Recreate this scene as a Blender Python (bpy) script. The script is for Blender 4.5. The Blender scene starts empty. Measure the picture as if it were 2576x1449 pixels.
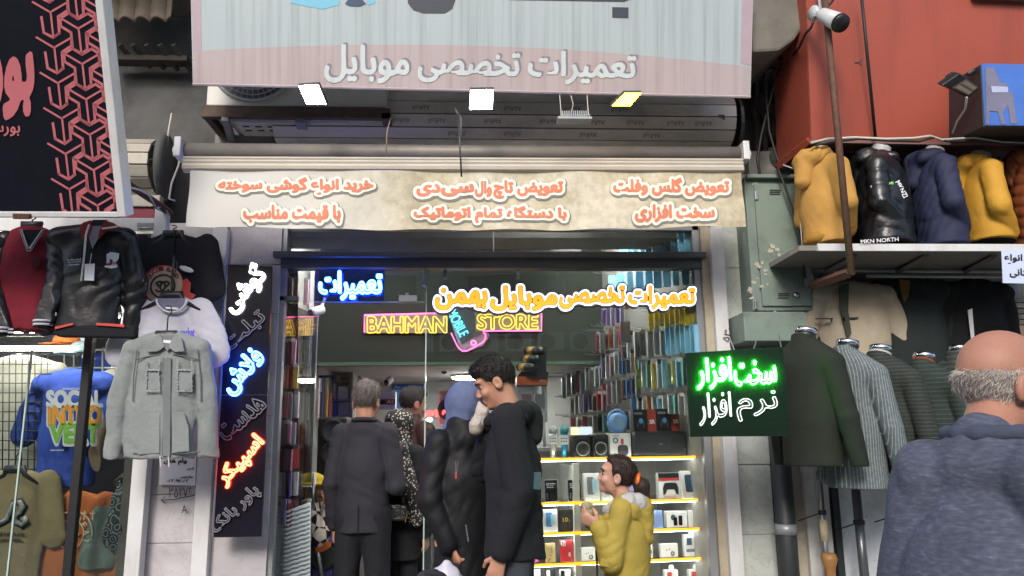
import bpy, bmesh, math, random, unicodedata
import numpy as np
from mathutils import Vector, Matrix
from mathutils.geometry import delaunay_2d_cdt
R = math.radians
rnd = random.Random(7)
scene = bpy.context.scene
COL = scene.collection

# ---------------------------------------------------------------- camera
CAM = Vector((0, 0, 1.42)); FPX = 1935.0
YAW, PITCH, ROLL = R(3.0), R(11.0), R(0.6)
_f = Vector((math.sin(YAW)*math.cos(PITCH), math.cos(YAW)*math.cos(PITCH), math.sin(PITCH)))
_r0 = Vector((math.cos(YAW), -math.sin(YAW), 0)); _u0 = _r0.cross(_f)
_r = _r0*math.cos(ROLL) - _u0*math.sin(ROLL); _u = _u0*math.cos(ROLL) + _r0*math.sin(ROLL)
cam = bpy.data.cameras.new('camera'); cam.sensor_width = 36; cam.lens = 36*FPX/2576
cam.clip_start = .05; cam.clip_end = 500
camo = bpy.data.objects.new('camera', cam); COL.objects.link(camo)
camo.matrix_world = Matrix(((_r.x, _u.x, -_f.x, CAM.x), (_r.y, _u.y, -_f.y, CAM.y), (_r.z, _u.z, -_f.z, CAM.z), (0, 0, 0, 1)))
scene.camera = camo

# ---------------------------------------------------------------- world, sun, exposure
SUN_EL, SUN_ROT = R(34), R(196)
w = bpy.data.worlds.new('World'); scene.world = w; w.use_nodes = True
_nt = w.node_tree
_sky = _nt.nodes.new('ShaderNodeTexSky'); _sky.sky_type = 'NISHITA'; _sky.sun_disc = False
_sky.sun_elevation = SUN_EL; _sky.sun_rotation = SUN_ROT; _sky.dust_density = 2.5; _sky.air_density = 1.0
_nt.links.new(_sky.outputs[0], _nt.nodes['Background'].inputs[0])
_nt.nodes['Background'].inputs[1].default_value = 0.14
sun = bpy.data.lights.new('sun', 'SUN'); sun.energy = 1.3; sun.angle = R(16); sun.color = (1, .95, .88)
suno = bpy.data.objects.new('sun', sun); COL.objects.link(suno)
_sd = Vector((math.sin(SUN_ROT)*math.cos(SUN_EL), math.cos(SUN_ROT)*math.cos(SUN_EL), math.sin(SUN_EL)))
suno.rotation_euler = _sd.to_track_quat('Z', 'Y').to_euler()
vs = scene.view_settings; vs.view_transform = 'Standard'; vs.look = 'None'; vs.exposure = 0.92; vs.gamma = 1
scene.cycles.use_denoising = True
scene.cycles.max_bounces = 7; scene.cycles.diffuse_bounces = 3; scene.cycles.glossy_bounces = 3
scene.cycles.transparent_max_bounces = 24; scene.cycles.transmission_bounces = 4
scene.cycles.caustics_reflective = False; scene.cycles.caustics_refractive = False
scene.cycles.sample_clamp_indirect = 6; scene.cycles.use_adaptive_sampling = True

# ---------------------------------------------------------------- where a point of the 2576 x 1449 view lies on a plane of the place
def ray(px, py):
    return _f + _r*((px-1288)/FPX) - _u*((py-724.5)/FPX)
def V(px, py, Y):
    d = ray(px, py)
    if isinstance(Y, tuple):
        q, n = Y
        return CAM + d*((q-CAM).dot(n)/d.dot(n))
    return CAM + d*((Y-CAM.y)/d.y)
def nrm(Y):
    return Y[1] if isinstance(Y, tuple) else Vector((0, -1, 0))
def MPP(Y):
    return Y/FPX*1.03
def tilt(px, py, Y, deg, yaw=0):
    n = Vector((math.sin(R(yaw))*math.cos(R(deg)), -math.cos(R(deg))*math.cos(R(yaw)), -math.sin(R(deg))))
    return (V(px, py, Y), n)

# ---------------------------------------------------------------- objects
class MB:
    def __init__(s): s.v = []; s.f = []
    def add(s, vs, fs):
        o = len(s.v); s.v += [tuple(p) for p in vs]; s.f += [tuple(i+o for i in f) for f in fs]; return s
    def box(s, a, b):
        x0, y0, z0 = [min(p, q) for p, q in zip(a, b)]; x1, y1, z1 = [max(p, q) for p, q in zip(a, b)]
        return s.add([(x0,y0,z0),(x1,y0,z0),(x1,y1,z0),(x0,y1,z0),(x0,y0,z1),(x1,y0,z1),(x1,y1,z1),(x0,y1,z1)],
                     [(0,3,2,1),(4,5,6,7),(0,1,5,4),(1,2,6,5),(2,3,7,6),(3,0,4,7)])
    def px(s, x0, y0, x1, y1, Y, dep):                     # upright box whose front face fills that part of plane Y
        a = V(x0, (y0+y1)/2, Y).x; b = V(x1, (y0+y1)/2, Y).x
        t = V((x0+x1)/2, y0, Y).z; u = V((x0+x1)/2, y1, Y).z
        return s.box((a, Y, u), (b, Y+dep, t))
    def obox(s, c, half, ax):                              # box with its own axes
        ax = [Vector(a).normalized() for a in ax]; c = Vector(c)
        vs = [c + ax[0]*half[0]*i + ax[1]*half[1]*j + ax[2]*half[2]*k for k in (-1, 1) for j in (-1, 1) for i in (-1, 1)]
        return s.add(vs, [(0,2,3,1),(4,5,7,6),(0,1,5,4),(1,3,7,5),(3,2,6,7),(2,0,4,6)])
    def prism(s, pts, off):                                # polygon with thickness off (a vector)
        n = len(pts); off = Vector(off); P = [Vector(p) for p in pts]
        return s.add(P+[p+off for p in P], [tuple(range(n)), tuple(range(2*n-1, n-1, -1))] +
                     [(i, (i+1) % n, n+(i+1) % n, n+i) for i in range(n)][::1])
    def ppoly(s, pts, Y, th, lift=0):                      # polygon given in view points on plane Y
        n = nrm(Y)
        return s.prism([V(x, y, Y)+n*lift for x, y in pts], -n*th)
    def tube(s, pts, r, n=6, closed=False, cap=True):
        P = [Vector(p) for p in pts]; m = len(P)
        rr = r if isinstance(r, (list, tuple)) else [r]*m
        vs = []; ref = None
        for i in range(m):
            if closed: t = P[(i+1) % m]-P[i-1]
            else: t = P[min(i+1, m-1)]-P[max(i-1, 0)]
            if t.length < 1e-9: t = Vector((0, 0, 1))
            t.normalize()
            if ref is None: ref = Vector((0, 1, 0)) if abs(t.y) < .9 else Vector((1, 0, 0))
            a = ref - t*ref.dot(t)
            if a.length < 1e-6: a = t.orthogonal()
            a.normalize(); ref = a; b = t.cross(a)
            vs += [P[i] + (a*math.cos(2*math.pi*k/n) + b*math.sin(2*math.pi*k/n))*rr[i] for k in range(n)]
        fs = []
        for i in range(m if closed else m-1):
            j = (i+1) % m
            fs += [(i*n+k, i*n+(k+1) % n, j*n+(k+1) % n, j*n+k) for k in range(n)]
        if not closed and cap: fs += [tuple(range(n-1, -1, -1)), tuple(range((m-1)*n, m*n))]
        return s.add(vs, fs)
    def lathe(s, c, prof, ax=(0, 0, 1), n=20):             # prof: list of (radius, height along ax)
        ax = Vector(ax).normalized(); a = ax.orthogonal().normalized(); b = ax.cross(a); c = Vector(c)
        vs = [c + ax*h + (a*math.cos(2*math.pi*k/n)+b*math.sin(2*math.pi*k/n))*max(r, 1e-4) for r, h in prof for k in range(n)]
        m = len(prof)
        fs = [(i*n+k, i*n+(k+1) % n, (i+1)*n+(k+1) % n, (i+1)*n+k) for i in range(m-1) for k in range(n)]
        fs += [tuple(range(n-1, -1, -1)), tuple(range((m-1)*n, m*n))]
        return s.add(vs, fs)
    def ball(s, c, r, ax=None, n=14):
        c = Vector(c); r = (r, r, r) if not isinstance(r, (tuple, list)) else r
        ax = ax or (Vector((1, 0, 0)), Vector((0, 1, 0)), Vector((0, 0, 1)))
        vs = []; m = n//2
        for i in range(m+1):
            t = math.pi*i/m
            for k in range(n):
                q = 2*math.pi*k/n
                vs.append(c + ax[0]*(r[0]*math.sin(t)*math.cos(q)) + ax[1]*(r[1]*math.sin(t)*math.sin(q)) + ax[2]*(r[2]*math.cos(t)))
        return s.add(vs, [(i*n+k, (i+1)*n+k, (i+1)*n+(k+1) % n, i*n+(k+1) % n) for i in range(m) for k in range(n)])
    def grid(s, fn, nu, nv):                               # sheet fn(u, v)
        vs = [fn(i/nu, j/nv) for j in range(nv+1) for i in range(nu+1)]
        return s.add(vs, [(j*(nu+1)+i, j*(nu+1)+i+1, (j+1)*(nu+1)+i+1, (j+1)*(nu+1)+i) for j in range(nv) for i in range(nu)])

def link(o, parent=None):
    COL.objects.link(o)
    if parent is not None:
        o.parent = parent; o.matrix_parent_inverse = Matrix.Translation(parent.location).inverted() if parent.type == 'EMPTY' else Matrix()
    return o
def obj(name, mb, m, parent=None, smooth=False, bevel=0, solid=0):
    me = bpy.data.meshes.new(name); me.from_pydata(mb.v, [], mb.f); me.validate()
    bm = bmesh.new(); bm.from_mesh(me); bmesh.ops.recalc_face_normals(bm, faces=bm.faces); bm.to_mesh(me); bm.free()
    if smooth: me.polygons.foreach_set('use_smooth', [True]*len(me.polygons))
    me.materials.append(m); o = bpy.data.objects.new(name, me); link(o, parent)
    if bevel:
        b = o.modifiers.new('bevel', 'BEVEL'); b.width = bevel; b.segments = 2; b.limit_method = 'ANGLE'
    if solid:
        b = o.modifiers.new('solid', 'SOLIDIFY'); b.thickness = solid
    return o
def tag(o, label, cat, group=None):
    o['label'] = label; o['category'] = cat
    if group: o['group'] = group
    return o
def thing(name, label, cat, loc=(0, 0, 0), group=None):
    o = bpy.data.objects.new(name, None); o.location = loc; o.empty_display_size = .1; COL.objects.link(o)
    return tag(o, label, cat, group)
def struct(name, mb, m, **k):
    o = obj(name, mb, m, **k); o['kind'] = 'structure'; return o
def dup(root, d, label=None, group=None, mats=None):       # a copy of a thing and its parts, moved by d
    r = root.copy(); COL.objects.link(r); r.location = root.location + Vector(d)
    if label: r['label'] = label
    if group: r['group'] = group
    def rec(src, dst):
        for ch in list(src.children):
            c = ch.copy(); COL.objects.link(c); c.parent = dst; c.matrix_parent_inverse = ch.matrix_parent_inverse
            if mats and ch.name.split('.')[0] in mats:
                c.material_slots[0].link = 'OBJECT'; c.material_slots[0].material = mats[ch.name.split('.')[0]]
            rec(ch, c)
    rec(root, r)
    return r

# ---------------------------------------------------------------- materials
def lin(h):
    h = h.lstrip('#'); c = [int(h[i:i+2], 16)/255 for i in (0, 2, 4)]
    return tuple(x/12.92 if x <= .04045 else ((x+.055)/1.055)**2.4 for x in c)
_mats = {}
def M(name, col, rough=.6, metal=0, var=.12, vs=6, bump=0, bs=60, stretch=(1, 1, 1), spec=.5, dirt=None, dirt_s=2.5, dirt_a=.5, sheen=0, dstretch=(1, 1, 1), coat=0, sub=0):
    if name in _mats: return _mats[name]
    col = lin(col) if isinstance(col, str) else col
    m = bpy.data.materials.new(name); m.use_nodes = True; nt = m.node_tree; N = nt.nodes.new; L = nt.links.new
    b = nt.nodes['Principled BSDF']
    b.inputs['Roughness'].default_value = rough; b.inputs['Metallic'].default_value = metal
    b.inputs['Specular IOR Level'].default_value = spec
    if sheen: b.inputs['Sheen Weight'].default_value = sheen
    if coat: b.inputs['Coat Weight'].default_value = coat
    if sub: b.inputs['Subsurface Weight'].default_value = sub; b.inputs['Subsurface Radius'].default_value = (.012, .005, .003)
    tc = N('ShaderNodeTexCoord'); mp = N('ShaderNodeMapping'); mp.inputs['Scale'].default_value = stretch
    L(tc.outputs['Object'], mp.inputs[0])
    out = None
    if var:
        nz = N('ShaderNodeTexNoise'); nz.inputs['Scale'].default_value = vs; nz.inputs['Detail'].default_value = 6; nz.inputs['Roughness'].default_value = .65
        L(mp.outputs[0], nz.inputs[0])
        rp = N('ShaderNodeValToRGB'); rp.color_ramp.elements[0].position = .3; rp.color_ramp.elements[1].position = .7
        rp.color_ramp.elements[0].color = tuple(c*(1-var) for c in col)+(1,); rp.color_ramp.elements[1].color = tuple(min(1, c*(1+var)) for c in col)+(1,)
        L(nz.outputs[0], rp.inputs[0]); out = rp.outputs[0]
    if dirt is not None:
        d = lin(dirt) if isinstance(dirt, str) else dirt
        n2 = N('ShaderNodeTexNoise'); n2.inputs['Scale'].default_value = dirt_s; n2.inputs['Detail'].default_value = 9; n2.inputs['Roughness'].default_value = .7
        mp2 = N('ShaderNodeMapping'); mp2.inputs['Scale'].default_value = dstretch; L(tc.outputs['Object'], mp2.inputs[0]); L(mp2.outputs[0], n2.inputs[0])
        r2 = N('ShaderNodeMapRange'); r2.inputs[1].default_value = .48; r2.inputs[2].default_value = .72; r2.inputs[4].default_value = dirt_a
        L(n2.outputs[0], r2.inputs[0])
        mx = N('ShaderNodeMix'); mx.data_type = 'RGBA'; L(r2.outputs[0], mx.inputs['Factor'])
        if out: L(out, mx.inputs['A'])
        else: mx.inputs['A'].default_value = col+(1,)
        mx.inputs['B'].default_value = d+(1,); out = mx.outputs['Result']
    if out: L(out, b.inputs['Base Color'])
    else: b.inputs['Base Color'].default_value = col+(1,)
    if bump:
        n3 = N('ShaderNodeTexNoise'); n3.inputs['Scale'].default_value = bs; n3.inputs['Detail'].default_value = 4; L(mp.outputs[0], n3.inputs[0])
        bp = N('ShaderNodeBump'); bp.inputs['Strength'].default_value = bump; bp.inputs['Distance'].default_value = .01
        L(n3.outputs[0], bp.inputs['Height']); L(bp.outputs[0], b.inputs['Normal'])
    _mats[name] = m
    return m
def E(name, col, strength, base=None):
    if name in _mats: return _mats[name]
    col = lin(col) if isinstance(col, str) else col
    m = bpy.data.materials.new(name); m.use_nodes = True; b = m.node_tree.nodes['Principled BSDF']
    b.inputs['Base Color'].default_value = (base or tuple(c*.6+.05 for c in col))+(1,)
    b.inputs['Emission Color'].default_value = col+(1,); b.inputs['Emission Strength'].default_value = strength
    _mats[name] = m
    return m
def GLASS(name, tint=(1, 1, 1), fac=1.0, rough=0.0, lo=.03):
    if name in _mats: return _mats[name]
    m = bpy.data.materials.new(name); m.use_nodes = True; nt = m.node_tree; N = nt.nodes.new; L = nt.links.new
    for n in list(nt.nodes): nt.nodes.remove(n)
    o = N('ShaderNodeOutputMaterial'); mx = N('ShaderNodeMixShader'); t = N('ShaderNodeBsdfTransparent'); g = N('ShaderNodeBsdfGlossy')
    t.inputs[0].default_value = tint+(1,); g.inputs['Roughness'].default_value = rough
    lw = N('ShaderNodeFresnel'); lw.inputs[0].default_value = 1.5
    mt = N('ShaderNodeMath'); mt.operation = 'MULTIPLY_ADD'; mt.inputs[1].default_value = fac; mt.inputs[2].default_value = lo; mt.use_clamp = True
    L(lw.outputs[0], mt.inputs[0]); L(mt.outputs[0], mx.inputs[0]); L(t.outputs[0], mx.inputs[1]); L(g.outputs[0], mx.inputs[2]); L(mx.outputs[0], o.inputs[0])
    _mats[name] = m
    return m
def node_mat(name, fn, rough=.7, **k):                     # fn(N, L, texcoord) -> colour socket
    if name in _mats: return _mats[name]
    m = bpy.data.materials.new(name); m.use_nodes = True; nt = m.node_tree
    b = nt.nodes['Principled BSDF']; b.inputs['Roughness'].default_value = rough
    for kk, v in k.items(): b.inputs[kk].default_value = v
    tc = nt.nodes.new('ShaderNodeTexCoord')
    nt.links.new(fn(nt.nodes.new, nt.links.new, tc.outputs['Object']), b.inputs['Base Color'])
    _mats[name] = m
    return m
def ramp(N, stops, const=False):
    r = N('ShaderNodeValToRGB'); cr = r.color_ramp
    if const: cr.interpolation = 'CONSTANT'
    while len(cr.elements) < len(stops): cr.elements.new(.5)
    for e, (p, c) in zip(cr.elements, stops):
        e.position = p; e.color = (lin(c) if isinstance(c, str) else c)+(1,)
    return r

# ---------------------------------------------------------------- lettering: shaped text -> distance field -> clean outlines
FORMS = {}
for cp in list(range(0xFB50, 0xFDFF))+list(range(0xFE70, 0xFEFD)):
    d = unicodedata.decomposition(chr(cp)).split()
    if len(d) == 2 and d[0] in ('<isolated>', '<initial>', '<medial>', '<final>'):
        FORMS.setdefault(chr(int(d[1], 16)), {})[d[0][1:-1]] = chr(cp)
def shape(s):
    if not any(0x600 <= ord(c) < 0x700 for c in s): return s
    out = []; i = 0; pj = False
    while i < len(s):
        c = s[i]; nx = s[i+1] if i+1 < len(s) else ''
        if c == 'ل' and nx == 'ا':
            out.append('\uFEFC' if pj else '\uFEFB'); pj = False; i += 2; continue
        if c not in FORMS: out.append(c); pj = False; i += 1; continue
        nj = 'initial' in FORMS[c] and nx in FORMS
        f = 'medial' if pj and nj else 'final' if pj else 'initial' if nj else 'isolated'
        out.append(FORMS[c].get(f, c)); pj = nj; i += 1
    r = ''.join(reversed(out))
    import re
    return re.sub('[0-9۰-۹٠-٩]+', lambda m: m.group(0)[::-1], r)
_txt = {}
def text_field(s, h=.014, mar=.40):
    if s in _txt: return _txt[s]
    cu = bpy.data.curves.new('t', 'FONT'); cu.body = shape(s); cu.size = 1; cu.resolution_u = 4
    o = bpy.data.objects.new('t', cu); COL.objects.link(o)
    me = bpy.data.meshes.new_from_object(o.evaluated_get(bpy.context.evaluated_depsgraph_get()))
    me.calc_loop_triangles()
    co = np.array([v.co[:2] for v in me.vertices]); tr = [tuple(t.vertices) for t in me.loop_triangles]
    bpy.data.objects.remove(o); bpy.data.curves.remove(cu); bpy.data.meshes.remove(me)
    lo = co.min(0)-mar; hi = co.max(0)+mar
    nx, ny = [int(math.ceil(v/h))+1 for v in (hi-lo)]
    m = np.zeros((nx, ny), bool)
    for a, b, c in tr:
        A, B, C = (co[a]-lo)/h, (co[b]-lo)/h, (co[c]-lo)/h
        i0, j0 = np.maximum(np.floor(np.minimum(np.minimum(A, B), C)).astype(int), 0); i1, j1 = np.ceil(np.maximum(np.maximum(A, B), C)).astype(int)+1
        I, J = np.meshgrid(np.arange(i0, i1), np.arange(j0, j1), indexing='ij')
        e = lambda P, Q: (Q[0]-P[0])*(J-P[1])-(Q[1]-P[1])*(I-P[0])
        w0, w1, w2 = e(A, B), e(B, C), e(C, A)
        ins = ((w0 >= -1e-6) & (w1 >= -1e-6) & (w2 >= -1e-6)) | ((w0 <= 1e-6) & (w1 <= 1e-6) & (w2 <= 1e-6))
        m[i0:i1, j0:j1][ins[:nx-i0, :ny-j0]] = True
    def dist(mask, Rr):                                    # exact within Rr cells, one axis at a time
        G = np.where(mask, 0.0, 1e4)
        for ax in (0, 1):
            P = np.pad(G**2 if ax == 0 else G, [(Rr, Rr) if k == ax else (0, 0) for k in (0, 1)], constant_values=1e8); n_ = mask.shape[ax]; best = None
            for q in range(-Rr, Rr+1):
                c = (P[Rr+q:Rr+q+n_] if ax == 0 else P[:, Rr+q:Rr+q+n_])+q*q
                best = c if best is None else np.minimum(best, c)
            G = best
        return np.minimum(np.sqrt(G), Rr+1)
    D = np.where(m, -(dist(~m, 6)-.5), dist(m, 26)-.5)*h
    for _ in range(2):
        P = np.pad(D, 1, mode='edge')
        D = (P[:-2, 1:-1]+P[2:, 1:-1]+P[1:-1, :-2]+P[1:-1, 2:]+2*P[1:-1, 1:-1])/6
    r = (D, lo, h, co.min(0), co.max(0)); _txt[s] = r
    return r
def contours(D, lo, h, iso):
    f = D-iso; ins = f < 0; ins[0, :] = ins[-1, :] = False; ins[:, 0] = ins[:, -1] = False
    c = ins[:-1, :-1]*1+ins[1:, :-1]*2+ins[1:, 1:]*4+ins[:-1, 1:]*8
    I, J = np.nonzero((c > 0) & (c < 15))
    T = {1: [(3, 0)], 2: [(0, 1)], 3: [(3, 1)], 4: [(1, 2)], 5: [(3, 2), (1, 0)], 6: [(0, 2)], 7: [(3, 2)], 8: [(2, 3)], 9: [(2, 0)],
         10: [(0, 3), (2, 1)], 11: [(2, 1)], 12: [(1, 3)], 13: [(1, 0)], 14: [(0, 3)]}
    nxt = {}
    def key(i, j, e): return [(i, j, 0), (i+1, j, 1), (i, j+1, 0), (i, j, 1)][e]
    for i, j in zip(I.tolist(), J.tolist()):
        for a, b in T[int(c[i, j])]: nxt[key(i, j, a)] = key(i, j, b)
    def pos(k):
        i, j, d = k; a = f[i, j]; b = f[i+1, j] if d == 0 else f[i, j+1]
        t = a/(a-b) if a != b else .5
        t = min(max(t, .02), .98)
        return (lo[0]+(i+(t if d == 0 else 0))*h, lo[1]+(j+(t if d == 1 else 0))*h)
    loops = []
    while nxt:
        k0 = next(iter(nxt)); k = k0; L = []
        while k in nxt:
            L.append(pos(k)); k = nxt.pop(k)
        if len(L) > 7: loops.append(L)
    out = []
    for L in loops:
        P = np.array(L)
        P = (np.roll(P, 1, 0)+2*P+np.roll(P, -1, 0))/4
        keep = [0]
        for i in range(1, len(P)):
            a = P[keep[-1]]; b = P[(i+1) % len(P)]; ab = b-a; L2 = math.hypot(*ab)
            dd = abs(ab[0]*(P[i]-a)[1]-ab[1]*(P[i]-a)[0])/L2 if L2 > 0 else 1
            if dd > h*.16 or math.hypot(*(P[i]-a)) > h*8: keep.append(i)
        if len(keep) > 3: out.append(P[keep])
    return out
def text_loops(s, x0, y0, x1, y1, iso=0, rot=0):           # outlines in view points filling the given rectangle (turned by rot)
    D, lo, h, mn, mx = text_field(s)
    cx, cy = (x0+x1)/2, (y0+y1)/2; W, H = x1-x0, y1-y0; ca, sa = math.cos(R(rot)), math.sin(R(rot))
    res = []
    for P in contours(D, lo, h, iso):
        u = (P[:, 0]-(mn[0]+mx[0])/2)/(mx[0]-mn[0])*W; v = (P[:, 1]-(mn[1]+mx[1])/2)/(mx[1]-mn[1])*H
        res.append(np.stack([cx+u*ca-v*sa, cy-u*sa-v*ca], 1))
    return res
def fill_loops(mb, loops, Y, lift, th):
    n = nrm(Y)
    L3 = [[V(x, y, Y)+n*lift for x, y in L] for L in loops]
    flat = [p for L in L3 for p in L]; N0 = len(flat); edges = []; o = 0
    for L in L3:
        k = len(L); edges += [(o+i, o+(i+1) % k) for i in range(k)]; o += k
    cdt = delaunay_2d_cdt([Vector((float(x), float(y))) for L in loops for x, y in L], edges, [], 0, 1e-5)
    v2 = np.array([tuple(v) for v in cdt[0]]); T3 = np.array([t for t in cdt[2] if len(t) == 3])
    ce = v2[T3].mean(1); odd = np.zeros(len(ce), int)
    for L in loops:
        a, b = L, np.roll(L, -1, 0)
        for p0 in range(0, len(ce), 4000):
            x, y = ce[p0:p0+4000, 0][:, None], ce[p0:p0+4000, 1][:, None]
            odd[p0:p0+4000] += (((a[:, 1] > y) != (b[:, 1] > y)) & (x < (b[:, 0]-a[:, 0])*(y-a[:, 1])/(b[:, 1]-a[:, 1]+1e-12)+a[:, 0])).sum(1)
    base = len(flat)*(2 if th else 1)
    mb.add([V(x, y, Y)+n*lift for x, y in v2], [tuple(t) for t in T3[odd % 2 == 1].tolist()])
    fs = []; vs = []
    if th:
        vs = flat+[p-n*th for p in flat]; o = 0
        for L in L3:
            k = len(L); fs += [(o+i, o+(i+1) % k, N0+o+(i+1) % k, N0+o+i) for i in range(k)]; o += k
    mb.add(vs, fs)
    return mb
def word(s, x0, y0, x1, y1, Y, m, parent=None, iso=0, lift=.002, th=.0015, rot=0, name='lettering'):
    return obj(name, fill_loops(MB(), text_loops(s, x0, y0, x1, y1, iso, rot), Y, lift, th), m, parent)
def neon(s, x0, y0, x1, y1, Y, m, parent=None, iso=0, lift=.012, r=.004, rot=0, name='neon_tube'):
    mb = MB(); n = nrm(Y)
    for L in text_loops(s, x0, y0, x1, y1, iso, rot):
        mb.tube([V(x, y, Y)+n*lift for x, y in L], r, 5, closed=True)
    return obj(name, mb, m, parent, smooth=True)

# ---------------------------------------------------------------- soft bodies and cloth: distance fields turned into one surface
class SDF:
    def __init__(s, lo, hi, h=.008):
        s.lo = np.array(lo, float); s.h = h; s.n = np.ceil((np.array(hi)-s.lo)/h).astype(int)+2
        s.d = np.full(tuple(s.n), 1.0, np.float32)
        s.ax = [(s.lo[i]+np.arange(s.n[i])*h).astype(np.float32) for i in range(3)]
    def win(s, lo, hi):
        a = np.clip(np.floor((np.array(lo)-s.lo)/s.h).astype(int), 0, s.n); b = np.clip(np.ceil((np.array(hi)-s.lo)/s.h).astype(int)+1, 0, s.n)
        sl = tuple(slice(i, j) for i, j in zip(a, b))
        if any(j <= i for i, j in zip(a, b)): return None
        return sl, s.ax[0][sl[0]][:, None, None], s.ax[1][sl[1]][None, :, None], s.ax[2][sl[2]][None, None, :]
    def put(s, sl, d, k, sub=False):
        a = s.d[sl]
        if sub: a = -a
        hh = np.clip(.5+.5*(d-a)/k, 0, 1)
        q = d+(a-d)*hh-k*hh*(1-hh)
        s.d[sl] = -q if sub else q
        return s
    def cone(s, a, b, ra, rb=None, k=.02, flat=None, sub=False):
        rb = ra if rb is None else rb; a = np.array(a, float); b = np.array(b, float); m = max(ra, rb)+k+.03
        w_ = s.win(np.minimum(a, b)-m, np.maximum(a, b)+m)
        if w_ is None: return s
        sl, X, Y, Z = w_; ab = b-a; L2 = max(float(ab@ab), 1e-9)
        px, py, pz = X-a[0], Y-a[1], Z-a[2]
        t = np.clip((px*ab[0]+py*ab[1]+pz*ab[2])/L2, 0, 1)
        qx, qy, qz = px-ab[0]*t, py-ab[1]*t, pz-ab[2]*t
        d2 = qx*qx+qy*qy+qz*qz
        if flat:
            n = np.array(flat[0], float); n /= np.linalg.norm(n); c = qx*n[0]+qy*n[1]+qz*n[2]; d2 = d2+c*c*(flat[1]**2-1)
        return s.put(sl, np.sqrt(d2)-(ra+(rb-ra)*t), k, sub)
    def chain(s, pts, rs, k=.015, flat=None):
        for i in range(len(pts)-1): s.cone(pts[i], pts[i+1], rs[i], rs[i+1], k, flat)
        return s
    def ell(s, c, r, ax=None, k=.015, sub=False):
        c = np.array(c, float); ax = np.eye(3) if ax is None else np.array([np.array(v, float) for v in ax]); m = max(r)+k+.03
        w_ = s.win(c-m, c+m)
        if w_ is None: return s
        sl, X, Y, Z = w_; px, py, pz = X-c[0], Y-c[1], Z-c[2]; q = 0; g = 0
        for i in range(3):
            e = (px*ax[i][0]+py*ax[i][1]+pz*ax[i][2])/r[i]; q = q+e*e; g = g+(e/r[i])**2
        q = np.sqrt(q); g = np.sqrt(g)+1e-6
        return s.put(sl, q*(q-1)/g, k, sub)
    def cut(s, p, n, k=.004):                              # takes away the side n points to
        n = np.array(n, float); n /= np.linalg.norm(n); p = np.array(p, float)
        D = (s.ax[0][:, None, None]-p[0])*n[0]+(s.ax[1][None, :, None]-p[1])*n[1]+(s.ax[2][None, None, :]-p[2])*n[2]
        return s.put((slice(None),)*3, -D, k, True)
    def fold(s, amp, fr=(14, 14, 14), seed=1, n=4):        # creases: ridged waves bent by slower waves
        g = random.Random(seed); acc = 0
        X, Y, Z = s.ax[0][:, None, None], s.ax[1][None, :, None], s.ax[2][None, None, :]
        for i in range(n):
            v = [g.gauss(0, 1)*q*2.6 for q in fr]; ph = g.uniform(0, 6.28); u = [g.gauss(0, 9) for _ in range(3)]
            wv = np.sin(X*v[0]+Y*v[1]+Z*v[2]+ph+1.6*np.sin(X*u[0]+Y*u[1]+Z*u[2]+ph))
            acc = acc+(wv if i % 2 else 1-2*np.abs(wv))*np.clip(.55+.6*np.sin(X*u[1]+Y*u[2]+Z*u[0]+2*ph), 0, 1)
        s.d += (amp*acc/n*2.0).astype(np.float32); return s
    def rings(s, amp, step, z0=0, axis=2, wob=.02):
        Z = s.ax[2][None, None, :]; X = s.ax[0][:, None, None]; Y = s.ax[1][None, :, None]
        ph = (Z-z0+wob*np.sin(X*17+Y*13))/step*math.pi
        s.d += (amp*(1-np.abs(np.sin(ph))**.7)).astype(np.float32); return s
    def mesh(s, name, m, parent=None):
        d = s.d; d[0], d[-1], d[:, 0], d[:, -1], d[:, :, 0], d[:, :, -1] = 1, 1, 1, 1, 1, 1
        sg = d < 0; cnt = np.zeros(tuple(s.n-1), np.int8)
        cs = [(i, j, k) for i in (0, 1) for j in (0, 1) for k in (0, 1)]
        sl = lambda c: tuple(slice(c[i], s.n[i]-1+c[i]) for i in range(3))
        for c in cs: cnt += sg[sl(c)]
        mask = (cnt > 0) & (cnt < 8); I = np.argwhere(mask); acc = np.zeros((len(I), 3)); num = np.zeros(len(I))
        for c in cs:
            for axn in range(3):
                if c[axn]: continue
                c2 = list(c); c2[axn] = 1
                va = d[I[:, 0]+c[0], I[:, 1]+c[1], I[:, 2]+c[2]]; vb = d[I[:, 0]+c2[0], I[:, 1]+c2[1], I[:, 2]+c2[2]]
                x = (va < 0) != (vb < 0); t = np.where(x, va/np.where(x, va-vb, 1), 0)
                p = np.repeat(np.array([c], float), len(I), 0); p[:, axn] += t
                acc[x] += p[x]; num[x] += 1
        vid = np.full(tuple(s.n-1), -1, np.int64); vid[mask] = np.arange(len(I))
        co = s.lo+(I+acc/num[:, None])*s.h; Fs = []
        for axn in range(3):
            u, v_ = [(1, 2), (2, 0), (0, 1)][axn]
            A = [slice(1, -1)]*3; A[axn] = slice(0, -1); B = [slice(1, -1)]*3; B[axn] = slice(1, None)
            sa, sb = sg[tuple(A)], sg[tuple(B)]
            E_ = np.argwhere(sa != sb)
            if not len(E_): continue
            o = sa[E_[:, 0], E_[:, 1], E_[:, 2]]
            base = E_.copy(); base[:, u] += 1; base[:, v_] += 1
            def q(du, dv):
                z = base.copy(); z[:, u] += du; z[:, v_] += dv; return vid[z[:, 0], z[:, 1], z[:, 2]]
            f = np.stack([q(-1, -1), q(0, -1), q(0, 0), q(-1, 0)], 1)
            f[~o] = f[~o][:, ::-1]; Fs.append(f)
        Fs = np.concatenate(Fs)
        me = bpy.data.meshes.new(name); me.vertices.add(len(co)); me.vertices.foreach_set('co', co.ravel().astype(np.float32))
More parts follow.
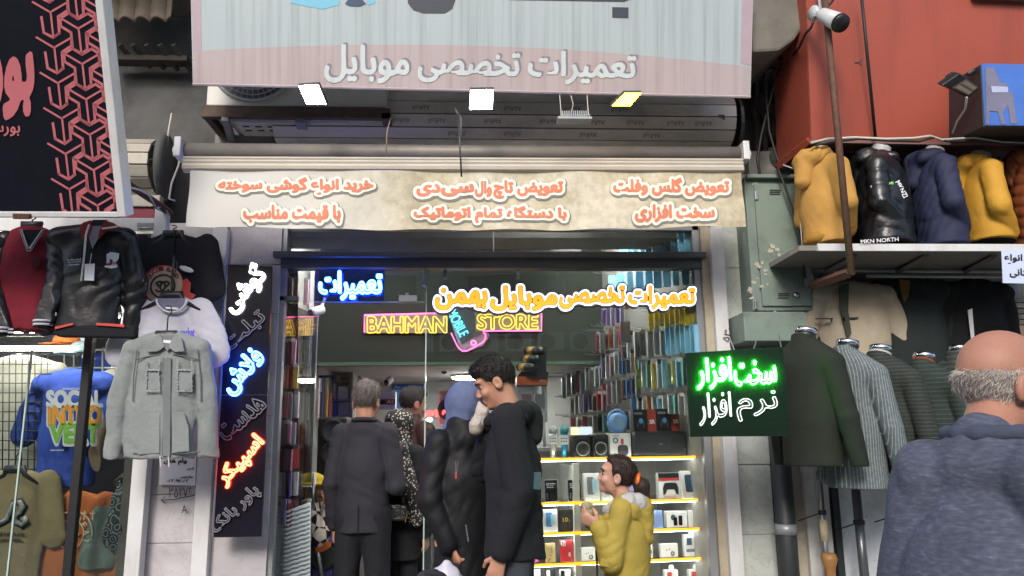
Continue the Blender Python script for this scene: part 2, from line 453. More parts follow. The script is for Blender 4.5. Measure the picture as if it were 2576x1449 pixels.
        me.loops.add(len(Fs)*4); me.loops.foreach_set('vertex_index', Fs.ravel().astype(np.int32))
        me.polygons.add(len(Fs)); me.polygons.foreach_set('loop_start', np.arange(0, len(Fs)*4, 4, dtype=np.int32))
        me.polygons.foreach_set('use_smooth', np.ones(len(Fs), bool))
        me.update(calc_edges=True); me.validate()
        me.materials.append(m); o = bpy.data.objects.new(name, me); return link(o, parent)
# ---------------------------------------------------------------- materials of the place
stone = node_mat('veined_stone', lambda N, L, tc: _marble(N, L, tc), .45) if False else None
def marble(name, a, b, vein, sc=3.0, tile=None):
    def fn(N, L, tc):
        n1 = N('ShaderNodeTexNoise'); n1.inputs['Scale'].default_value = sc; n1.inputs['Detail'].default_value = 9; n1.inputs['Distortion'].default_value = 1.2; L(tc, n1.inputs[0])
        r1 = ramp(N, [(.3, a), (.7, b)]); L(n1.outputs[0], r1.inputs[0])
        n2 = N('ShaderNodeTexNoise'); n2.inputs['Scale'].default_value = sc*.9; n2.inputs['Detail'].default_value = 4; n2.inputs['Distortion'].default_value = 3; L(tc, n2.inputs[0])
        r2 = ramp(N, [(.475, (0, 0, 0)), (.5, (1, 1, 1)), (.525, (0, 0, 0))]); L(n2.outputs[0], r2.inputs[0])
        mx = N('ShaderNodeMix'); mx.data_type = 'RGBA'
        s = N('ShaderNodeMath'); s.operation = 'MULTIPLY'; s.inputs[1].default_value = .25; L(r2.outputs[0], s.inputs[0]); L(s.outputs[0], mx.inputs['Factor'])
        L(r1.outputs[0], mx.inputs['A']); mx.inputs['B'].default_value = lin(vein)+(1,)
        return mx.outputs['Result']
    return node_mat(name, fn, .5)
STONE = marble('pilaster_stone', '#a19da2', '#bcb8bb', '#7f7a80', 3.2)
MARB = marble('green_marble', '#9fa5a0', '#bec3be', '#5f6461', 4)
ROUGHST = M('rough_stone', '#7c7c7a', .85, var=.3, vs=9, bump=.5, bs=30, dirt='#4c4a46', dirt_s=4)
WHITE = M('white_aluminium', '#c9cacb', .4, var=.05, vs=3, dirt='#8f8476', dirt_s=7, dirt_a=.35, dstretch=(1, 1, .35))
GREYAL = M('grey_aluminium', '#8c8f92', .4, .3, var=.06)
DARKAL = M('dark_aluminium', '#4a4d52', .4, .2, var=.15, vs=4)
BEIGE = M('beige_wood_frame', '#a59c88', .7, var=.15, vs=5, dirt='#6d6455', dirt_s=6)
SOOT = M('sooty_wall', '#585858', .9, var=.35, vs=3, bump=.4, bs=14, dirt='#2a2a2b', dirt_s=2)
CONC = M('old_concrete', '#6d6a63', .9, var=.25, vs=4, bump=.5, bs=12, dirt='#3f3b36', dirt_s=2.5)
BLACK = M('black_plastic', '#17181a', .45, var=.1)
DKGREY = M('dark_grey_plastic', '#2c2e31', .5, var=.1)
RUST = M('rusty_steel', '#5d4034', .75, .2, var=.3, vs=30, dirt='#3c2a22', dirt_s=25)
CABLE = M('black_cable', '#1c1c1e', .6, var=0)
WCABLE = M('white_cable', '#b5b0a4', .6, var=.1)
STEEL = M('brushed_steel', '#a5a8ac', .3, .9, var=.08, vs=20)
CHROME = M('polished_chrome', '#d5d8dc', .12, 1, var=0)
PAPER = M('white_paper', '#d5d6dc', .8, var=.04)
INK = M('black_ink', '#1e1e24', .7, var=0)

# ---------------------------------------------------------------- setting
struct('ground', MB().grid(lambda u, v: (-150+300*u, -150+300*v, -.154), 4, 4), M('dusty_ground', '#77736b', .95, var=.2, vs=.5))
struct('road', MB().box((-60, -11.5, -.15), (60, -2.2, -.146)), M('asphalt', '#4b4b4d', .9, var=.2, vs=8, bump=.3, bs=200))
struct('pavement', MB().box((-60, -2.2, -.15), (60, 4.75, 0)), M('pavement_blocks', '#85827c', .85, var=.18, vs=5, bump=.2), bevel=.01)
struct('far_pavement', MB().box((-60, -14, -.15), (60, -11.5, 0)), M('pavement_blocks', '#85827c'))
struct('floor', MB().box((-1.6, 4.75, -.1), (2.3, 9.2, .004)), M('shop_floor_tiles', '#a9a49c', .35, var=.08))

# building across the street, seen in the shop glass
ob = thing('apartment_building', 'pale building across the street mirrored faintly in the shop glass', 'building', (0, -16, 0))
obj('wall', MB().box((-40, -20, 0), (40, -14, 8.6)), M('pale_brick', '#8f8a80', .9, var=.15, vs=2), ob)
for i in range(-6, 7):
    for z in (1.0, 5.6):
        x = i*3.1+.6
        wf = obj('window', MB().box((x-.75, -14, z), (x+.75, -13.95, z+1.7)), M('dark_pane', '#24282c', .1, var=0), ob)
acs = []
for i in range(7):
    x = -1.6+i*1.0
    a = thing('air_conditioner', 'pale outdoor air conditioner across the street mirrored in the shop glass', 'air conditioner', (x, -13.9, 3.9), 'outdoor units mirrored in the glass')
    obj('casing', MB().box((x-.4, -14, 4.0), (x+.4, -13.65, 4.58)), M('ac_white', '#c9c9c4', .5, var=.04), a, bevel=.02)
    obj('fan_grille', MB().lathe((x-.1, -13.65, 4.29), [(.24, 0), (.24, .012), (.05, .016), (0, .016)], (0, 1, 0), 24), DKGREY, a)

# ---------------------------------------------------------------- the shop building
bl = thing('shop_building', 'old stone shop building with dark upper wall behind the signboards', 'building', (0, 5, 0))
zt = V(1200, 590, 4.9).z
obj('upper_wall', MB().box((-7, 4.98, zt), (7, 5.3, 7.5)), SOOT, bl)
obj('soffit', MB().add([(-7, 4.97, 4.3), (7, 4.97, 4.3), (7, 3.6, 4.75), (-7, 3.6, 4.75), (-7, 4.97, 4.5), (7, 4.97, 4.5), (7, 3.6, 4.95), (-7, 3.6, 4.95)],
    [(0, 1, 2, 3), (4, 7, 6, 5), (0, 4, 5, 1), (1, 5, 6, 2), (2, 6, 7, 3), (3, 7, 4, 0)]), CONC, bl)
def blocks(name, x0, x1, y0, y1, Y, m, par, rows, dep=.22, jit=.004):     # stacked stone slabs with fine joints, one mesh
    mb = MB()
    a = V(x0, 1000, Y).x; b = V(x1, 1000, Y).x; zT = V(x0, y0, Y).z; z = 0.0; hgt = (zT)/rows
    for i in range(rows):
        q = rnd.uniform(0, jit); mb.box((a, Y-q, z+.003), (b, Y+dep, z+hgt-.003)); z += hgt
    mb.box((a+.004, Y+.006, 0), (b-.004, Y+dep-.01, zT))
    return obj(name, mb, m, par, bevel=.002)
blocks('pilaster', 552, 690, 545, 1449, 4.78, STONE, bl, 9)
blocks('stone_panel', 362, 520, 560, 1449, 4.80, STONE, bl, 10)
blocks('pilaster', 1830, 1925, 520, 1449, 4.78, MARB, bl, 7)
blocks('pilaster', 1925, 2042, 380, 1449, 4.84, ROUGHST, bl, 16, .2, .03)
obj('wall', MB().box((V(2042, 1000, 4.9).x, 4.9, 0), (7, 5.2, zt+.6)), M('right_shop_wall', '#7a7a78', .9, var=.15), bl)
wp = lambda n, x0, x1, y0, y1, Y, dep, m, par=bl: obj(n, MB().px(x0, y0, x1, y1, Y, dep), m, par, bevel=.004)
wp('frame_post', 503, 542, 572, 1560, 4.72, .06, WHITE)
wp('frame_post', 341, 378, 575, 1560, 4.70, .08, WHITE)
wp('frame_post', 1816, 1850, 570, 1560, 4.72, .06, WHITE)
wp('frame_post', 1790, 1813, 570, 1560, 4.77, .06, BEIGE)

# aluminium shopfront with glass
sf = thing('shopfront', 'aluminium and glass shopfront with a grey beam above the doorway', 'shopfront', (0.1, 4.8, 0))
obj('header_beam', MB().px(686, 632, 1778, 647, 4.74, .12).px(690, 647.5, 1776, 674, 4.78, .1), DARKAL, sf, bevel=.004)
obj('frame', MB().px(688, 560, 702, 1560, 4.80, .06).px(1768, 560, 1786, 1560, 4.80, .06).px(686, 560, 1780, 578, 4.80, .06), GREYAL, sf, bevel=.003)
PANE = GLASS('shop_glass', (.93, .97, .95), 1.15, 0, .01)
obj('transom_pane', MB().px(702, 578, 1768, 632, 4.83, .008), PANE, sf)
obj('fixed_pane', MB().px(1069, 674, 1768, 1560, 4.83, .008), PANE, sf)
obj('door_header_pane', MB().px(702, 674, 1068, 760, 4.83, .008), PANE, sf)
EDGE = M('glass_edge', '#a9bdb5', .2, var=0)
obj('pane_edge', MB().px(1067, 674, 1070, 1560, 4.825, .018).px(790, 758.5, 1068, 761, 4.825, .018), EDGE, sf)
for q_ in ((1240, 578, 1243, 632, 4.82, .02), (1066, 674, 1070, 720, 4.815, .02), (1116, 674, 1124, 700, 4.86, .02), (1300, 674, 1308, 700, 4.86, .02)): obj('mullion', MB().px(*q_), STEEL, sf)
lk = obj('lock', MB().px(1003, 742, 1050, 759, 4.80, .06).px(1020, 736, 1028, 742, 4.81, .03), STEEL, sf, bevel=.003)
obj('patch_fitting', MB().px(693, 744, 748, 757, 4.80, .05), DARKAL, sf, bevel=.003)
obj('standoff', MB().ball(V(1069, 720, 4.81), .02), STEEL, sf, True)
# glass door swung inwards, hinged at the left frame
dq = [V(703, 1100, 4.86), V(786, 1100, 5.42)]
door = MB(); dz0, dz1 = .02, V(740, 762, 4.9).z
a, b = dq; a = Vector((a.x, a.y, 0)); b = Vector((b.x, b.y, 0)); dd = (b-a).normalized(); nn = Vector((-dd.y, dd.x, 0))
door.obox((a+b)/2+Vector((0, 0, (dz0+dz1)/2)), ((b-a).length/2, .005, (dz1-dz0)/2), (dd, nn, (0, 0, 1)))
dr = obj('door', door, GLASS('door_glass', (.92, .96, .94), .7, 0, .0), sf)
obj('door_edge', MB().obox(b+Vector((0, 0, (dz0+dz1)/2)), (.004, .007, (dz1-dz0)/2), (dd, nn, (0, 0, 1))), EDGE, sf)
for s in (1, -1):
    c = b-dd*.06+nn*.045*s
    hz0, hz1 = V(775, 1330, c.y).z, V(775, 1190, c.y).z
    hb = obj('handle', MB().tube([c+Vector((0, 0, hz0)), c+Vector((0, 0, hz1))], .012, 10), STEEL, dr, True)
    for z in (hz0+.09, hz1-.09): obj('handle_mount', MB().tube([c+Vector((0, 0, z)), c-nn*.045*s+Vector((0, 0, z))], .009, 8), CHROME, hb, True)

# ---------------------------------------------------------------- awning
aw = thing('awning', 'cream roll-down shop awning with orange lettering on its stained valance', 'awning', V(1165, 400, 4.3))
TUBE = M('awning_tube', '#7f7a75', .55, .2, var=.15, vs=4, dirt='#4a4540')
p0, p1 = V(468, 381, 4.42), V(1858, 390, 4.42)
obj('roller_tube', MB().tube([p0, p1], .05, 20), TUBE, aw, True)
for p, s in ((p0, -1), (p1, 1)):
    br = obj('bracket', MB().box((p.x-.02+s*.02, 4.33, p.z-.06), (p.x+.02+s*.02, 4.6, p.z+.06)).tube([p+Vector((s*.02, 0, 0)), p+Vector((s*.07, 0, 0))], .032, 12), WHITE, aw, bevel=.006)
RAIL = M('awning_rail', '#b5aea2', .35, var=.05, dirt='#9c917d', dirt_s=5, dirt_a=.3)
rl = MB(); q0, q1 = V(462, 414, 4.25), V(1868, 419, 4.25)
prof = [(.02, .048), (-.012, .046), (-.022, .034), (-.016, .024), (-.026, .014), (-.02, 0), (-.03, -.012), (-.026, -.032), (.0, -.044), (.02, -.044)]
n = len(prof); vs_ = [q+Vector((0, dy, dz)) for q in (q0, q1) for dy, dz in prof]
rl.add(vs_, [tuple(range(n)), tuple(range(2*n-1, n-1, -1))]+[(i, (i+1) % n, n+(i+1) % n, n+i) for i in range(n)])
obj('front_rail', rl, RAIL, aw, bevel=.002)
YV = (V(1165, 430, 4.24), Vector((0, -math.cos(R(4)), math.sin(R(4)))))
def wave(p):
    return .006*math.sin(p.x*5.1+p.z*9)+.005*math.sin(p.x*11.3-p.z*14+1)+.004*math.sin(p.x*2.3+.6)
def valance(u, v):
    xt = 480+(1864-480)*u; xb = 468+(1876-468)*u; x = xt+(xb-xt)*v
    yb = 569+9*math.sin(math.pi*min(1, u*1.02))**.8+2*math.sin(u*40); y = 430+(yb-430)*v
    p = V(x, y, YV)
    e = min(u, 1-u); p.y += wave(p)+(.01*math.sin(v*6)*max(0, 1-e*30))
    return p
def valance_print(N, L, tc):
    n1 = N('ShaderNodeTexNoise'); n1.inputs['Scale'].default_value = 2.2; n1.inputs['Detail'].default_value = 10; n1.inputs['Roughness'].default_value = .7
    L(tc, n1.inputs[0])
    r1 = ramp(N, [(.42, '#c4bfae'), (.55, '#b5ac92'), (.68, '#8f8060')]); L(n1.outputs[0], r1.inputs[0])
    n2 = N('ShaderNodeTexNoise'); n2.inputs['Scale'].default_value = 24; n2.inputs['Detail'].default_value = 6; L(tc, n2.inputs[0])
    mx = N('ShaderNodeMix'); mx.data_type = 'RGBA'; mx.blend_type = 'MULTIPLY'; mx.inputs['Factor'].default_value = .35
    r2 = ramp(N, [(.38, (.55, .5, .42)), (.6, (1, 1, 1))]); L(n2.outputs[0], r2.inputs[0]); L(r1.outputs[0], mx.inputs['A']); L(r2.outputs[0], mx.inputs['B'])
    sx = N('ShaderNodeSeparateXYZ'); L(tc, sx.inputs[0])
    mr = N('ShaderNodeMapRange'); mr.inputs[1].default_value = -1.2; mr.inputs[2].default_value = -.2; L(sx.outputs[0], mr.inputs[0])
    m2 = N('ShaderNodeMix'); m2.data_type = 'RGBA'; L(mr.outputs[0], m2.inputs['Factor']); m2.inputs['A'].default_value = lin('#bcbbb6')+(1,); L(mx.outputs['Result'], m2.inputs['B'])
    return m2.outputs['Result']
FAB = node_mat('valance_fabric', valance_print, .75)
val = obj('valance', MB().grid(valance, 90, 14), FAB, aw, True)
ORG = M('faded_orange_print', '#c9775e', .8, var=.12, vs=9)
HALO = M('cream_print_halo', '#dcd7c8', .8, var=.05, vs=6)
SHAD = M('grey_print_outline', '#7a7c76', .8, var=.1, vs=6)
def vword(s, x0, y0, x1, y1):
    for nm, iso, lift, m, dx, dy in (('lettering_outline', .30, .004, SHAD, 1, 2), ('lettering_halo', .235, .0065, HALO, 0, 0), ('lettering', .055, .009, ORG, 0, 0)):
        o = word(s, x0+dx, y0+dy, x1+dx, y1+dy, YV, m, val, iso, lift, 0, name=nm)
        for vv in o.data.vertices: vv.co.y += wave(vv.co)
vword('خرید انواع گوشی سوخته', 552, 449, 938, 490); vword('با قیمت مناسب', 616, 519, 856, 560)
vword('تعویض تاچ وال‌سی‌دی'.replace('\u200c', ''), 1050, 455, 1414, 496) if False else None
vword('تعویض تاچ', 1243, 455, 1414, 498); vword('وال', 1196, 458, 1236, 494); vword('سی', 1112, 466, 1190, 494); vword('دی', 1050, 466, 1106, 494)
vword('با دستگاه تمام اتوماتیک', 1043, 520, 1424, 560)
vword('تعویض گلس وفلت', 1544, 450, 1832, 492); vword('سخت افزاری', 1598, 518, 1794, 558)

# ---------------------------------------------------------------- big signboard above
sg = thing('signboard', 'large weathered pale blue and pink signboard above the awning with grey lettering', 'signboard', V(1190, 230, 4.15))
YS = tilt(1190, 228, 4.12, 12)
def streaky(a, dirt, amt):
    def fn(N, L, tc):
        mp = N('ShaderNodeMapping'); mp.inputs['Scale'].default_value = (26, 1, .7); L(tc, mp.inputs[0])
        n1 = N('ShaderNodeTexNoise'); n1.inputs['Scale'].default_value = 1.6; n1.inputs['Detail'].default_value = 5; L(mp.outputs[0], n1.inputs[0])
        r = ramp(N, [(.45, (0, 0, 0)), (.75, (amt, amt, amt))]); L(n1.outputs[0], r.inputs[0])
        mx = N('ShaderNodeMix'); mx.data_type = 'RGBA'; L(r.outputs[0], mx.inputs['Factor']); mx.inputs['A'].default_value = lin(a)+(1,); mx.inputs['B'].default_value = lin(dirt)+(1,)
        return mx.outputs['Result']
    return fn
SBLUE = node_mat('sign_blue_print', streaky('#a4b0b4', '#808b8f', .6), .45)
SPINK = node_mat('sign_pink_print', streaky('#ab9fa0', '#958688', .7), .45)
SGREY = node_mat('sign_grey_letters', streaky('#c0c9cb', '#a2abae', .5), .45)
SDARK = M('sign_dark_print', '#343a46', .45, var=.05)
panel = obj('panel', MB().ppoly([(478, -80), (1897, -80), (1888, 243), (485, 211)], YS, .05), SBLUE, sg)
bnd = [(485.5, 210)]+[(485.5, 129)]+[(485+(1888-485)*i/24, 129-52*math.sin(math.pi*min(1, (i/24)*1.0)*.62)**1.0+88*(i/24)**1.6) for i in range(1, 25)]+[(1887.6, 242)]
obj('pink_band', MB().ppoly(bnd, YS, .0015, .0015), SPINK, sg)
for q_ in ([(1868, -80), (1896.4, -80), (1890, 165), (1862, 160)], [(478.6, -80), (503, -80), (508, 126), (485.4, 128)]): obj('pink_border', MB().ppoly(q_, YS, .001, .001), M('sign_border', '#a897a0', .5, var=.08), sg)
obj('bottom_trim', MB().tube([V(485, 212, YS), V(1888, 244, YS)], .008, 6), M('sign_trim', '#a79aa0', .5), sg)
SSH = M('sign_letter_shadow', '#7d7782', .6, var=.05)
for s, x0, y0, x1, y1 in (('موبایل', 818, 116, 1028, 208), ('تخصصی', 1053, 134, 1306, 208), ('تعمیرات', 1330, 132, 1598, 212)):
    word(s, x0+5, y0-4, x1+5, y1-4, YS, SSH, sg, .035, .003, 0, -1.2, 'lettering_shadow')
    word(s, x0, y0, x1, y1, YS, SGREY, sg, .028, .0045, 0, -1.2)
obj('print_shape', MB().ppoly([(1022, -80), (1146, -80), (1146, 0), (1138, 22), (1120, 34), (1065, 34), (1040, 26), (1026, 8)], YS, .001, .0015)
    .ppoly([(1540, 18), (1581, 19), (1581, 46), (1540, 45)], YS, .001, .0015).ppoly([(1280, -60), (1590, -60), (1590, -3), (1570, 5), (1280, 0)], YS, .001, .0015), SDARK, sg)
obj('print_shape', MB().ppoly([(731, -60), (870, -60), (852, 12), (813, 24), (731, 8)], YS, .001, .0015).ppoly([(922, -60), (947, -60), (945, 8), (925, 14)], YS, .001, .0015), M('sign_cyan_print', '#6fb3cf', .45, var=.05), sg)
obj('print_shape', MB().ppoly([(868, 10), (884, -14), (900, -14), (921, 10), (905, 17), (880, 16)], YS, .001, .002), M('sign_navy_print', '#27405c', .45), sg)

# ---------------------------------------------------------------- floodlights under the sign
LW = E('white_led_lamp', (1, .98, .95), 45); LY = E('yellow_led_lamp', (1, .5, .006), 60)
def flood(pts, lamp, label, Y=4.0, lit=True):
    c = V(sum(p[0] for p in pts)/4, sum(p[1] for p in pts)/4, Y)
    t = thing('floodlight', label, 'floodlight', c, 'floodlights under the signboard')
    Yp = tilt(sum(p[0] for p in pts)/4, sum(p[1] for p in pts)/4, Y, 38)
    obj('lamp', MB().ppoly(pts, Yp, .004, .003), lamp, t)
    cx = sum(p[0] for p in pts)/4; cy = sum(p[1] for p in pts)/4
    g = lambda k: [(cx+(x-cx)*k, cy+(y-cy)*k) for x, y in pts]
    obj('housing', MB().ppoly(g(1.1), Yp, .045, -.003), DKGREY, t, bevel=.004)
    n_ = Yp[1]; obj('stand', MB().tube([c-n_*.04, c-n_*.04+Vector((0, .16, .05))], .008, 6), DKGREY, t)
flood([(752, 216), (800, 213), (820, 262), (772, 262)], LW, 'white lit floodlight nearest the air conditioner fan', 4.0)
flood([(1184, 227), (1240, 226), (1238, 274), (1182, 275)], LW, 'white lit floodlight under the middle of the signboard', 4.0)
flood([(1572, 234), (1612, 234), (1585, 266), (1540, 266)], LY, 'yellow lit floodlight under the right half of the signboard', 4.0)
t = thing('floodlight', 'unlit ribbed floodlight hanging by wires beside the yellow lamp', 'floodlight', V(1445, 290, 4.05), 'floodlights under the signboard')
fm = MB()
for i in range(13): fm.px(1414+i*5.4, 278, 1416.5+i*5.4, 292, 4.05, .05)
obj('heat_sink', fm, GREYAL, t)
obj('housing', MB().px(1403, 292, 1490, 299, 4.03, .09).px(1410, 286, 1485, 293, 4.07, .05), GREYAL, t, bevel=.003)
obj('hanger_wire', MB().tube([V(1412, 292, 4.04), V(1408, 240, 4.12)], .003, 5).tube([V(1480, 290, 4.04), V(1477, 240, 4.12)], .003, 5).tube([V(1438, 280, 4.06), V(1442, 262, 4.08), V(1436, 240, 4.12)], .0025, 5), WCABLE, t)

# ---------------------------------------------------------------- outdoor air conditioner and rolled shutter behind the sign
ACW = M('ac_white', '#c9c9c4', .5, var=.04)
ac = thing('air_conditioner', 'white outdoor air conditioner with round fan grille half hidden behind the signboard', 'air conditioner', V(750, 290, 4.5))
acb = MB().px(524, 90, 975, 268, 4.42, .34)
obj('casing', acb, ACW, ac, bevel=.008)
fg = MB(); fc = V(640, 158, 4.415); rr = .25
for k in range(7): fg.tube([fc+Vector((math.cos(q*math.pi/20)*rr*(k+1)/7, -.012, math.sin(q*math.pi/20)*rr*(k+1)/7)) for q in range(40)], .004 if k < 6 else .01, 5, True)
for q in range(40): fg.tube([fc+Vector((math.cos(q*math.pi/20)*.03, -.014, math.sin(q*math.pi/20)*.03)), fc+Vector((math.cos(q*math.pi/20+.35)*rr, -.014, math.sin(q*math.pi/20+.35)*rr))], .0025, 4)
obj('fan_grille', fg, M('ac_grille', '#9fa3a8', .5, var=0), ac, True)
obj('fan_opening', MB().lathe(fc+Vector((0, -.001, 0)), [(0, 0), (rr, 0), (rr, -.003), (0, -.003)], (0, 1, 0), 30), M('ac_fan_dark', '#5b606a', .6, var=.05), ac)
bz = V(750, 285, 4.42).z; ax0, ax1 = V(510, 280, 4.42).x, V(982, 280, 4.42).x
obj('base_frame', MB().box((ax0, 4.40, bz-.035), (ax1, 4.44, bz+.03)).box((ax0, 4.44, bz-.03), (ax0+.04, 4.9, bz+.02)).box((ax1-.05, 4.4, bz-.04), (ax1, 4.9, bz+.0)), M('rusty_frame', '#57483f', .8, .1, var=.25, vs=20), ac)
obj('base_panel', MB().box((ax0+.12, 4.46, bz-.012), (ax1-.16, 4.76, bz+.005)).box((ax0+.16, 4.5, bz-.03), (ax0+.5, 4.72, bz-.01)).box((ax0+.62, 4.5, bz-.03), (ax0+.86, 4.72, bz-.01)), ACW, ac, bevel=.006)
hb = MB()
for i in range(4):
    for j in range(2): obj('drain_slot', MB().box((ax0+.2+i*.075, 4.55+j*.06, bz-.033), (ax0+.24+i*.075, 4.565+j*.06, bz-.029)), DKGREY, ac)
obj('support_arm', MB().obox((ax0+.1, 4.62, bz-.04), (.02, .22, .02), ((1, .18, 0), (-.18, 1, 0), (0, 0, 1))), GREYAL, ac)
obj('support_arm', MB().obox((ax0+.56, 4.62, bz-.045), (.03, .2, .012), ((1, .1, 0), (-.1, 1, 0), (0, 0, 1))), GREYAL, ac)

rs = thing('roller_shutter', 'rolled-up metal shop shutter drum with faint upside-down print behind the floodlights', 'roller shutter', V(1400, 300, 4.7))
dc = V(1400, 303, 4.66); xa, xb = V(700, 310, 4.66).x, V(1830, 310, 4.66).x; dr_ = .185
SLAT = M('shutter_slat', '#c4c1ba', .45, .15, var=.08, vs=4, dirt='#6a655e', dirt_s=3, stretch=(.4, 1, 4))
sm = MB(); NF = 14
def drum(x, r): return [(x, dc.y-r*math.cos((i+.5)/NF*2*math.pi), dc.z+r*math.sin((i+.5)/NF*2*math.pi)) for i in range(NF)]
for i in range(NF):
    a0 = (i-.46)/NF*2*math.pi; a1 = (i+.46)/NF*2*math.pi; c_ = lambda x, a_, r: (x, dc.y-r*math.cos(a_), dc.z+r*math.sin(a_))
    sm.add([c_(xa, a0, dr_), c_(xb, a0, dr_), c_(xb, a1, dr_), c_(xa, a1, dr_), c_(xa, a0, dr_-.02), c_(xb, a0, dr_-.02), c_(xb, a1, dr_-.02), c_(xa, a1, dr_-.02)],
           [(0, 1, 2, 3), (4, 7, 6, 5), (0, 4, 5, 1), (2, 6, 7, 3), (1, 5, 6, 2), (0, 3, 7, 4)])
obj('slats', sm, SLAT, rs, bevel=.003)
obj('drum', MB().lathe((xa+.01, dc.y, dc.z), [(0, 0), (dr_-.018, 0), (dr_-.018, xb-xa-.02), (0, xb-xa-.02)], (1, 0, 0), 28), DARKAL, rs)
obj('end_plate', MB().lathe((xb+.03, dc.y+.02, dc.z-.02), [(0, 0), (.2, 0), (.2, .02), (0, .02)], (1, 0, 0), 24), DKGREY, rs)
PRT = M('slat_print', '#77757a', .5, var=0)
for fi, rowx in ((0, (1060, 1290, 1440, 1560)), (-1, (1010, 1100, 1240, 1380, 1500, 1600, 1700, 1770)), (-2, (1150, 1290, 1480, 1640))):
    aa = fi/NF*2*math.pi; nv = Vector((0, -math.cos(aa), math.sin(aa))); pl = (Vector((0, dc.y, dc.z))+nv*dr_*math.cos(.46/NF*2*math.pi), nv)
    for x in rowx:
        yy = None
        pc = pl[0]; # view row of the facet centre
        for tst in range(200, 420):
            if V(x, tst, pl).z < pc.z: yy = tst; break
        word('AkRoll', x-22, yy-6, x+22, yy+6, pl, PRT, rs, .01, .001, 0, 180, 'slat_lettering')
obj('triangle_mark', MB().ppoly([(1805, 288), (1823, 289), (1823, 303)], 4.478, .001), DKGREY, rs)
obj('guide_box', MB().px(540, 345, 1862, 372, 4.72, .2), M('shutter_box', '#75726e', .7, var=.2, vs=3), rs)
t = thing('hanging_rod', 'thin dark rod hanging down past the awning rail in the middle', 'rod', V(1156, 360, 4.12))
obj('rod', MB().tube([V(1152, 285, 4.13), V(1157, 370, 4.12), V(1161, 444, 4.1)], .006, 6), DKGREY, t, True)
obj('strap', MB().ppoly([(1143, 268), (1162, 296), (1160, 350), (1155, 350), (1152, 298)], 4.14, .004), DKGREY, t)
tag(obj('hanging_wire', MB().tube([V(985, 290, 4.3), V(974, 330, 4.25), V(971, 385, 4.24)], .004, 6), M('old_wire', '#8a7468', .6), smooth=True), 'short brown wire dangling below the air conditioner frame', 'wire')
# ---------------------------------------------------------------- inside the shop
IW = M('interior_white', '#9c9a99', .7, var=.05)
IB = M('interior_brown_ceiling', '#8d8580', .7, var=.06)
zb = V(1100, 917, 6.3).z; zc = V(1100, 603, 6.3).z
xl = V(694, 1000, 4.9).x-.04
wa = V(1772, 1000, 4.98); wb = V(1368, 1000, 7.5); wa.z = wb.z = 0
wd = (wb-wa).normalized(); wn = Vector((-wd.y, wd.x, 0)); wn = wn if wn.y < 0 or wn.x < 0 else -wn
it = thing('shop_interior', 'bright narrow phone shop interior with dark green bulkhead seen through the doorway', 'shop interior', (0, 7, 0))
obj('side_wall', MB().box((xl-.1, 4.9, 0), (xl, 8.4, zc+.2)), IW, it)
obj('side_wall', MB().obox((wa+wb)/2-wn*.06+Vector((0, 0, 1.65)), ((wb-wa).length/2, .05, 1.65), (wd, wn, (0, 0, 1))), M('perforated_panel', '#84827e', .7, var=.1), it)
obj('back_wall', MB().box((xl, 8.3, 0), (wb.x+.6, 8.4, zb+.3)), IW, it)
obj('back_return_wall', MB().box((wb.x-.02, 7.5, 0), (wb.x+.05, 8.3, zb)), IW, it)
obj('ceiling', MB().box((xl, 4.9, zc+.02), (1.9, 6.4, zc+.1)), IB, it)
obj('ceiling', MB().box((xl, 6.36, zb), (1.9, 8.3, zb+.04)), M('low_ceiling', '#9c9794', .7, var=.05), it)
st_ = MB()
for x in (-.55, .0, .6): st_.box((x, 4.95, zc+.008), (x+.03, 6.3, zc+.0205))
obj('ceiling_strip', st_, IW, it)
bx0, bx1 = V(784, 800, 6.3).x, V(1560, 800, 6.3).x
GRN = node_mat('green_turf_board', lambda N, L, tc: _turf(N, L, tc), .9) if False else M('green_turf_board', '#32372f', .95, var=.35, vs=160, bump=.6, bs=260)
obj('bulkhead', MB().box((xl, 6.3, zb+.02), (bx1+.8, 6.36, zc+.02)), GRN, it)
obj('bulkhead_lip', MB().box((xl, 6.28, zb-.006), (bx1+.8, 6.36, zb+.02)), M('green_lip', '#4b5f4c', .8), it)
obj('corner_post', MB().px(776, 676, 785, 958, 5.85, .03), WHITE, it)
obj('partition', MB().px(884, 917, 905, 1110, 7.4, .5), IW, it)
# lamps of the shop, the second and third unseen and added for fill light
LAMP = E('ceiling_led', (1, .97, .92), 30)
def disc(px, py, Y, r, label, z=None):
    c = V(px, py, Y); z = z or zc+.02
    t = thing('ceiling_light', label, 'ceiling light', (c.x, c.y, z))
    obj('base', MB().lathe((c.x, c.y, z-.02), [(0, .02), (r*1.08, .02), (r*1.08, 0), (0, 0)]), IW, t)
    m = MB()
    for i in range(-9, 10):
        hw = math.sqrt(max(0, 1-(i/9.6)**2))*r
        m.box((c.x+i*r/9.6-.008, c.y-hw, z-.035), (c.x+i*r/9.6+.008, c.y+hw, z-.021))
    obj('led_bars', m, LAMP, t)
disc(917, 575, 5.35, .27, 'round ceiling light of bright LED bars just under the awning edge')
disc(1500, 560, 5.6, .27, 'unseen round ceiling light added to brighten the wall of hanging phone cases')  # extra lamp out of view, added to light the case wall
disc(1360, 545, 5.06, .24, 'unseen round ceiling light added inside the glass to brighten the hanging stock')  # extra lamp out of view, added to light the fronts of the stock
disc(1190, 930, 7.4, .2, 'small round ceiling light over the rear counter above the customers', zb)

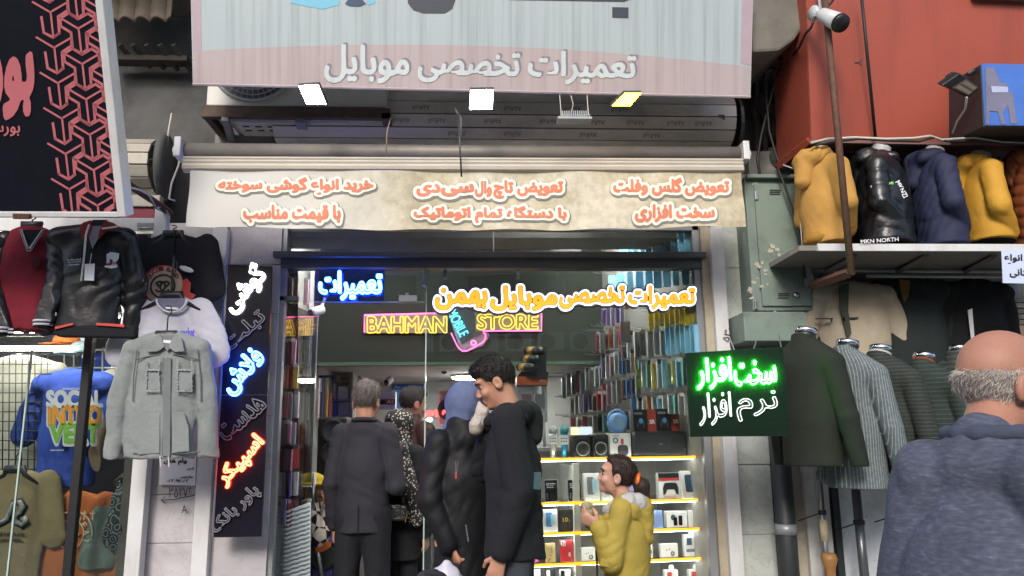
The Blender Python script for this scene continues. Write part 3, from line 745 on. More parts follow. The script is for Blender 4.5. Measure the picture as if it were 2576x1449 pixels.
# dark television seen from behind above the header beam
t = thing('television', 'black television back panel above the header beam in the transom window', 'television', V(1330, 610, 5.8))
obj('back_cover', MB().px(1196, 560, 1462, 640, 5.8, .06).px(1225, 585, 1390, 625, 5.78, .03), BLACK, t, bevel=.008)
obj('vent_rows', MB().px(1240, 592, 1300, 596, 5.775, .01).px(1330, 600, 1368, 606, 5.775, .01).px(1400, 606, 1412, 612, 5.775, .01), GREYAL, t)

# yellow and pink neon sign on the bulkhead
NY = E('yellow_neon', (1, .56, .02), 1.5); NP = E('pink_neon', (1, .10, .40), 2.6); NC = E('cyan_neon', (.1, .7, 1), 2.2)
YN = 6.26
ns = thing('neon_sign', 'yellow and pink outlined neon sign with a tilted phone on the green bulkhead', 'neon sign', V(1140, 830, YN))
ACR = M('frosted_acrylic', '#85807c', .35, var=.04)
obj('backing', MB().ppoly([(916, 790), (1128, 788), (1126, 838), (916, 838)], YN+.02, .006).ppoly([(1196, 786), (1364, 786), (1364, 834), (1196, 834)], YN+.02, .006), ACR, ns)
obj('phone_backing', MB().ppoly([(1122, 770), (1182, 745), (1232, 845), (1215, 870), (1170, 886), (1155, 874)], YN+.03, .006), M('grey_acrylic', '#8e8d8c', .35), ns)
obj('phone_screen', MB().ppoly([(1128, 778), (1180, 756), (1212, 838), (1162, 866)], YN+.022, .003), M('screen_dark', '#4a4d4a', .3), ns)
neon('BAHMAN', 926, 798, 1122, 836, YN, NY, ns, .03, .012, .0042)
neon('STORE', 1202, 792, 1352, 828, YN, NY, ns, .03, .012, .0042)
word('MOBILE', 1117, 800, 1187, 825, YN, NC, ns, .0, .004, .006, -62, 'cyan_lettering')
def line(pts, Y, m, par, r=.0048, nm='neon_tube', lift=.01):
    return obj(nm, MB().tube([V(x, y, Y)+nrm(Y)*lift for x, y in pts], r, 6), m, par, True)
line([(917, 836), (917, 793), (1107, 788)], YN, NP, ns); line([(1216, 833), (1362, 832), (1362, 789)], YN, NP, ns)
line([(1135, 838), (1148, 866), (1154, 876), (1164, 884), (1176, 883), (1214, 862), (1221, 853), (1221, 842), (1215, 832)], YN, NP, ns)
obj('home_button', MB().tube([V(1191+6*math.cos(a*.524), 863+6*math.sin(a*.524), YN)+Vector((0, -.012, 0)) for a in range(12)], .005, 5, True), NP, ns, True)

# neon lettering of the window
BLU = E('blue_led', (.02, .13, 1), 30); 
bs = thing('neon_sign', 'blue outline LED lettering hung in the top of the doorway glass', 'neon sign', V(880, 718, 4.78))
neon('تعمیرات', 804, 684, 960, 754, 4.80, BLU, bs, .01, .01, .0062)
obj('backing', MB().px(792, 678, 966, 757, 4.805, .006), GLASS('glow_tinted_acrylic', (.35, .45, .95), .6, .15, .05), bs)  # clear board given a blue tint that stands for the LED glow
OB = thing('window_sign', 'orange and white lit Persian lettering with dark edge on the shop glass', 'sign', V(1420, 745, 4.76))
OR_ = E('orange_sign_face', (.92, .29, .012), .85, (.9, .36, .02)); WH_ = E('white_sign_edge', (.8, .8, 1), 1.15); DK_ = M('sign_dark_edge', '#2b2526', .4)
for s, x0, y0, x1, y1 in (('بهمن', 1097, 728, 1224, 778), ('موبایل', 1236, 722, 1400, 780), ('تخصصی', 1408, 722, 1570, 775), ('تعمیرات', 1582, 722, 1746, 776)):
    word(s, x0, y0, x1, y1, 4.80, DK_, OB, .2, .0, .03, 0, 'dark_edge')
    word(s, x0, y0, x1, y1, 4.80, WH_, OB, .135, .008, .006, 0, 'white_edge')
    word(s, x0, y0, x1, y1, 4.80, DK_, OB, .062, .0095, 0, 0, 'lettering_outline')
    word(s, x0, y0, x1, y1, 4.80, OR_, OB, .042, .012, 0)

# ---------------------------------------------------------------- hanging stock
def on_wall(px, py, off):
    return V(px, py, ((wa+wn*off), wn))
CASEC = {'lilac': '#9a8cc0', 'clear': '#d3d7d9', 'grey': '#9da1a6', 'pink': '#d8a2b4', 'red': '#b03038', 'dark blue': '#3c4f7d', 'teal': '#6fb5b0', 'black': '#3a3d41', 'orange': '#c9743c',
         'lime': '#a6d52a', 'yellow': '#c9b32c', 'light blue': '#7fb9da', 'white': '#d2d2d0', 'brown': '#7d5a46', 'blue': '#4a79b8', 'purple': '#7a5aa8'}
POUCH = GLASS('plastic_pouch', (.95, .96, .97), 1.2, .22, .12)
CARD_W = M('card_white', '#c9c8c4', .4, var=.1, vs=40); CARD_S = M('card_silver', '#9fa2a5', .25, .4, var=.25, vs=50); CARD_K = M('card_dark', '#35363b', .4, var=.2, vs=40)
def case_mat(c): return M('case_'+c.replace(' ', '_'), CASEC[c], .35, var=.12, vs=12, coat=.3)
def hang(px, y0, y1, wpx, c, Y, label, group, yaw=0, off=.1, pouch=True, name='phone_case'):
    p = on_wall(px, y0, off) if Y is None else V(px, y0, Y); q = on_wall(px, y1, off) if Y is None else V(px, y1, Y)
    hw = wpx/2*MPP(p.y); hz = (p.z-q.z)/2; ce = (p+q)/2
    a = yaw; ux = Vector((math.cos(a), math.sin(a), 0)); un = Vector((math.sin(a), -math.cos(a), 0))
    mb = MB(); r = min(hw, hz)*.3; pts = []
    for sx, sz, a0 in ((1, 1, 0), (-1, 1, 90), (-1, -1, 180), (1, -1, 270)):
        for k in range(3):
            an = R(a0+45*k); pts.append(ce+ux*(sx*(hw-r)+r*math.cos(an))+Vector((0, 0, sz*(hz-r)+r*math.sin(an))))
    mb.prism(pts, -un*.012)
    if pouch:
        t = thing(name, label, name.replace('_', ' '), ce, group)
        obj('case', mb, case_mat(c), t)
        m2 = MB().add([ce+ux*sx*hw*1.12+Vector((0, 0, sz))+un*.006*(k) for sx, sz, k in ((-1, -hz*1.05, 1), (1, -hz*1.05, 1), (1, hz*1.12, 1.5), (.25, hz*1.3, .6), (-.25, hz*1.3, .6), (-1, hz*1.12, 1.5))], [(0, 1, 2, 3, 4, 5)])
        obj('pouch', m2, POUCH, t)
        if rnd.random() < .7: obj('header_card', MB().prism([ce+ux*(sx*hw*.95)+Vector((0, 0, sz))-un*-.008 for sx, sz in ((-1, hz*.78), (1, hz*.78), (1, hz*1.12), (-1, hz*1.12))], -un*.002), [CARD_W, CARD_S, CARD_K][rnd.choice((0, 0, 1, 1, 2))], t)
    else:
        t = obj(name, mb, case_mat(c)); tag(t, label, name.replace('_', ' '), group)
    return t
# rows of the right-hand wall: row name, x from, x to, y of the left and right end, height, colours in order, pouch, name
ORD = 'first second third fourth fifth sixth seventh eighth ninth tenth eleventh twelfth thirteenth fourteenth fifteenth sixteenth'.split()
ROWS = [
    ('in the high row under the awning', 1568, 1728, 606, 560, 78, ['light blue']*11, False, 'accessory_box'),
    ('in the row below the header beam', 1540, 1725, 690, 668, 52, ['light blue']*9, False, 'accessory_box'),
    ('in the purple row behind the orange sign', 1518, 1566, 772, 768, 46, ['purple', 'purple', 'lilac', 'purple', 'lilac'], True, 'phone_case'),
    ('in the short upper row', 1546, 1590, 744, 742, 32, ['black', 'black', 'brown', 'black'], False, 'accessory_box'),
    ('in the yellow row under the orange sign', 1638, 1742, 785, 772, 42, ['yellow']*9, False, 'accessory_box'),
    ('in the second row beside the slatted wall', 1680, 1754, 822, 814, 72, ['light blue']*7, False, 'accessory_box'),
    ('in the row under the purple one', 1503, 1560, 838, 822, 52, ['red', 'clear', 'brown', 'orange', 'grey', 'red'], True, 'phone_case'),
    ('in the dark row by the blue boxes', 1570, 1668, 838, 830, 66, ['brown', 'clear', 'clear', 'black', 'clear', 'grey', 'clear'], True, 'phone_case'),
    ('in the third row down', 1518, 1612, 896, 876, 56, ['lilac', 'clear', 'pink', 'clear', 'grey', 'blue', 'dark blue', 'clear', 'orange', 'teal'], True, 'phone_case'),
    ('in the row behind the green lit sign', 1608, 1722, 912, 900, 68, ['lime', 'clear', 'teal', 'yellow', 'clear', 'light blue', 'teal', 'yellow', 'light blue', 'teal'], True, 'phone_case'),
    ('in the low far row', 1420, 1512, 950, 918, 52, ['white', 'clear', 'grey', 'red', 'grey', 'clear', 'white', 'clear', 'grey'], True, 'phone_case'),
    ('in the fourth row down', 1520, 1606, 968, 948, 54, ['red', 'pink', 'clear', 'grey', 'brown', 'blue', 'dark blue', 'grey'], True, 'phone_case'),
    ('in the fifth row down', 1440, 1520, 1002, 984, 44, ['grey', 'white', 'clear', 'lilac', 'lilac', 'black', 'red', 'pink'], True, 'phone_case'),
    ('in the right half of row five', 1596, 1728, 1002, 992, 50, ['blue', 'clear', 'white', 'orange', 'clear', 'light blue', 'clear', 'clear', 'teal', 'grey', 'white'], True, 'phone_case'),
    ('in the sixth row down', 1444, 1592, 1050, 1034, 44, ['red', 'white', 'red', 'grey', 'clear', 'black', 'teal', 'clear', 'grey', 'pink', 'grey', 'lilac'], True, 'phone_case'),
]
pegs = MB()
for where, x0, x1, ya, yb, hh, cols, pouch, nm in ROWS:
    n = len(cols); cnt = {}; tot = {c: cols.count(c) for c in cols}
    for i, c in enumerate(cols):
        x = x0+(x1-x0)*i/max(1, n-1)+rnd.uniform(-1.5, 1.5); y = ya+(yb-ya)*i/max(1, n-1)+rnd.uniform(-3, 3)
        cnt[c] = cnt.get(c, 0)+1
        kind = 'flat box' if nm == 'accessory_box' else 'phone case'
        o_ = (ORD[cnt[c]-1]+' ' if tot[c] > 1 else '')
        lab = f'{o_}{c} {kind} from the left {where}' if tot[c] > 1 else f'{c} {kind} hanging {where}'
        wpx = (x1-x0)/n*1.12 if n > 3 else 12
        hang(x, y, y+hh+rnd.uniform(-4, 4), min(wpx, 20), c, None, lab, ('flat boxes' if kind == 'flat box' else 'phone cases')+' hanging on the right wall', R(rnd.uniform(5, 32)), .10+rnd.uniform(0, .05), pouch, nm)
        p = on_wall(x, y-3, 0); pegs.tube([p, p+wn*.17, p+wn*.18+Vector((0, 0, .015))], .0028, 4)
obj('pegs', pegs, STEEL, it)['kind'] = 'stuff'
t = hang(1573, 812, 862, 26, 'pink', None, 'large pink phone case hanging alone in a clear bag under the orange sign', 'phone cases hanging on the right wall', R(8), .26)
sl = MB()
for i in range(26):
    y = 676+i*8.2; p = on_wall(1770-(i*.15), y, .02); q = on_wall(1738, y+4, .02); sl.obox((p+q)/2, ((p-q).length/2, .008, .010), (wd, wn, (0, 0, 1)))
obj('slat_panel', sl, M('slat_grey', '#a9aeae', .4, .3), it)

# left wall stock seen through the glass door
obj('display_panel', MB().px(697, 640, 786, 1600, 5.95, .04), M('maroon_panel', '#4d3338', .7, var=.1), it)
wav = M('wavy_white_panel', '#b4bcbd', .5, var=.06)
wv = MB()
for i in range(22):
    y0 = 1298+i*11
    wv.add([V(676+10*j, y0-(j*3.2)+2.2*(j % 2)+dy, 5.0) for dy in (0, 6) for j in range(11)], [(j, j+1, 12+j, 11+j) for j in range(10)])
obj('wave_pattern', wv, M('wave_grey', '#98a4a6', .5, var=0), it)
obj('wavy_panel', MB().ppoly([(672, 1304), (782, 1262), (778, 1600), (664, 1600)], 5.02, .02), wav, it)
obj('side_display_panel', MB().ppoly([(693, 640), (748, 640), (752, 1285), (690, 1306)], 5.05, .02), M('maroon_panel', '#4d3338', .7), it)
LR = [('under the blue lettering', 706, 768, 700, 64, ['orange', 'red', 'white', 'orange', 'red', 'pink']), ('in the second row behind the glass door', 700, 772, 850, 62, ['orange', 'white', 'red', 'pink', 'white', 'grey', 'clear']),
      ('in the third row behind the glass door', 692, 768, 922, 60, ['lilac', 'clear', 'red', 'red', 'yellow', 'brown', 'grey']), ('in the fourth row behind the glass door', 690, 770, 990, 66, ['lilac', 'lilac', 'red', 'clear', 'white', 'white', 'clear']),
      ('in the fifth row behind the glass door', 688, 764, 1062, 58, ['yellow', 'white', 'red', 'pink', 'grey', 'orange', 'grey']), ('in the sixth row behind the glass door', 686, 756, 1126, 56, ['purple', 'red', 'lilac', 'pink', 'red', 'brown']),
      ('in the seventh row behind the glass door', 680, 742, 1188, 60, ['yellow', 'lilac', 'pink', 'lilac', 'clear']), ('in the lowest row behind the glass door', 700, 726, 1255, 64, ['dark blue', 'lilac', 'red'])]
lp = MB()
for where, x0, x1, y, hh, cols in LR:
    n = len(cols); cnt = {}; tot = {c: cols.count(c) for c in cols}
    for i, c in enumerate(cols):
        x = x0+(x1-x0)*i/(n-1)+rnd.uniform(-2, 2); yy = y+rnd.uniform(-5, 5); cnt[c] = cnt.get(c, 0)+1
        Y = 5.0+.0*i+rnd.uniform(-.05, .03) if x < 748 else 5.75+rnd.uniform(-.05, .05)
        lab = f'{ORD[cnt[c]-1]} {c} phone case from the left {where}' if tot[c] > 1 else f'{c} phone case hanging {where}'
        hang(x, yy, yy+hh, 12.5, c, Y, lab, 'phone cases hanging behind the glass door', R(rnd.uniform(-35, -5)), .1, True)

# ---------------------------------------------------------------- lit glass display case
YC = tilt(1560, 1300, 5.06, 0, 8)
CASEW = M('case_white', '#c9cacb', .4, var=.04); LEDY = E('yellow_led_edge', (1, .33, .004), 1.5); LEDW = E('white_led_strip', (1, .97, .93), 16)
SHG = GLASS('shelf_glass', (.9, .95, .93), .8, 0, .03)
dc_ = thing('display_case', 'white display case with four glass shelves edged in glowing yellow', 'display case', V(1560, 1449, 5.2))
nC = YC[1]; dC = Vector((math.cos(R(8)), math.sin(R(8)), 0))
def cpost(x0, x1, y0, y1, dep, nm, m, lift=0):
    a = V((x0+x1)/2, (y0+y1)/2, YC)+nC*lift; hw = (x1-x0)/2*MPP(a.y); zt_, zb_ = V((x0+x1)/2, y0, YC).z, V((x0+x1)/2, y1, YC).z
    return obj(nm, MB().obox(Vector((a.x, a.y, (zt_+zb_)/2))-nC*dep/2, (hw, dep/2, (zt_-zb_)/2), (dC, nC, (0, 0, 1))), m, dc_, bevel=.002)
cpost(1447, 1462, 1166, 1600, .03, 'frame_post', CASEW); cpost(1790, 1812, 1153, 1600, .04, 'frame_post', CASEW)
cpost(1783, 1791, 1160, 1600, .45, 'end_panel', CASEW)
cpost(1786.5, 1789, 1165, 1560, .012, 'led_strip', LEDW, .004)
cpost(1452, 1456, 1172, 1560, .36, 'divider', CASEW, -.04)
bk = V(1560, 1400, (YC[0]-nC*.5, nC))
SHELF = [('top', 1335, 1158, 1774, 1148), ('', 1362, 1271, 1785, 1253), ('', 1322, 1346, 1783, 1329), ('', 1312, 1423, 1785, 1405), ('', 1312, 1500, 1785, 1480)]
shz = []
for nm, xa_, ya_, xb_, yb_ in SHELF:
    a, b = V(xa_, ya_, YC), V(xb_, yb_, YC); z = (a.z+b.z)/2; shz.append(z); a.z = b.z = z
    sh = obj('shelf', MB().obox((a+b)/2-nC*.22, ((b-a).length/2, .22, .005), (dC, nC, (0, 0, 1))), SHG, dc_)
    e0, e1 = a, b
    obj('led_edge', MB().obox((a+b)/2+nC*.004, ((b-a).length/2, .004, .0085), (dC, nC, (0, 0, 1))), LEDY, sh)
    ls = obj('led_strip', MB().obox((a+b)/2-nC*.03-Vector((0, 0, .012)), ((b-a).length/2*.96, .006, .003), (dC, nC, (0, 0, 1))), LEDW, sh)
a, b = V(1300, 1400, YC), V(1790, 1400, YC); a.z = b.z = 0
obj('back_panel', MB().obox((a+b)/2-nC*.5+Vector((0, 0, .62)), ((b-a).length/2, .008, .62), (dC, nC, (0, 0, 1))), M('case_back', '#a9a6a2', .6, var=.18, vs=5), dc_)
obj('base', MB().obox((a+b)/2-nC*.24+Vector((0, 0, .16)), ((b-a).length/2, .22, .16), (dC, nC, (0, 0, 1))), CASEW, dc_)
ad = thing('power_adapter', 'white and black plug adapter hanging beside the right end of the case', 'adapter', V(1801, 1160, 5.0))
obj('plug', MB().tube([V(1801, 1145, 4.98), V(1801, 1160, 4.98)], .022, 12), CASEW, ad, True); obj('socket', MB().tube([V(1801, 1160, 4.98), V(1802, 1172, 4.98)], .024, 12), BLACK, ad, True)
obj('cord', MB().tube([V(1808, 1168, 4.98), V(1820, 1176, 4.97), V(1826, 1180, 4.95)], .005, 6), WCABLE, ad, True)

def upright(x0, y0, x1, shelf, back=.08, dep=.03, yaw=8, lean=0):     # a box standing on a shelf: view x range and top row
    a = V(x0, y0, (YC[0]-nC*back, nC)); b = V(x1, y0, (YC[0]-nC*back, nC)); z0 = shz[shelf]+.006; hw = (b-a).length/2; ht = (a.z+b.z)/2-z0
    an = R(yaw); ux = Vector((math.cos(an), math.sin(an), 0)); un = Vector((math.sin(an), -math.cos(an), 0))
    c = (a+b)/2; c = Vector((c.x, c.y, z0+ht/2)); lz = R(lean); up = Vector((0, 0, math.cos(lz)))-un*math.sin(lz); nn_ = un*math.cos(lz)+Vector((0, 0, math.sin(lz)))
    return dict(c=c, ux=ux, un=nn_, up=up, hw=hw, hh=ht/2, dep=dep)
def boxthing(nm, label, cat, B, m, face=None, group=None):
    t = thing(nm, label, cat, B['c']-B['up']*B['hh'], group)
    obj('carton', MB().obox(B['c']-B['un']*B['dep']/2, (B['hw'], B['dep']/2, B['hh']), (B['ux'], B['un'], B['up'])), m, t, bevel=.002)
    return t
def face(B, u0, v0, u1, v1, m, t, nm='printed_panel', lift=.002, rad=.0):
    c = B['c']; P_ = lambda u, v: c+B['ux']*(u*B['hw'])+B['up']*(v*B['hh'])+B['un']*lift
    if rad:
        pts = []; ru = rad; rv = rad*B['hw']/B['hh']
        for su, sv, a0, cu_, cv in ((1, 1, 0, u1, v1), (-1, 1, 90, u0, v1), (-1, -1, 180, u0, v0), (1, -1, 270, u1, v0)):
            for k in range(4): an = R(a0+30*k); pts.append(P_(cu_-su*ru+ru*math.cos(an), cv-sv*rv+rv*math.sin(an)))
    else: pts = [P_(u0, v0), P_(u1, v0), P_(u1, v1), P_(u0, v1)]
    return obj(nm, MB().prism(pts, -B['un']*.0012), m, t)
def ftext(B, s, u0, v0, u1, v1, m, t, iso=.0, nm='lettering', lift=.0035, rot=0):
    c = B['c']; out = MB(); loops = text_loops(s, u0*B['hw'], -v1*B['hh'], u1*B['hw'], -v0*B['hh'], iso, rot)
    old = globals()['V']
    try:
        globals()['V'] = lambda x, y, Y: c+B['ux']*x-B['up']*y
        fill_loops(out, loops, (c, B['un']), lift, 0)
    finally: globals()['V'] = old
    return obj(nm, out, m, t)
CW = M('carton_white', '#cfd0d4', .5, var=.03); CK = M('carton_black', '#1c1d20', .4, var=.06); CR = M('carton_red', '#8e3530', .5, var=.06); SCR = M('phone_glass_black', '#15171b', .12, var=0)
CBL = M('print_blue', '#4c86c4', .4); CIC = M('print_ice', '#9cc3d8', .4); CGR = M('print_grey', '#6f757c', .5); CRED = M('print_red', '#b5352f', .5); CPU = M('print_lilac', '#9a96cf', .45); CYE = M('print_gold', '#d3b862', .5)
WTX = M('white_print', '#d8d8d8', .6, var=0)
def phone(x0, y0, x1, sh, txt, label, grp='dummy phones on the case shelves'):
    B = upright(x0, y0, x1, sh, .06, .010, 8, 6); t = thing('phone', label, 'phone', B['c']-B['up']*B['hh'], grp)
    obj('body', MB().obox(B['c']-B['un']*.005, (B['hw'], .005, B['hh']), (B['ux'], B['un'], B['up'])), M('phone_silver', '#9c9ea2', .3, .5), t, bevel=.003)
    face(B, -.9, -.95, .9, .95, SCR, t, 'screen', .0015, .12)
    for i, s in enumerate(txt): ftext(B, s, -.7, .55-.16*i, .62 if i == 0 else .35, .66-.16*i, WTX, t, .01)
    for v in (-.3, -.5, -.7): face(B, -.7, v-.05, -.5, v+.05, CGR, t, 'icon', .003)
    return t
phone(1369, 1206, 1403, 1, ('SAMSUNG', 'Galaxy', 'A05'), 'black dummy phone at the left end of the second shelf')
phone(1427, 1206, 1462, 1, ('SAMSUNG', 'Galaxy', 'A14'), 'black dummy phone next to the white case post')
def phonebox(x0, y0, x1, sh, label, m1, m2, yaw=8, lean=5, grp='white phone boxes in the display case'):
    B = upright(x0, y0, x1, sh, .05, .025, yaw, lean); t = boxthing('phone_box', label, 'phone box', B, CW, group=grp)
    face(B, -.62, -.55, .25, .72, m1, t, 'phone_print', .002, .16); face(B, .05, -.42, .66, .55, m2, t, 'phone_print', .003, .12)
    ftext(B, 'Galaxy A05', -.1, -.85, .6, -.76, CGR, t)
    return t
phonebox(1468, 1190, 1508, 1, 'white phone box showing a grey phone, beside the girl\'s face', CGR, CIC, 14)
phonebox(1512, 1192, 1548, 1, 'white phone box half hidden behind the girl\'s chin', CGR, CIC, 14)
phonebox(1712, 1184, 1760, 1, 'tilted white phone box with blue print at the right end of the second shelf', M('print_navy', '#33475f', .4), CBL, 14, 9)
phonebox(1366, 1281, 1402, 2, 'white phone box with blue print left of the black carton', CBL, CIC, 6, 4)
B = upright(1580, 1201, 1616, 1, .1, .03); t = boxthing('gift_box', 'lilac patterned box behind the girl\'s orange hair tie', 'box', B, CPU)
B = upright(1655, 1190, 1715, 1, .08, .05); t = boxthing('gamepad_box', 'red and white box showing a black gamepad on the second shelf', 'gamepad box', B, CW)
face(B, -1, .62, 1, 1, CK, t, 'black_flap', .002); face(B, -.98, .4, .98, .6, CRED, t, 'red_band', .002)
gp = [(-.62, -.62), (-.45, -.55), (-.3, -.2), (.3, -.2), (.45, -.55), (.62, -.62), (.66, -.1), (.5, .3), (.2, .34), (-.2, .34), (-.5, .3), (-.66, -.1)]
c_ = B['c']; obj('gamepad_print', MB().prism([c_+B['ux']*u*B['hw']+B['up']*(v-.1)*B['hh']+B['un']*.003 for u, v in gp], -B['un']*.002), CK, t)
ftext(B, 'PS WIRELESS', -.55, -.95, .4, -.8, CRED, t)
B = upright(1405, 1281, 1441, 2, .06, .03); t = boxthing('phone_box', 'tall black phone box with large gold number ten', 'phone box', B, CK); ftext(B, '10', -.45, -.15, .25, .25, CYE, t, .02); ftext(B, 'T', .35, -.15, .55, .02, CYE, t, .01)
B = upright(1634, 1284, 1666, 2, .05, .012, 14, 8); t = thing('phone', 'light blue phone leaning behind the girl\'s hood', 'phone', B['c']-B['up']*B['hh'], 'dummy phones on the case shelves')
obj('body', MB().obox(B['c'], (B['hw'], .006, B['hh']), (B['ux'], B['un'], B['up'])), M('phone_sky', '#7d97cf', .3, var=.05), t, bevel=.003); face(B, -.8, .55, -.1, .9, CIC, t, 'camera_plate', .0075, .1)
for i, (x0, x1, lab) in enumerate(((1676, 1728, 'white button-phone box showing two slim handsets with blue badge'), (1731, 1782, 'white button-phone box showing a slider handset at the right end of the third shelf'))):
    B = upright(x0, 1286-i*2, x1, 2, .06, .05, 10); t = boxthing('phone_box', lab, 'phone box', B, CW, group='white phone boxes in the display case')
    if i == 0: face(B, -.6, -.1, -.15, .6, M('print_navy', '#33475f', .4), t, 'badge_print', .002, .2); face(B, -.35, -.75, 0, .25, SCR, t, 'phone_print', .003, .05); face(B, .15, -.75, .5, .45, SCR, t, 'phone_print', .003, .05); ftext(B, 'NOKIA', .4, .62, .85, .74, CGR, t)
    else: face(B, -.4, -.7, 0, .55, SCR, t, 'phone_print', .003, .15); face(B, .1, -.6, .45, .5, CGR, t, 'phone_print', .002, .15); ftext(B, 'Nokia 106', .3, .66, .85, .78, CGR, t)
B = upright(1371, 1366, 1397, 3, .06, .01, 8, 6); t = thing('phone_case', 'clear gold phone case with brown hearts on the fourth shelf', 'phone case', B['c']-B['up']*B['hh']); obj('case', MB().obox(B['c'], (B['hw'], .005, B['hh']), (B['ux'], B['un'], B['up'])), M('gold_clear', '#b9ab78', .25, var=.2, vs=30), t, bevel=.003)
for u, v in ((.1, .35), (.15, .05), (0, -.3), (-.3, -.65), (-.5, -.85)): face(B, u-.15, v-.07, u+.25, v+.07, M('heart_brown', '#8d6650', .4), t, 'heart', .008, .1)
B = upright(1408, 1358, 1441, 3, .06, .01, 8, 6); t = thing('phone_case', 'red phone case with white camera plate and small white cat', 'phone case', B['c']-B['up']*B['hh']); obj('case', MB().obox(B['c'], (B['hw'], .005, B['hh']), (B['ux'], B['un'], B['up'])), case_mat('red'), t, bevel=.004)
face(B, -.85, .42, -.15, .92, CW, t, 'camera_plate', .007, .2)
for u, v in ((-.6, .8), (-.6, .65), (-.6, .5), (-.35, .72), (-.35, .57)): face(B, u-.09, v-.05, u+.09, v+.05, CK, t, 'lens', .009, .08)
face(B, .25, -.55, .55, -.15, CW, t, 'cat_print', .007, .1)
t = tag(obj('pompom', MB().ball(V(1348, 1403, YC)+Vector((0, .05, 0)), .034), M('pom_pink', '#b8469a', .95, var=.3, vs=60, bump=1, bs=90)), 'fluffy magenta pompom at the left end of the fourth shelf', 'pompom')
for x0, y0, x1, sh, lab in ((1462, 1378, 1497, 3, 'small white earphone carton left of the girl\'s coat'), (1616, 1346, 1641, 3, 'tall narrow white carton behind the girl\'s back'), (1661, 1368, 1705, 3, 'low white earphone carton on the fourth shelf'), (1720, 1345, 1762, 3, 'white charger carton with hang tab on the fourth shelf'),
                           (1672, 1434, 1706, 4, 'white carton with hang tab and red corner below the low carton'), (1733, 1433, 1768, 4, 'white carton with hang tab and red corner at the bottom right of the case')):
    B = upright(x0, y0, x1, sh, .06, .035, 10); t = boxthing('accessory_box', lab, 'box', B, CW, group='white accessory cartons in the display case')
    if 'tab' in lab:
        q = B['c']+B['up']*B['hh']; obj('hang_tab', MB().prism([q+B['ux']*u*B['hw']+B['up']*v for u, v in ((-.4, 0), (.4, 0), (.4, .02), (.25, .032), (-.25, .032), (-.4, .02))], -B['un']*.002), CW, t)
    if 'red corner' in lab: face(B, -.65, .1, .0, .75, CRED, t, 'red_print', .002)
    elif 'charger' in lab:
        face(B, -.7, .05, -.1, .7, M('print_navy', '#33475f', .4), t, 'print', .002); face(B, .2, .3, .6, .8, M('print_navy', '#33475f', .4), t, 'print', .002); face(B, -.8, -.6, .6, -.3, CGR, t, 'print', .002, .1)
    else:
        ring = MB(); cc = B['c']+B['ux']*B['hw']*.35-B['up']*B['hh']*.45+B['un']*.003
        ring.tube([cc+B['ux']*.011*math.cos(k*.52)+B['up']*.011*math.sin(k*.52) for k in range(12)], .003, 4, True); obj('seal_print', ring, CK, t)
        face(B, -.4, .0, -.25, .2, CGR, t, 'print', .002); face(B, -.1, .1, .1, .25, CGR, t, 'print', .002)
for i, (x0, x1, m, lab) in enumerate(((1330, 1360, CW, 'pale boxed case at the bottom left of the display case'), (1372, 1398, CK, 'dark phone case with camera plate at the bottom of the display case'), (1408, 1436, CW, 'white phone case with camera plate at the bottom of the display case'))):
    B = upright(x0, 1432, x1, 4, .06, .012, 8, 6); t = boxthing('phone_case', lab, 'phone case', B, m, group='cases on the lowest shelf'); face(B, -.8, .3, -.1, .9, CK if m is CW else CW, t, 'camera_plate', .002, .2)

# things on top of the case
def mic(px, m, label):
    t = thing('microphone', label, 'microphone', V(px, 1152, YC)-nC*.08, 'karaoke microphones on the display case')
    Y_ = (YC[0]-nC*.08, nC); b0 = V(px, 1152, Y_); b0.z = shz[0]+.006; t0 = V(px, 1083, Y_)
    obj('handle', MB().tube([b0, t0-Vector((0, 0, .09)), t0-Vector((0, 0, .02))], [.018, .02, .024], 12), m, t, True)
    obj('control_box', MB().px(px-10.5, 1095, px+10.5, 1118, t0.y-.03, .05), CW, t, bevel=.004)
    kb = MB()
    for u in (-6, 0, 6):
        for v in (1101, 1109): kb.px(px+u-1.6, v, px+u+1.6, v+3.2, t0.y-.033, .004)
    obj('buttons', kb, CK, t); obj('grille', MB().ball(t0, .031), M('mic_mesh_'+m.name, '#9fa5a6' if m.name != 'mic_teal' else '#3f8a8c', .5, .5, var=.3, vs=120, bump=.6, bs=200), t, True)
mic(1391, M('mic_silver', '#b9b4ae', .3, .4), 'silver karaoke microphone standing on the case beside the young man')
mic(1419, M('mic_teal', '#2f86a8', .3, .3), 'teal karaoke microphone standing on the case')
B = upright(1434, 1073, 1490, 0, .2, .01, 4); B['hh'] *= .3; B['c'] = B['c']+B['up']*B['hh']*2.3
t = thing('smartphone', 'phone with bright picture on its screen lying on the speakers', 'phone', B['c']); obj('body', MB().obox(B['c'], (B['hw'], .005, B['hh']), (B['ux'], B['un'], B['up'])), CW, t, bevel=.003); face(B, -.92, -.85, .92, .85, E('phone_screen_glow', (.55, .6, .75), .7), t, 'screen', .007)
face(B, -.9, -.8, -.3, .8, E('phone_screen_warm', (.9, .7, .35), .8), t, 'screen_picture', .009)
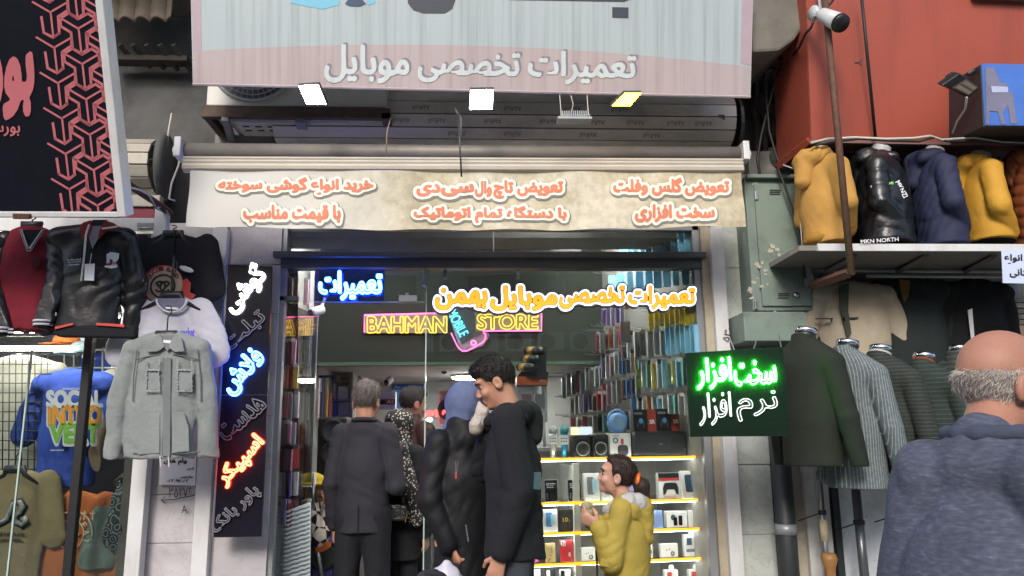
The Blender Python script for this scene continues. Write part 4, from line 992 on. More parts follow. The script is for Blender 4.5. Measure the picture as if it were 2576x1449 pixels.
def speaker(x0, y0, x1, label, dep=.12):
    B = upright(x0, y0, x1, 0, .05, dep); t = thing('speaker', label, 'speaker', B['c']-B['up']*B['hh'], 'small speakers on the display case')
    obj('cabinet', MB().obox(B['c']-B['un']*dep/2, (B['hw'], dep/2, B['hh']), (B['ux'], B['un'], B['up'])), BLACK, t, bevel=.01)
    q = B['c']-B['up']*B['hh']*.22; r = B['hw']*.72
    obj('woofer', MB().lathe(q, [(0, .0), (r*.3, .004), (r*.55, .001), (r*.85, .006), (r, .009), (r, 0)], B['un'], 24), DKGREY, t, True)
    obj('woofer_ring', MB().tube([q+B['un']*.008+B['ux']*r*math.cos(k*.26)+B['up']*r*math.sin(k*.26) for k in range(24)], .004, 5, True), GREYAL, t, True)
    face(B, -.7, .62, .7, .88, DKGREY, t, 'control_panel', .002)
speaker(1443, 1094, 1487, 'square black speaker with ringed cone next to the microphones'); speaker(1490, 1092, 1530, 'square black speaker touching the waterproof speaker carton')
B = upright(1534, 1090, 1586, 0, .05, .1); t = boxthing('speaker_box', 'white carton printed with a dark waterproof speaker above the girl', 'speaker box', B, CW); face(B, -.3, -.85, .72, .02, M('print_slate', '#3a3d48', .4), t, 'speaker_print', .002, .3); face(B, .05, .05, .3, .55, CRED, t, 'strap_print', .002, .1)
ftext(B, 'NEXA', -.75, .72, -.1, .86, CGR, t); ftext(B, 'WATERPROOF', .2, .38, 1.5, .5, CGR, t, 0, rot=-86); ftext(B, 'NEXA', -.05, -.6, .45, -.5, CRED, t)
ring = MB(); cc = B['c']-B['ux']*B['hw']*.5+B['up']*B['hh']*.4+B['un']*.003; ring.tube([cc+B['ux']*.016*math.cos(k*.52)+B['up']*.016*math.sin(k*.52) for k in range(12)], .003, 4, True); obj('seal_print', ring, CK, t)
B = upright(1588, 1085, 1730, 0, .05, .16); t = thing('speaker', 'long black boombox speaker under the two gamepad boxes', 'speaker', B['c']-B['up']*B['hh']); obj('cabinet', MB().obox(B['c']-B['un']*.08, (B['hw'], .08, B['hh']), (B['ux'], B['un'], B['up'])), BLACK, t, bevel=.025)
face(B, -.9, -.8, .9, .8, M('speaker_cloth', '#24262a', .9, var=.15, vs=200, bump=.5, bs=300), t, 'grille', .003, .08); face(B, -.05, -.06, .08, .03, STEEL, t, 'badge', .005)
for i, (x0, x1, lab) in enumerate(((1592, 1649, 'black gamepad box with red panel standing left on the boombox'), (1651, 1708, 'black gamepad box with red panel standing right on the boombox'))):
    B = upright(x0, 1030-i*2, x1, 0, .1, .06, 8); full = B['hh']*2; top = V((x0+x1)/2, 1030-i*2, (YC[0]-nC*.1, nC)).z; bot = V(1650, 1086, (YC[0]-nC*.05, nC)).z+.002
    B['hh'] = (top-bot)/2; B['c'].z = (top+bot)/2
    t = boxthing('gamepad_box', lab, 'gamepad box', B, CK); face(B, .25, -1, 1, 1, CR, t, 'red_panel', .002); ftext(B, 'SR', .42, -.3, .88, .05, WTX, t, .03)
    obj('gamepad_print', MB().prism([B['c']+B['ux']*(u*.55-.35)*B['hw']+B['up']*(v*.8-.2)*B['hh']+B['un']*.003 for u, v in gp], -B['un']*.002), M('print_slate', '#3a3d48', .4), t); face(B, -.5, -.25, -.18, .2, CBL, t, 'blue_print', .0045, .15); face(B, -.9, .55, -.2, .72, CGR, t, 'print_line', .002)
q = V(1553, 1064, (YC[0]-nC*.1, nC)); t = thing('speaker', 'round light blue handle speaker standing on the white waterproof carton', 'speaker', q)
BLS = M('speaker_blue', '#5f8cc4', .5, var=.05); obj('body', MB().lathe(q, [(0, .03), (.055, .03), (.066, .015), (.066, -.03), (0, -.04)], nC, 28), BLS, t, True)
obj('grille', MB().lathe(q+nC*.0315, [(0, .002), (.045, .002), (.048, 0), (0, 0)], nC, 24), M('speaker_mesh', '#6f8fb5', .7, var=.2, vs=150, bump=.5, bs=250), t); obj('handle', MB().tube([q+dC*.07*math.cos(R(a))+Vector((0, 0, .085*math.sin(R(a)))) for a in range(10, 171, 16)], .007, 8), BLS, t, True)
for x0, x1, lab in ((1733, 1757, 'white smartwatch carton beside the boombox'), (1759, 1783, 'white smartwatch carton at the right end of the case top')):
    B = upright(x0, 1092, x1, 0, .06, .05); t = boxthing('watch_box', lab, 'watch box', B, CW, group='smartwatch cartons'); face(B, -.45, .15, .45, .6, CK, t, 'watch_print', .002, .4); face(B, -.2, -.1, .2, .85, CGR, t, 'strap_print', .0012)

# rear of the shop
zf = lambda x, y, Y: V(x, y, Y)
lr = thing('lanyard_rack', 'rack of colourful lanyards and cables hanging beside the tall black speaker', 'rack', V(810, 1090, 6.4))
cols = ['#c9b32c', '#26282b', '#b03038', '#d2d2d0', '#26282b', '#3c4f7d', '#26282b', '#7d3038', '#c9b32c', '#26282b', '#b03038', '#26282b']
for k in range(12):
    obj('lanyard', MB().px(788+k*4.2, 950+rnd.uniform(-4, 6)+(40 if k % 3 == 1 else 0), 791.4+k*4.2, 1075+rnd.uniform(-20, 20), 6.35+.03*(k % 3), .006), M('lanyard'+cols[k], cols[k], .7, var=.35, vs=40), lr)
obj('rack_frame', MB().px(786, 944, 842, 950, 6.42, .04).px(812, 950, 816, 1150, 6.46, .03), DKGREY, lr)
bsf = thing('shelving', 'white shelf of boxed phones behind the grey haired man', 'shelving', V(855, 1090, 7.0))
obj('frame', MB().px(826, 958, 884, 962, 7.0, .3).px(880, 935, 886, 1100, 7.0, .3).px(826, 1005, 884, 1008, 7.0, .3).px(826, 1048, 884, 1051, 7.0, .3).px(822, 935, 826, 1100, 7.0, .3), IW, bsf)
for x0, y0, x1, y1, c in ((832, 966, 846, 1003, 'white'), (850, 972, 876, 1003, 'white'), (850, 1014, 878, 1046, 'grey'), (832, 1010, 848, 1046, 'blue'), (850, 1056, 878, 1068, 'white'), (850, 1069, 878, 1082, 'white'), (832, 1056, 848, 1084, 'blue')):
    tag(obj('phone_box', MB().px(x0, y0, x1, y1, 7.03, .15), case_mat(c), bevel=.003), f'{c} boxed phone stacked on the white rear shelf', 'phone box', 'boxes on the rear shelf')
B = dict(c=V(825, 1130, 5.9), ux=Vector((1, 0, 0)), un=Vector((0, -1, 0)), up=Vector((0, 0, 1)), hw=.11, hh=.25, dep=.3)
t = thing('speaker', 'tall black party speaker left of the grey haired man', 'speaker', V(825, 1212, 6.0)); obj('cabinet', MB().px(797, 1048, 870, 1206, 5.9, .35), BLACK, t, bevel=.02)
for yy in (1085, 1140): obj('woofer', MB().lathe(V(838, yy, 5.895), [(0, .0), (.03, .006), (.07, .0), (.085, .012), (.09, 0)], (0, -1, 0), 24), DKGREY, t, True)
obj('badge', MB().px(831, 1184, 853, 1193, 5.892, .01), M('badge_silver', '#8a8a8c', .4, .5), t); word('NEXA', 836, 1186, 851, 1191, 5.892, INK, t)
t = thing('speaker_box', 'white carton with orange print under the tall black speaker', 'speaker box', V(825, 1290, 5.9)); obj('carton', MB().px(797, 1207, 872, 1284, 5.85, .36), CW, t, bevel=.003); obj('orange_print', MB().ppoly([(812, 1275), (815, 1250), (830, 1240), (850, 1246), (870, 1240), (870, 1275)], 5.85, .001, .002), M('flame_orange', '#c65a2c', .6, var=.4, vs=14), t)
obj('black_label', MB().px(796, 1217, 818, 1229, 5.846, .003), CK, t); word('NEXA', 798, 1219, 816, 1227, 5.846, M('print_gold', '#d3b862', .5), t)
t = thing('speaker', 'purple and black party speaker on the floor under the boy\'s arm', 'speaker', V(810, 1449, 5.3)); obj('cabinet', MB().px(777, 1352, 838, 1500, 5.35, .3), M('speaker_purple', '#34326e', .5, var=.05), t, bevel=.03); obj('woofer', MB().lathe(V(812, 1400, 5.345), [(0, .0), (.05, .01), (.07, .004), (.085, .014), (.09, 0)], (0, -1, 0), 24), BLACK, t, True); obj('top_bracket', MB().ppoly([(794, 1364), (834, 1364), (832, 1376), (812, 1388), (794, 1390)], 5.33, .02), M('speaker_orange', '#b8641f', .5), t); obj('leg', MB().tube([V(800, 1390, 5.32), V(812, 1460, 5.3)], .012, 8), GREYAL, t, True)
t = thing('counter', 'white rear shop counter behind the customers', 'counter', (0, 6.9, 0)); obj('body', MB().box((V(890, 1100, 6.9).x, 6.9, 0), (V(1420, 1100, 6.9).x, 7.3, 1.3)), IW, t); obj('top', MB().box((V(888, 1100, 6.88).x, 6.86, 1.3), (V(1422, 1100, 6.88).x, 7.34, 1.33)), WHITE, t)
t = thing('projector_box', 'white and red projector carton on the rear counter', 'box', V(975, 1030, 7.0)); obj('carton', MB().px(950, 985, 994, 1031, 7.0, .14), CW, t); obj('red_panel', MB().px(951, 1004, 994, 1018, 6.994, .006), CR, t); word('A2', 974, 1006, 990, 1014, 6.994, WTX, t, .02); obj('print', MB().ball(V(962, 1012, 6.99), (.03, .008, .02)), CK, t, True)
t = thing('poster', 'blue headed phone repair poster on the rear wall', 'poster', V(1025, 990, 8.28)); obj('sheet', MB().px(985, 966, 1066, 1060, 8.27, .02), M('poster_paper', '#b7c2cc', .6, var=.04), t); obj('header_band', MB().px(986, 966, 1066, 980, 8.265, .004), M('poster_blue', '#1f4f94', .5), t); word('تعمیرات تخصصی موبایل', 990, 969, 1060, 978, 8.265, WTX, t); obj('phone_print', MB().px(993, 982, 1010, 1040, 8.264, .005), CBL, t)
t = thing('poster', 'white framed accessory poster on the wall left of the young man', 'poster', V(1122, 1025, 7.2)); obj('frame', MB().px(1101, 978, 1152, 1072, 7.2, .03), CW, t); obj('sheet', MB().px(1106, 984, 1147, 1066, 7.195, .004), M('poster_grey', '#9a9c9e', .6, var=.08), t); obj('print', MB().px(1112, 993, 1117, 998, 7.19, .004).px(1121, 990, 1130, 997, 7.19, .004), CRED, t); obj('print', MB().lathe(V(1128, 1030, 7.19), [(.1, 0), (.1, .004), (.07, .006), (.07, 0)], (0, -1, 0), 24), CK, t)
def cctv(c, d, label):
    c = Vector(c); d = Vector(d).normalized(); t = thing('security_camera', label, 'security camera', c)
    obj('body', MB().tube([c-d*.06, c-d*.05, c+d*.05, c+d*.06], [.02, .034, .036, .03], 14), M('camera_white', '#b9bcc0', .4), t, True); obj('lens', MB().tube([c+d*.058, c+d*.068], .026, 14), BLACK, t, True); obj('mount', MB().tube([c-d*.03, c-d*.06+Vector((0, .05, .09))], .012, 8), M('camera_white', '#b9bcc0', .4), t, True)
cctv(V(798, 782, 5.7), (-.5, -.6, -.3), 'white security camera beside the blue lettering inside the doorway'); cctv(V(1117, 930, 7.0), (.1, -1, -.3), 'white dome security camera under the low ceiling'); cctv(V(1462, 940, 7.3), (-.4, -1, -.3), 'white security camera near the far hanging cases'); cctv(V(978, 958, 7.4), (-.3, -1, -.4), 'black looped security camera above the blue headed poster')
cctv(V(1655, 612, 5.25), (-.7, -.5, -.2), 'boxy white security camera before the light blue boxes above the beam')
RN = E('red_neon', (1, .03, .03), 6)
t = thing('neon_sign', 'small red neon words glowing on the rear wall', 'neon sign', V(1105, 1040, 7.1)); neon('رسیور', 1072, 1033, 1100, 1046, 7.1, RN, t, .02, .01, .006); neon('مودم', 1114, 1032, 1137, 1042, 7.1, RN, t, .02, .01, .006)
ar = thing('cable_display', 'orange topped clear counter display of cables behind the young man', 'display stand', V(1340, 1060, 6.0)); obj('header', MB().px(1300, 947, 1378, 968, 6.0, .2), M('display_orange', '#b5582c', .5, var=.08), ar); word('ARUN', 1357, 955, 1373, 961, 6.0, WTX, ar, .01); obj('clear_box', MB().px(1301, 968, 1377, 1062, 6.0, .2), GLASS('clear_plastic', (.93, .95, .96), 1, .02, .05), ar)
obj('product_tray', MB().px(1312, 990, 1338, 1010, 6.03, .03), case_mat('pink'), ar); obj('product_tray', MB().px(1345, 992, 1370, 1030, 6.08, .03), CW, ar)
bt = thing('bottle_stand', 'black slanted stand holding three gold banded tubes on the orange display', 'display stand', V(1340, 945, 6.0)); obj('stand', MB().ppoly([(1373, 864), (1375, 944), (1302, 946), (1306, 940), (1345, 905)], 6.05, .08).px(1322, 936, 1380, 947, 5.98, .15), BLACK, bt)
for (x, y) in ((1345, 883), (1337, 903), (1325, 925)):
    d = Vector((.5, -.8, -.1)).normalized(); c = V(x, y, 5.98); tb = obj('tube', MB().tube([c-d*.1, c+d*.09], .032, 14), BLACK, bt, True); obj('gold_band', MB().tube([c-d*.07, c-d*.0], .0335, 14), M('band_gold', '#a58a4a', .4, .3, var=.3, vs=30), tb, True)
hp = thing('headphones', 'yellow over-ear headphones on a clear stand beside the blue headscarf', 'headphones', V(1112, 1120, 5.5)); HY = M('headphone_yellow', '#c9b45a', .45, var=.04); q = V(1110, 1128, 5.4)
obj('ear_cup', MB().lathe(q, [(0, .03), (.035, .03), (.05, .018), (.05, -.01), (0, -.02)], (-.25, -1, 0), 22), HY, hp, True); obj('ear_cup_ring', MB().tube([q+Vector((-.008, -.032, 0))+Vector((.03*math.cos(a*.4), 0, .03*math.sin(a*.4))) for a in range(16)], .003, 5, True), M('gold_ring', '#a58f4a', .4), hp, True)
obj('headband', MB().tube([q+Vector((.0, -.01, .04)), V(1111, 1100, 5.4), V(1115, 1082, 5.42), V(1122, 1074, 5.46)], [.012, .014, .014, .012], 8), HY, hp, True); obj('stand', MB().px(1104, 1085, 1120, 1165, 5.5, .03), GLASS('red_acrylic', (.5, .1, .1), .8, .05, .1), hp)
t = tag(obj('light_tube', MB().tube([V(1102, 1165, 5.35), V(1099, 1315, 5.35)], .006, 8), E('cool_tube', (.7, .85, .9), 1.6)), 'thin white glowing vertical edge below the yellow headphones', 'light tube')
t = thing('camera_lamp', 'small white desk lamp bulb glowing on the rear counter', 'lamp', V(1088, 1060, 6.9)); obj('bulb', MB().ball(V(1080, 1056, 6.95), (.03, .03, .02)), E('bulb_white', (1, .95, .85), 5), t, True); obj('stem', MB().tube([V(1080, 1058, 6.95), V(1080, 1075, 6.95)], .008, 8), STEEL, t, True)
# ---------------------------------------------------------------- garments
def axes(th):
    return Vector((math.cos(th), math.sin(th), 0)), Vector((-math.sin(th), math.cos(th), 0)), Vector((0, 0, 1))
def cloth(name, c, rough=.85, var=.12, vs_=9, bump=.35, bs=28, st=(1, 1, 1), **k):
    return M(name, c, rough, 0, var, vs_, bump, bs, st, spec=.3, **k)
def garment(N0, th, m, parent, name='jacket', sh=.2, L=.68, wc=.21, wh=.21, depth=.12, arms=((( .03, 0, -.3), (.02, .05, -.56)),), armr=(.07, .058, .05), sides=(-1, 1),
            h=.008, fold=(.006, (9, 9, 16)), seed=1, slope=.05, ring=None, lean=0, neck=.06, fa=None, hemcut=True, flare=0):
    rt, fw, up = axes(th); N0 = Vector(N0)
    if lean: up = (up*math.cos(lean)+fw*math.sin(lean)).normalized(); fw = (fw-up*fw.dot(up)).normalized()
    W = lambda p: N0+rt*p[0]+fw*p[1]+up*p[2]
    P = []
    for s in sides:
        S0 = Vector((s*sh, 0, -slope-.02)); e, w_ = (arms[0] if s < 0 or len(arms) == 1 else arms[1])
        P.append((s, S0, S0+Vector((s*e[0], e[1], e[2])), S0+Vector((s*w_[0], w_[1], w_[2]))))
    pts = [W((x, y, z)) for x in (-sh-.12, sh+.12) for y in (-depth-.12, depth+.12) for z in (.12, -L-.12)]+[W(q) for p in P for q in p[1:]]
    lo = [min(p[i] for p in pts)-.11 for i in range(3)]; hi = [max(p[i] for p in pts)+.11 for i in range(3)]
    S = SDF(lo, hi, h); fl = (fw, wc/depth)
    S.cone(W((0, 0, -wc*.95)), W((0, 0, -L*.6)), wc, (wc+wh)/2, .05, fl)
    S.cone(W((0, 0, -L*.55)), W((0, 0, -L-.02)), (wc+wh)/2, wh*(1+flare), .04, fl)
    for s, S0, e, w_ in P:
        S.cone(W((s*neck*.6, 0, -.03)), W(S0), min(.06, depth*.7), min(armr[0], depth*1.05), .05, (fw, max(1, .06/depth)))
        fa_ = (fw, fa) if fa else None
        S.cone(W(S0), W(e), armr[0], armr[1], .006, fa_); S.cone(W(e), W(w_), armr[1], armr[2], .008, fa_)
        d = (W(w_)-W(e)).normalized()
    if hemcut: S.cut(W((0, 0, -L)), -up)
    if fold: S.fold(fold[0], fold[1], seed)
    if ring: S.rings(ring[0], ring[1])
    o = S.mesh(name, m, parent)
    return o, W
HANGK = M('black_hanger', '#202126', .4, var=.05)
def hanger(c, w, parent, Y=None, hook=.11, m=None):
    c = Vector(c); m = m or HANGK; pts = [c+Vector((-w, 0, -.09)), c+Vector((-w*.4, 0, -.035)), c+Vector((-.05, 0, 0)), c+Vector((.05, 0, 0)), c+Vector((w*.4, 0, -.035)), c+Vector((w, 0, -.09))]
    o = obj('hanger', MB().tube(pts, [.009, .014, .024, .024, .014, .009], 8), m, parent, True)
    obj('hook', MB().tube([c+Vector((0, 0, .01)), c+Vector((0, 0, hook*.6)), c+Vector((.018, 0, hook*.8)), c+Vector((.012, 0, hook)), c+Vector((-.012, 0, hook*1.02))], .004, 6), DKGREY, o, True)

# ---------------------------------------------------------------- the clothes shop on the left
ls = thing('clothes_shop', 'clothes shop on the left with glass window and dark upper wall', 'shop', (-3, 5, 0))
DW = M('dark_interior', '#57534f', .85, var=.2, vs=3)
xL = V(-260, 1000, 4.9).x; xR = V(345, 1000, 4.9).x
obj('back_wall', MB().box((xL, 7.2, 0), (xR+.3, 7.3, 3.2)), DW, ls); obj('side_wall', MB().box((xR-.01, 4.82, 0), (xR+.06, 7.2, 3.2)), DW, ls)
obj('ceiling', MB().box((xL, 4.9, V(100, 838, 5).z+.6), (xR, 7.2, V(100, 838, 5).z+.66)), IW, ls); obj('floor', MB().box((xL, 4.8, 0), (xR, 7.2, .03)), CONC, ls)
obj('window_pane', MB().px(-240, 846, 343, 1560, 4.76, .008), GLASS('window_glass', (.9, .94, .92), .9, 0, .01), ls)
obj('pane_edge', MB().px(40, 880, 44, 1560, 4.75, .012), EDGE, ls)
obj('window_post', MB().px(178, 846, 200, 1560, 4.70, .05), BLACK, ls, bevel=.004)
obj('lintel', MB().px(-240, 590, 345, 660, 4.86, .1), M('maroon_board', '#5a2a30', .6, var=.1), ls)
obj('rail_board', MB().px(-240, 547, 388, 581, 4.62, .06), WHITE, ls, bevel=.004)
obj('hinge_plate', MB().px(344, 560, 386, 573, 4.605, .015), GREYAL, ls, bevel=.003)
obj('red_board', MB().px(300, 515, 388, 549, 4.7, .04), M('crimson_board', '#7d2536', .5, var=.08), ls)
obj('frame_post', MB().px(386, 519, 417, 620, 4.6, .06), WHITE, ls, bevel=.004)
for x0, x1, y, Y in ((-40, 185, 876, 5.25), (20, 110, 832, 5.4), (280, 340, 905, 5.6), (-60, 330, 800, 4.80)):
    t = thing('tube_light', ['long white tube light across the clothes shop window', 'short bright tube light under the red jacket', 'small white light at the back of the clothes shop', 'unseen tube light added behind the jackets to brighten the clothes shop window'][[876, 832, 905, 800].index(y)], 'light', V(x0, y, Y))
    obj('tube', MB().tube([V(x0, y, Y), V(x1, y, Y)], .016, 8), E('shop_tube', (1, .95, .85), 34) if y != 800 else E('window_fill_tube', (1, .95, .85), 90), t, True); obj('fitting', MB().px(x0, y-7, x1, y-3, Y-.01, .05), WHITE, t)  # last tube is out of view, added to brighten the window clothes
gp_ = MB()
for i in range(9): gp_.tube([V(-8+i*16, 884, 5.0), V(-10+i*16, 1190, 5.0)], .0035, 5)
for i in range(13): gp_.tube([V(-20, 892+i*24, 5.0), V(130, 892+i*24, 5.0)], .0035, 5)
t = tag(obj('grid_panel', gp_, BLACK, smooth=True), 'black wire grid panel in the clothes shop window', 'grid panel')
g2 = MB()
for i in range(7): g2.tube([V(162+i*24, 875, 5.7), V(160+i*24, 1150, 5.7)], .006, 5)
for y in (880, 925, 990, 1050): g2.tube([V(158, y, 5.7), V(310, y, 5.7)], .006, 5)
tag(obj('grid_panel', g2, GREYAL, smooth=True), 'grey wire grid behind the blue t-shirt', 'grid panel')
# roller shutter, pipe and scraps above
sh_ = thing('roller_shutter', 'dirty rolled shutter drum between the black signboard and the awning', 'roller shutter', V(350, 420, 4.75))
c0 = V(350, 422, 4.8); xx0, xx1 = V(120, 420, 4.8).x, V(400, 420, 4.8).x; sm = MB()
for i in range(14):
    a0, a1 = (i-.45)/14*2*math.pi, (i+.45)/14*2*math.pi; f_ = lambda x, a_, r: (x, c0.y-r*math.cos(a_), c0.z+r*math.sin(a_))
    sm.add([f_(xx0, a0, .18), f_(xx1, a0, .18), f_(xx1, a1, .18), f_(xx0, a1, .18), f_(xx0, a0, .16), f_(xx1, a0, .16), f_(xx1, a1, .16), f_(xx0, a1, .16)], [(0, 1, 2, 3), (4, 7, 6, 5), (0, 4, 5, 1), (2, 6, 7, 3), (1, 5, 6, 2), (0, 3, 7, 4)])
obj('slats', sm, M('old_slat', '#aaa59a', .5, .1, var=.12, dirt='#6b6255', dirt_s=6, dirt_a=.7), sh_, bevel=.003)
obj('end_disc', MB().lathe((xx1+.02, c0.y-.02, c0.z), [(0, 0), (.2, 0), (.22, .02), (.2, .05), (0, .06)], (1, .15, 0), 26), M('dusty_disc', '#4d4f50', .7, var=.2, vs=8), sh_, True)
obj('bottom_rail', MB().px(290, 490, 402, 518, 4.68, .06), M('old_slat', '#aaa59a'), sh_, bevel=.003)
rp = thing('steel_tube', 'rusty square steel tube with white wires poking out beside the black signboard', 'tube', V(370, 490, 4.4))
a, b = V(316, 459, 4.1), V(428, 534, 4.65); d = (b-a).normalized(); obj('tube', MB().obox((a+b)/2, ((b-a).length/2, .017, .017), (d, d.orthogonal(), d.cross(d.orthogonal()))), RUST, rp)
obj('wires', MB().tube([V(312, 468, 4.08), V(330, 472, 4.12), V(352, 478, 4.2), V(375, 490, 4.3), V(392, 522, 4.45), V(412, 520, 4.55), V(425, 540, 4.6)], .006, 6), WCABLE, rp, True); obj('green_wire', MB().tube([V(376, 500, 4.3), V(392, 524, 4.45), V(414, 536, 4.58)], .004, 5), M('green_wire', '#3f6a4a', .6), rp, True)
tag(obj('hanging_wire', MB().tube([V(460, 372, 4.5), V(448, 420, 4.5), V(432, 460, 4.5), V(425, 500, 4.5), V(440, 505, 4.5)], .006, 6), WCABLE, smooth=True), 'pale wire looping down from the left end of the awning', 'wire')
tag(obj('hanging_wire', MB().tube([V(432, 285, 4.7), V(424, 330, 4.7), V(418, 385, 4.7)], .006, 6), WCABLE, smooth=True), 'pale wire hanging on the dark wall left of the air conditioner', 'wire')
can = MB().grid(lambda u, v: V(272+172*u, 110*v-40+(-8*abs(math.sin(u*14)) if v > .99 else 0), 4.7)+Vector((0, -.03*abs(math.sin(u*14)) -.06*v, 0)), 60, 6)
tag(obj('sheet_canopy', can, M('dusty_canvas', '#8a7f70', .9, var=.2, vs=5, dirt='#4f463b', dirt_s=3), smooth=True, solid=.01), 'dusty brown corrugated sheet behind the black signboard', 'canopy')
ol = MB(); 
for k in range(5): ol.tube([V(300+k*34, 112, 4.75), V(345+k*34, 165+k*4, 4.9)], .018, 6)
obj('old_rafters', ol.px(272, 138, 470, 150, 4.8, .1), M('dark_timber', '#3d3833', .9, var=.3, vs=12), bl)
# black signboard with red pattern
YB = tilt(318, 545, 3.9, 24)
NAVY = M('sign_black_vinyl', '#10121c', .5, var=.12, vs=2, spec=.15); PINKR = M('sign_coral_vinyl', '#b8666d', .5, var=.05, vs=3)
sb = thing('signboard', 'black signboard with coral interlocking pattern and white frame', 'signboard', V(318, 545, 3.9))
obj('panel', MB().ppoly([(-240, -90), (238, -90), (300, 534), (-240, 532)], YB, .06), NAVY, sb)
obj('frame', MB().ppoly([(232, -90), (252, -90), (319, 545), (298, 545)], YB, .1, .012), WHITE, sb, bevel=.004); obj('frame', MB().ppoly([(-240, 531), (299, 532.5), (299.5, 546), (-240, 545)], YB, .1, .012), WHITE, sb, bevel=.004)
obj('frame_joint', MB().ppoly([(40, 536), (82, 537), (80, 550), (41, 549)], YB, .03, .03), RUST, sb)
pat = MB()
def ribbon(pts, w, closed=False):
    n_ = len(pts)
    for i in range(n_ if closed else n_-1):
        (x0, y0), (x1, y1) = pts[i], pts[(i+1) % n_]; L = math.hypot(x1-x0, y1-y0); ex, ey = (x1-x0)/L*w*.35, (y1-y0)/L*w*.35; px_, py_ = -(y1-y0)/L*w/2, (x1-x0)/L*w/2
        if max(x0, x1) > -30: pat.add([V(a_, b_, YB)+YB[1]*.003 for a_, b_ in ((x0-ex+px_, y0-ey+py_), (x1+ex+px_, y1+ey+py_), (x1+ex-px_, y1+ey-py_), (x0-ex-px_, y0-ey-py_))], [(0, 1, 2, 3)])
def clipx(y): return 234+(300-234)*(y+90)/624-1
for col in range(3):
    for row in range(-3, 8):
        cx = 127+col*70.5+row*9.6+(0 if col == 0 else 0); cy = 31+col*41+row*89-(0 if col < 2 else 0)
        if col == 2: cx = 127+2*70.5+(row-1)*9.6-2; cy = 31+82+(row-1)*89
        Yp = [(0, -24), (24, -38), (44, -25), (45, -5), (20, 11), (23, 52), (9, 63), (-14, 50), (-18, 10), (-44, -6), (-45, -26), (-24, -39)]
        K = lambda L: [(cx+x, cy+y) for x, y in L]
        segs = [K([(0, 0), (-44, -26)]), K([(0, 0), (43, -25)]), K([(1, 0), (8, 61)])]
        if col == 0: segs += [K([(-22, 12), (-16, 51), (8, 64), (24, 52)])]; segs = segs[:1]+segs[1:]
        else: segs += [K(Yp+Yp[:1])]
        if col == 0: segs += [K([(8, 64), (23, 52), (20, 11), (44, -5), (44, -25)])]
        for sgm in segs:
            w_ = 6.5 if len(sgm) > 2 else 5
            for i in range(len(sgm)-1):
                (x0, y0), (x1, y1) = sgm[i], sgm[i+1]
                c0_, c1_ = clipx(y0), clipx(y1)
                if x0 > c0_ and x1 > c1_: continue
                if x1 > c1_: f = (c1_-x0)/(x1-x0); x1, y1 = x0+(x1-x0)*f, y0+(y1-y0)*f
                elif x0 > c0_: f = (c0_-x1)/(x0-x1); x0, y0 = x1+(x0-x1)*f, y1+(y0-y1)*f
                if min(y0, y1) > 531 or max(y0, y1) < -80: continue
                if max(y0, y1) > 531:
                    if y1 > y0: f = (531-y0)/(y1-y0); x1, y1 = x0+(x1-x0)*f, 531
                    else: f = (531-y1)/(y0-y1); x0, y0 = x1+(x0-x1)*f, 531
                if math.hypot(x1-x0, y1-y0) > 1: ribbon([(x0, y0), (x1, y1)], w_)
obj('coral_pattern', pat, PINKR, sb)
word('بورس', -150, 138, 82, 290, YB, PINKR, sb, .05, .004, 0, -1)
word('بورس', -32, 316, 51, 342, YB, PINKR, sb, .02, .004, 0, -1)

LTEE = cloth('lavender_cotton', '#aeadb9'); KHAKI = cloth('grey_twill', '#7d8281', bump=.5, bs=40); NAVYT = cloth('navy_black_cotton', '#15161f'); LEATH = M('black_leather', '#1a1a1f', .38, 0, .2, 8, .4, 18, spec=.5)
CRIM = cloth('crimson_wool', '#6d1828', var=.2); RIBK = cloth('black_rib', '#15161a', bs=120); RIBW = cloth('white_rib', '#a9a9b2', bs=120)
def rect_g(label, cat, name, cx, ytop, ybot, Y, m, w, th=0.0, group=None, **k):
    N0 = V(cx, ytop, Y); L = N0.z-V(cx, ybot, Y).z
    t = thing(name, label, cat, N0+Vector((0, 0, -L)), group)
    o, W = garment(N0, th, m, t, L=L, **dict(dict(wc=w*.86, wh=w*.84, sh=w*.82), **k))
    return t, o, W
# grey overshirt on its hanger
t, o, W = rect_g('grey utility overshirt with frayed chest pockets on a black hanger', 'shirt', 'overshirt', 421, 838, 1150, 4.38, KHAKI, .205, name_='x') if False else (None, None, None)
def hung(name, label, cat, cx, ytop, ybot, Y, m, half, part='body', group=None, **k):
    N0 = V(cx, ytop, Y); L = N0.z-V(cx, ybot, Y).z
    t = thing(name, label, cat, N0+Vector((0, 0, -L)), group)
    kw = dict(sh=half*.84, wc=half*.86, wh=half*.84, depth=.055, L=L, neck=.07, armr=(.055, .05, .045), fa=1.3, fold=(.006, (11, 5, 5)), slope=.05); kw.update(k)
    o, W = garment(N0, math.pi, m, t, part, **kw)
    return t, W, N0, L
t, W, N0, L = hung('overshirt', 'grey utility overshirt with frayed pockets on a black hanger before the stone panel', 'shirt', 421, 842, 1152, 4.36, KHAKI, .235, sh=.185, wc=.178, wh=.188, arms=(((.058, 0, -.32), (.085, -.02, -.66)), ((.052, 0, -.30), (.062, -.02, -.60))), armr=(.055, .055, .05), slope=.06, seed=3, fold=(.008, (14, 8, 6)))
hanger(N0+Vector((0, -.01, .0)), .19, t, hook=.16)
F4 = 4.36-.062
FRAY = cloth('frayed_edge', '#9b9ea0', bs=90)
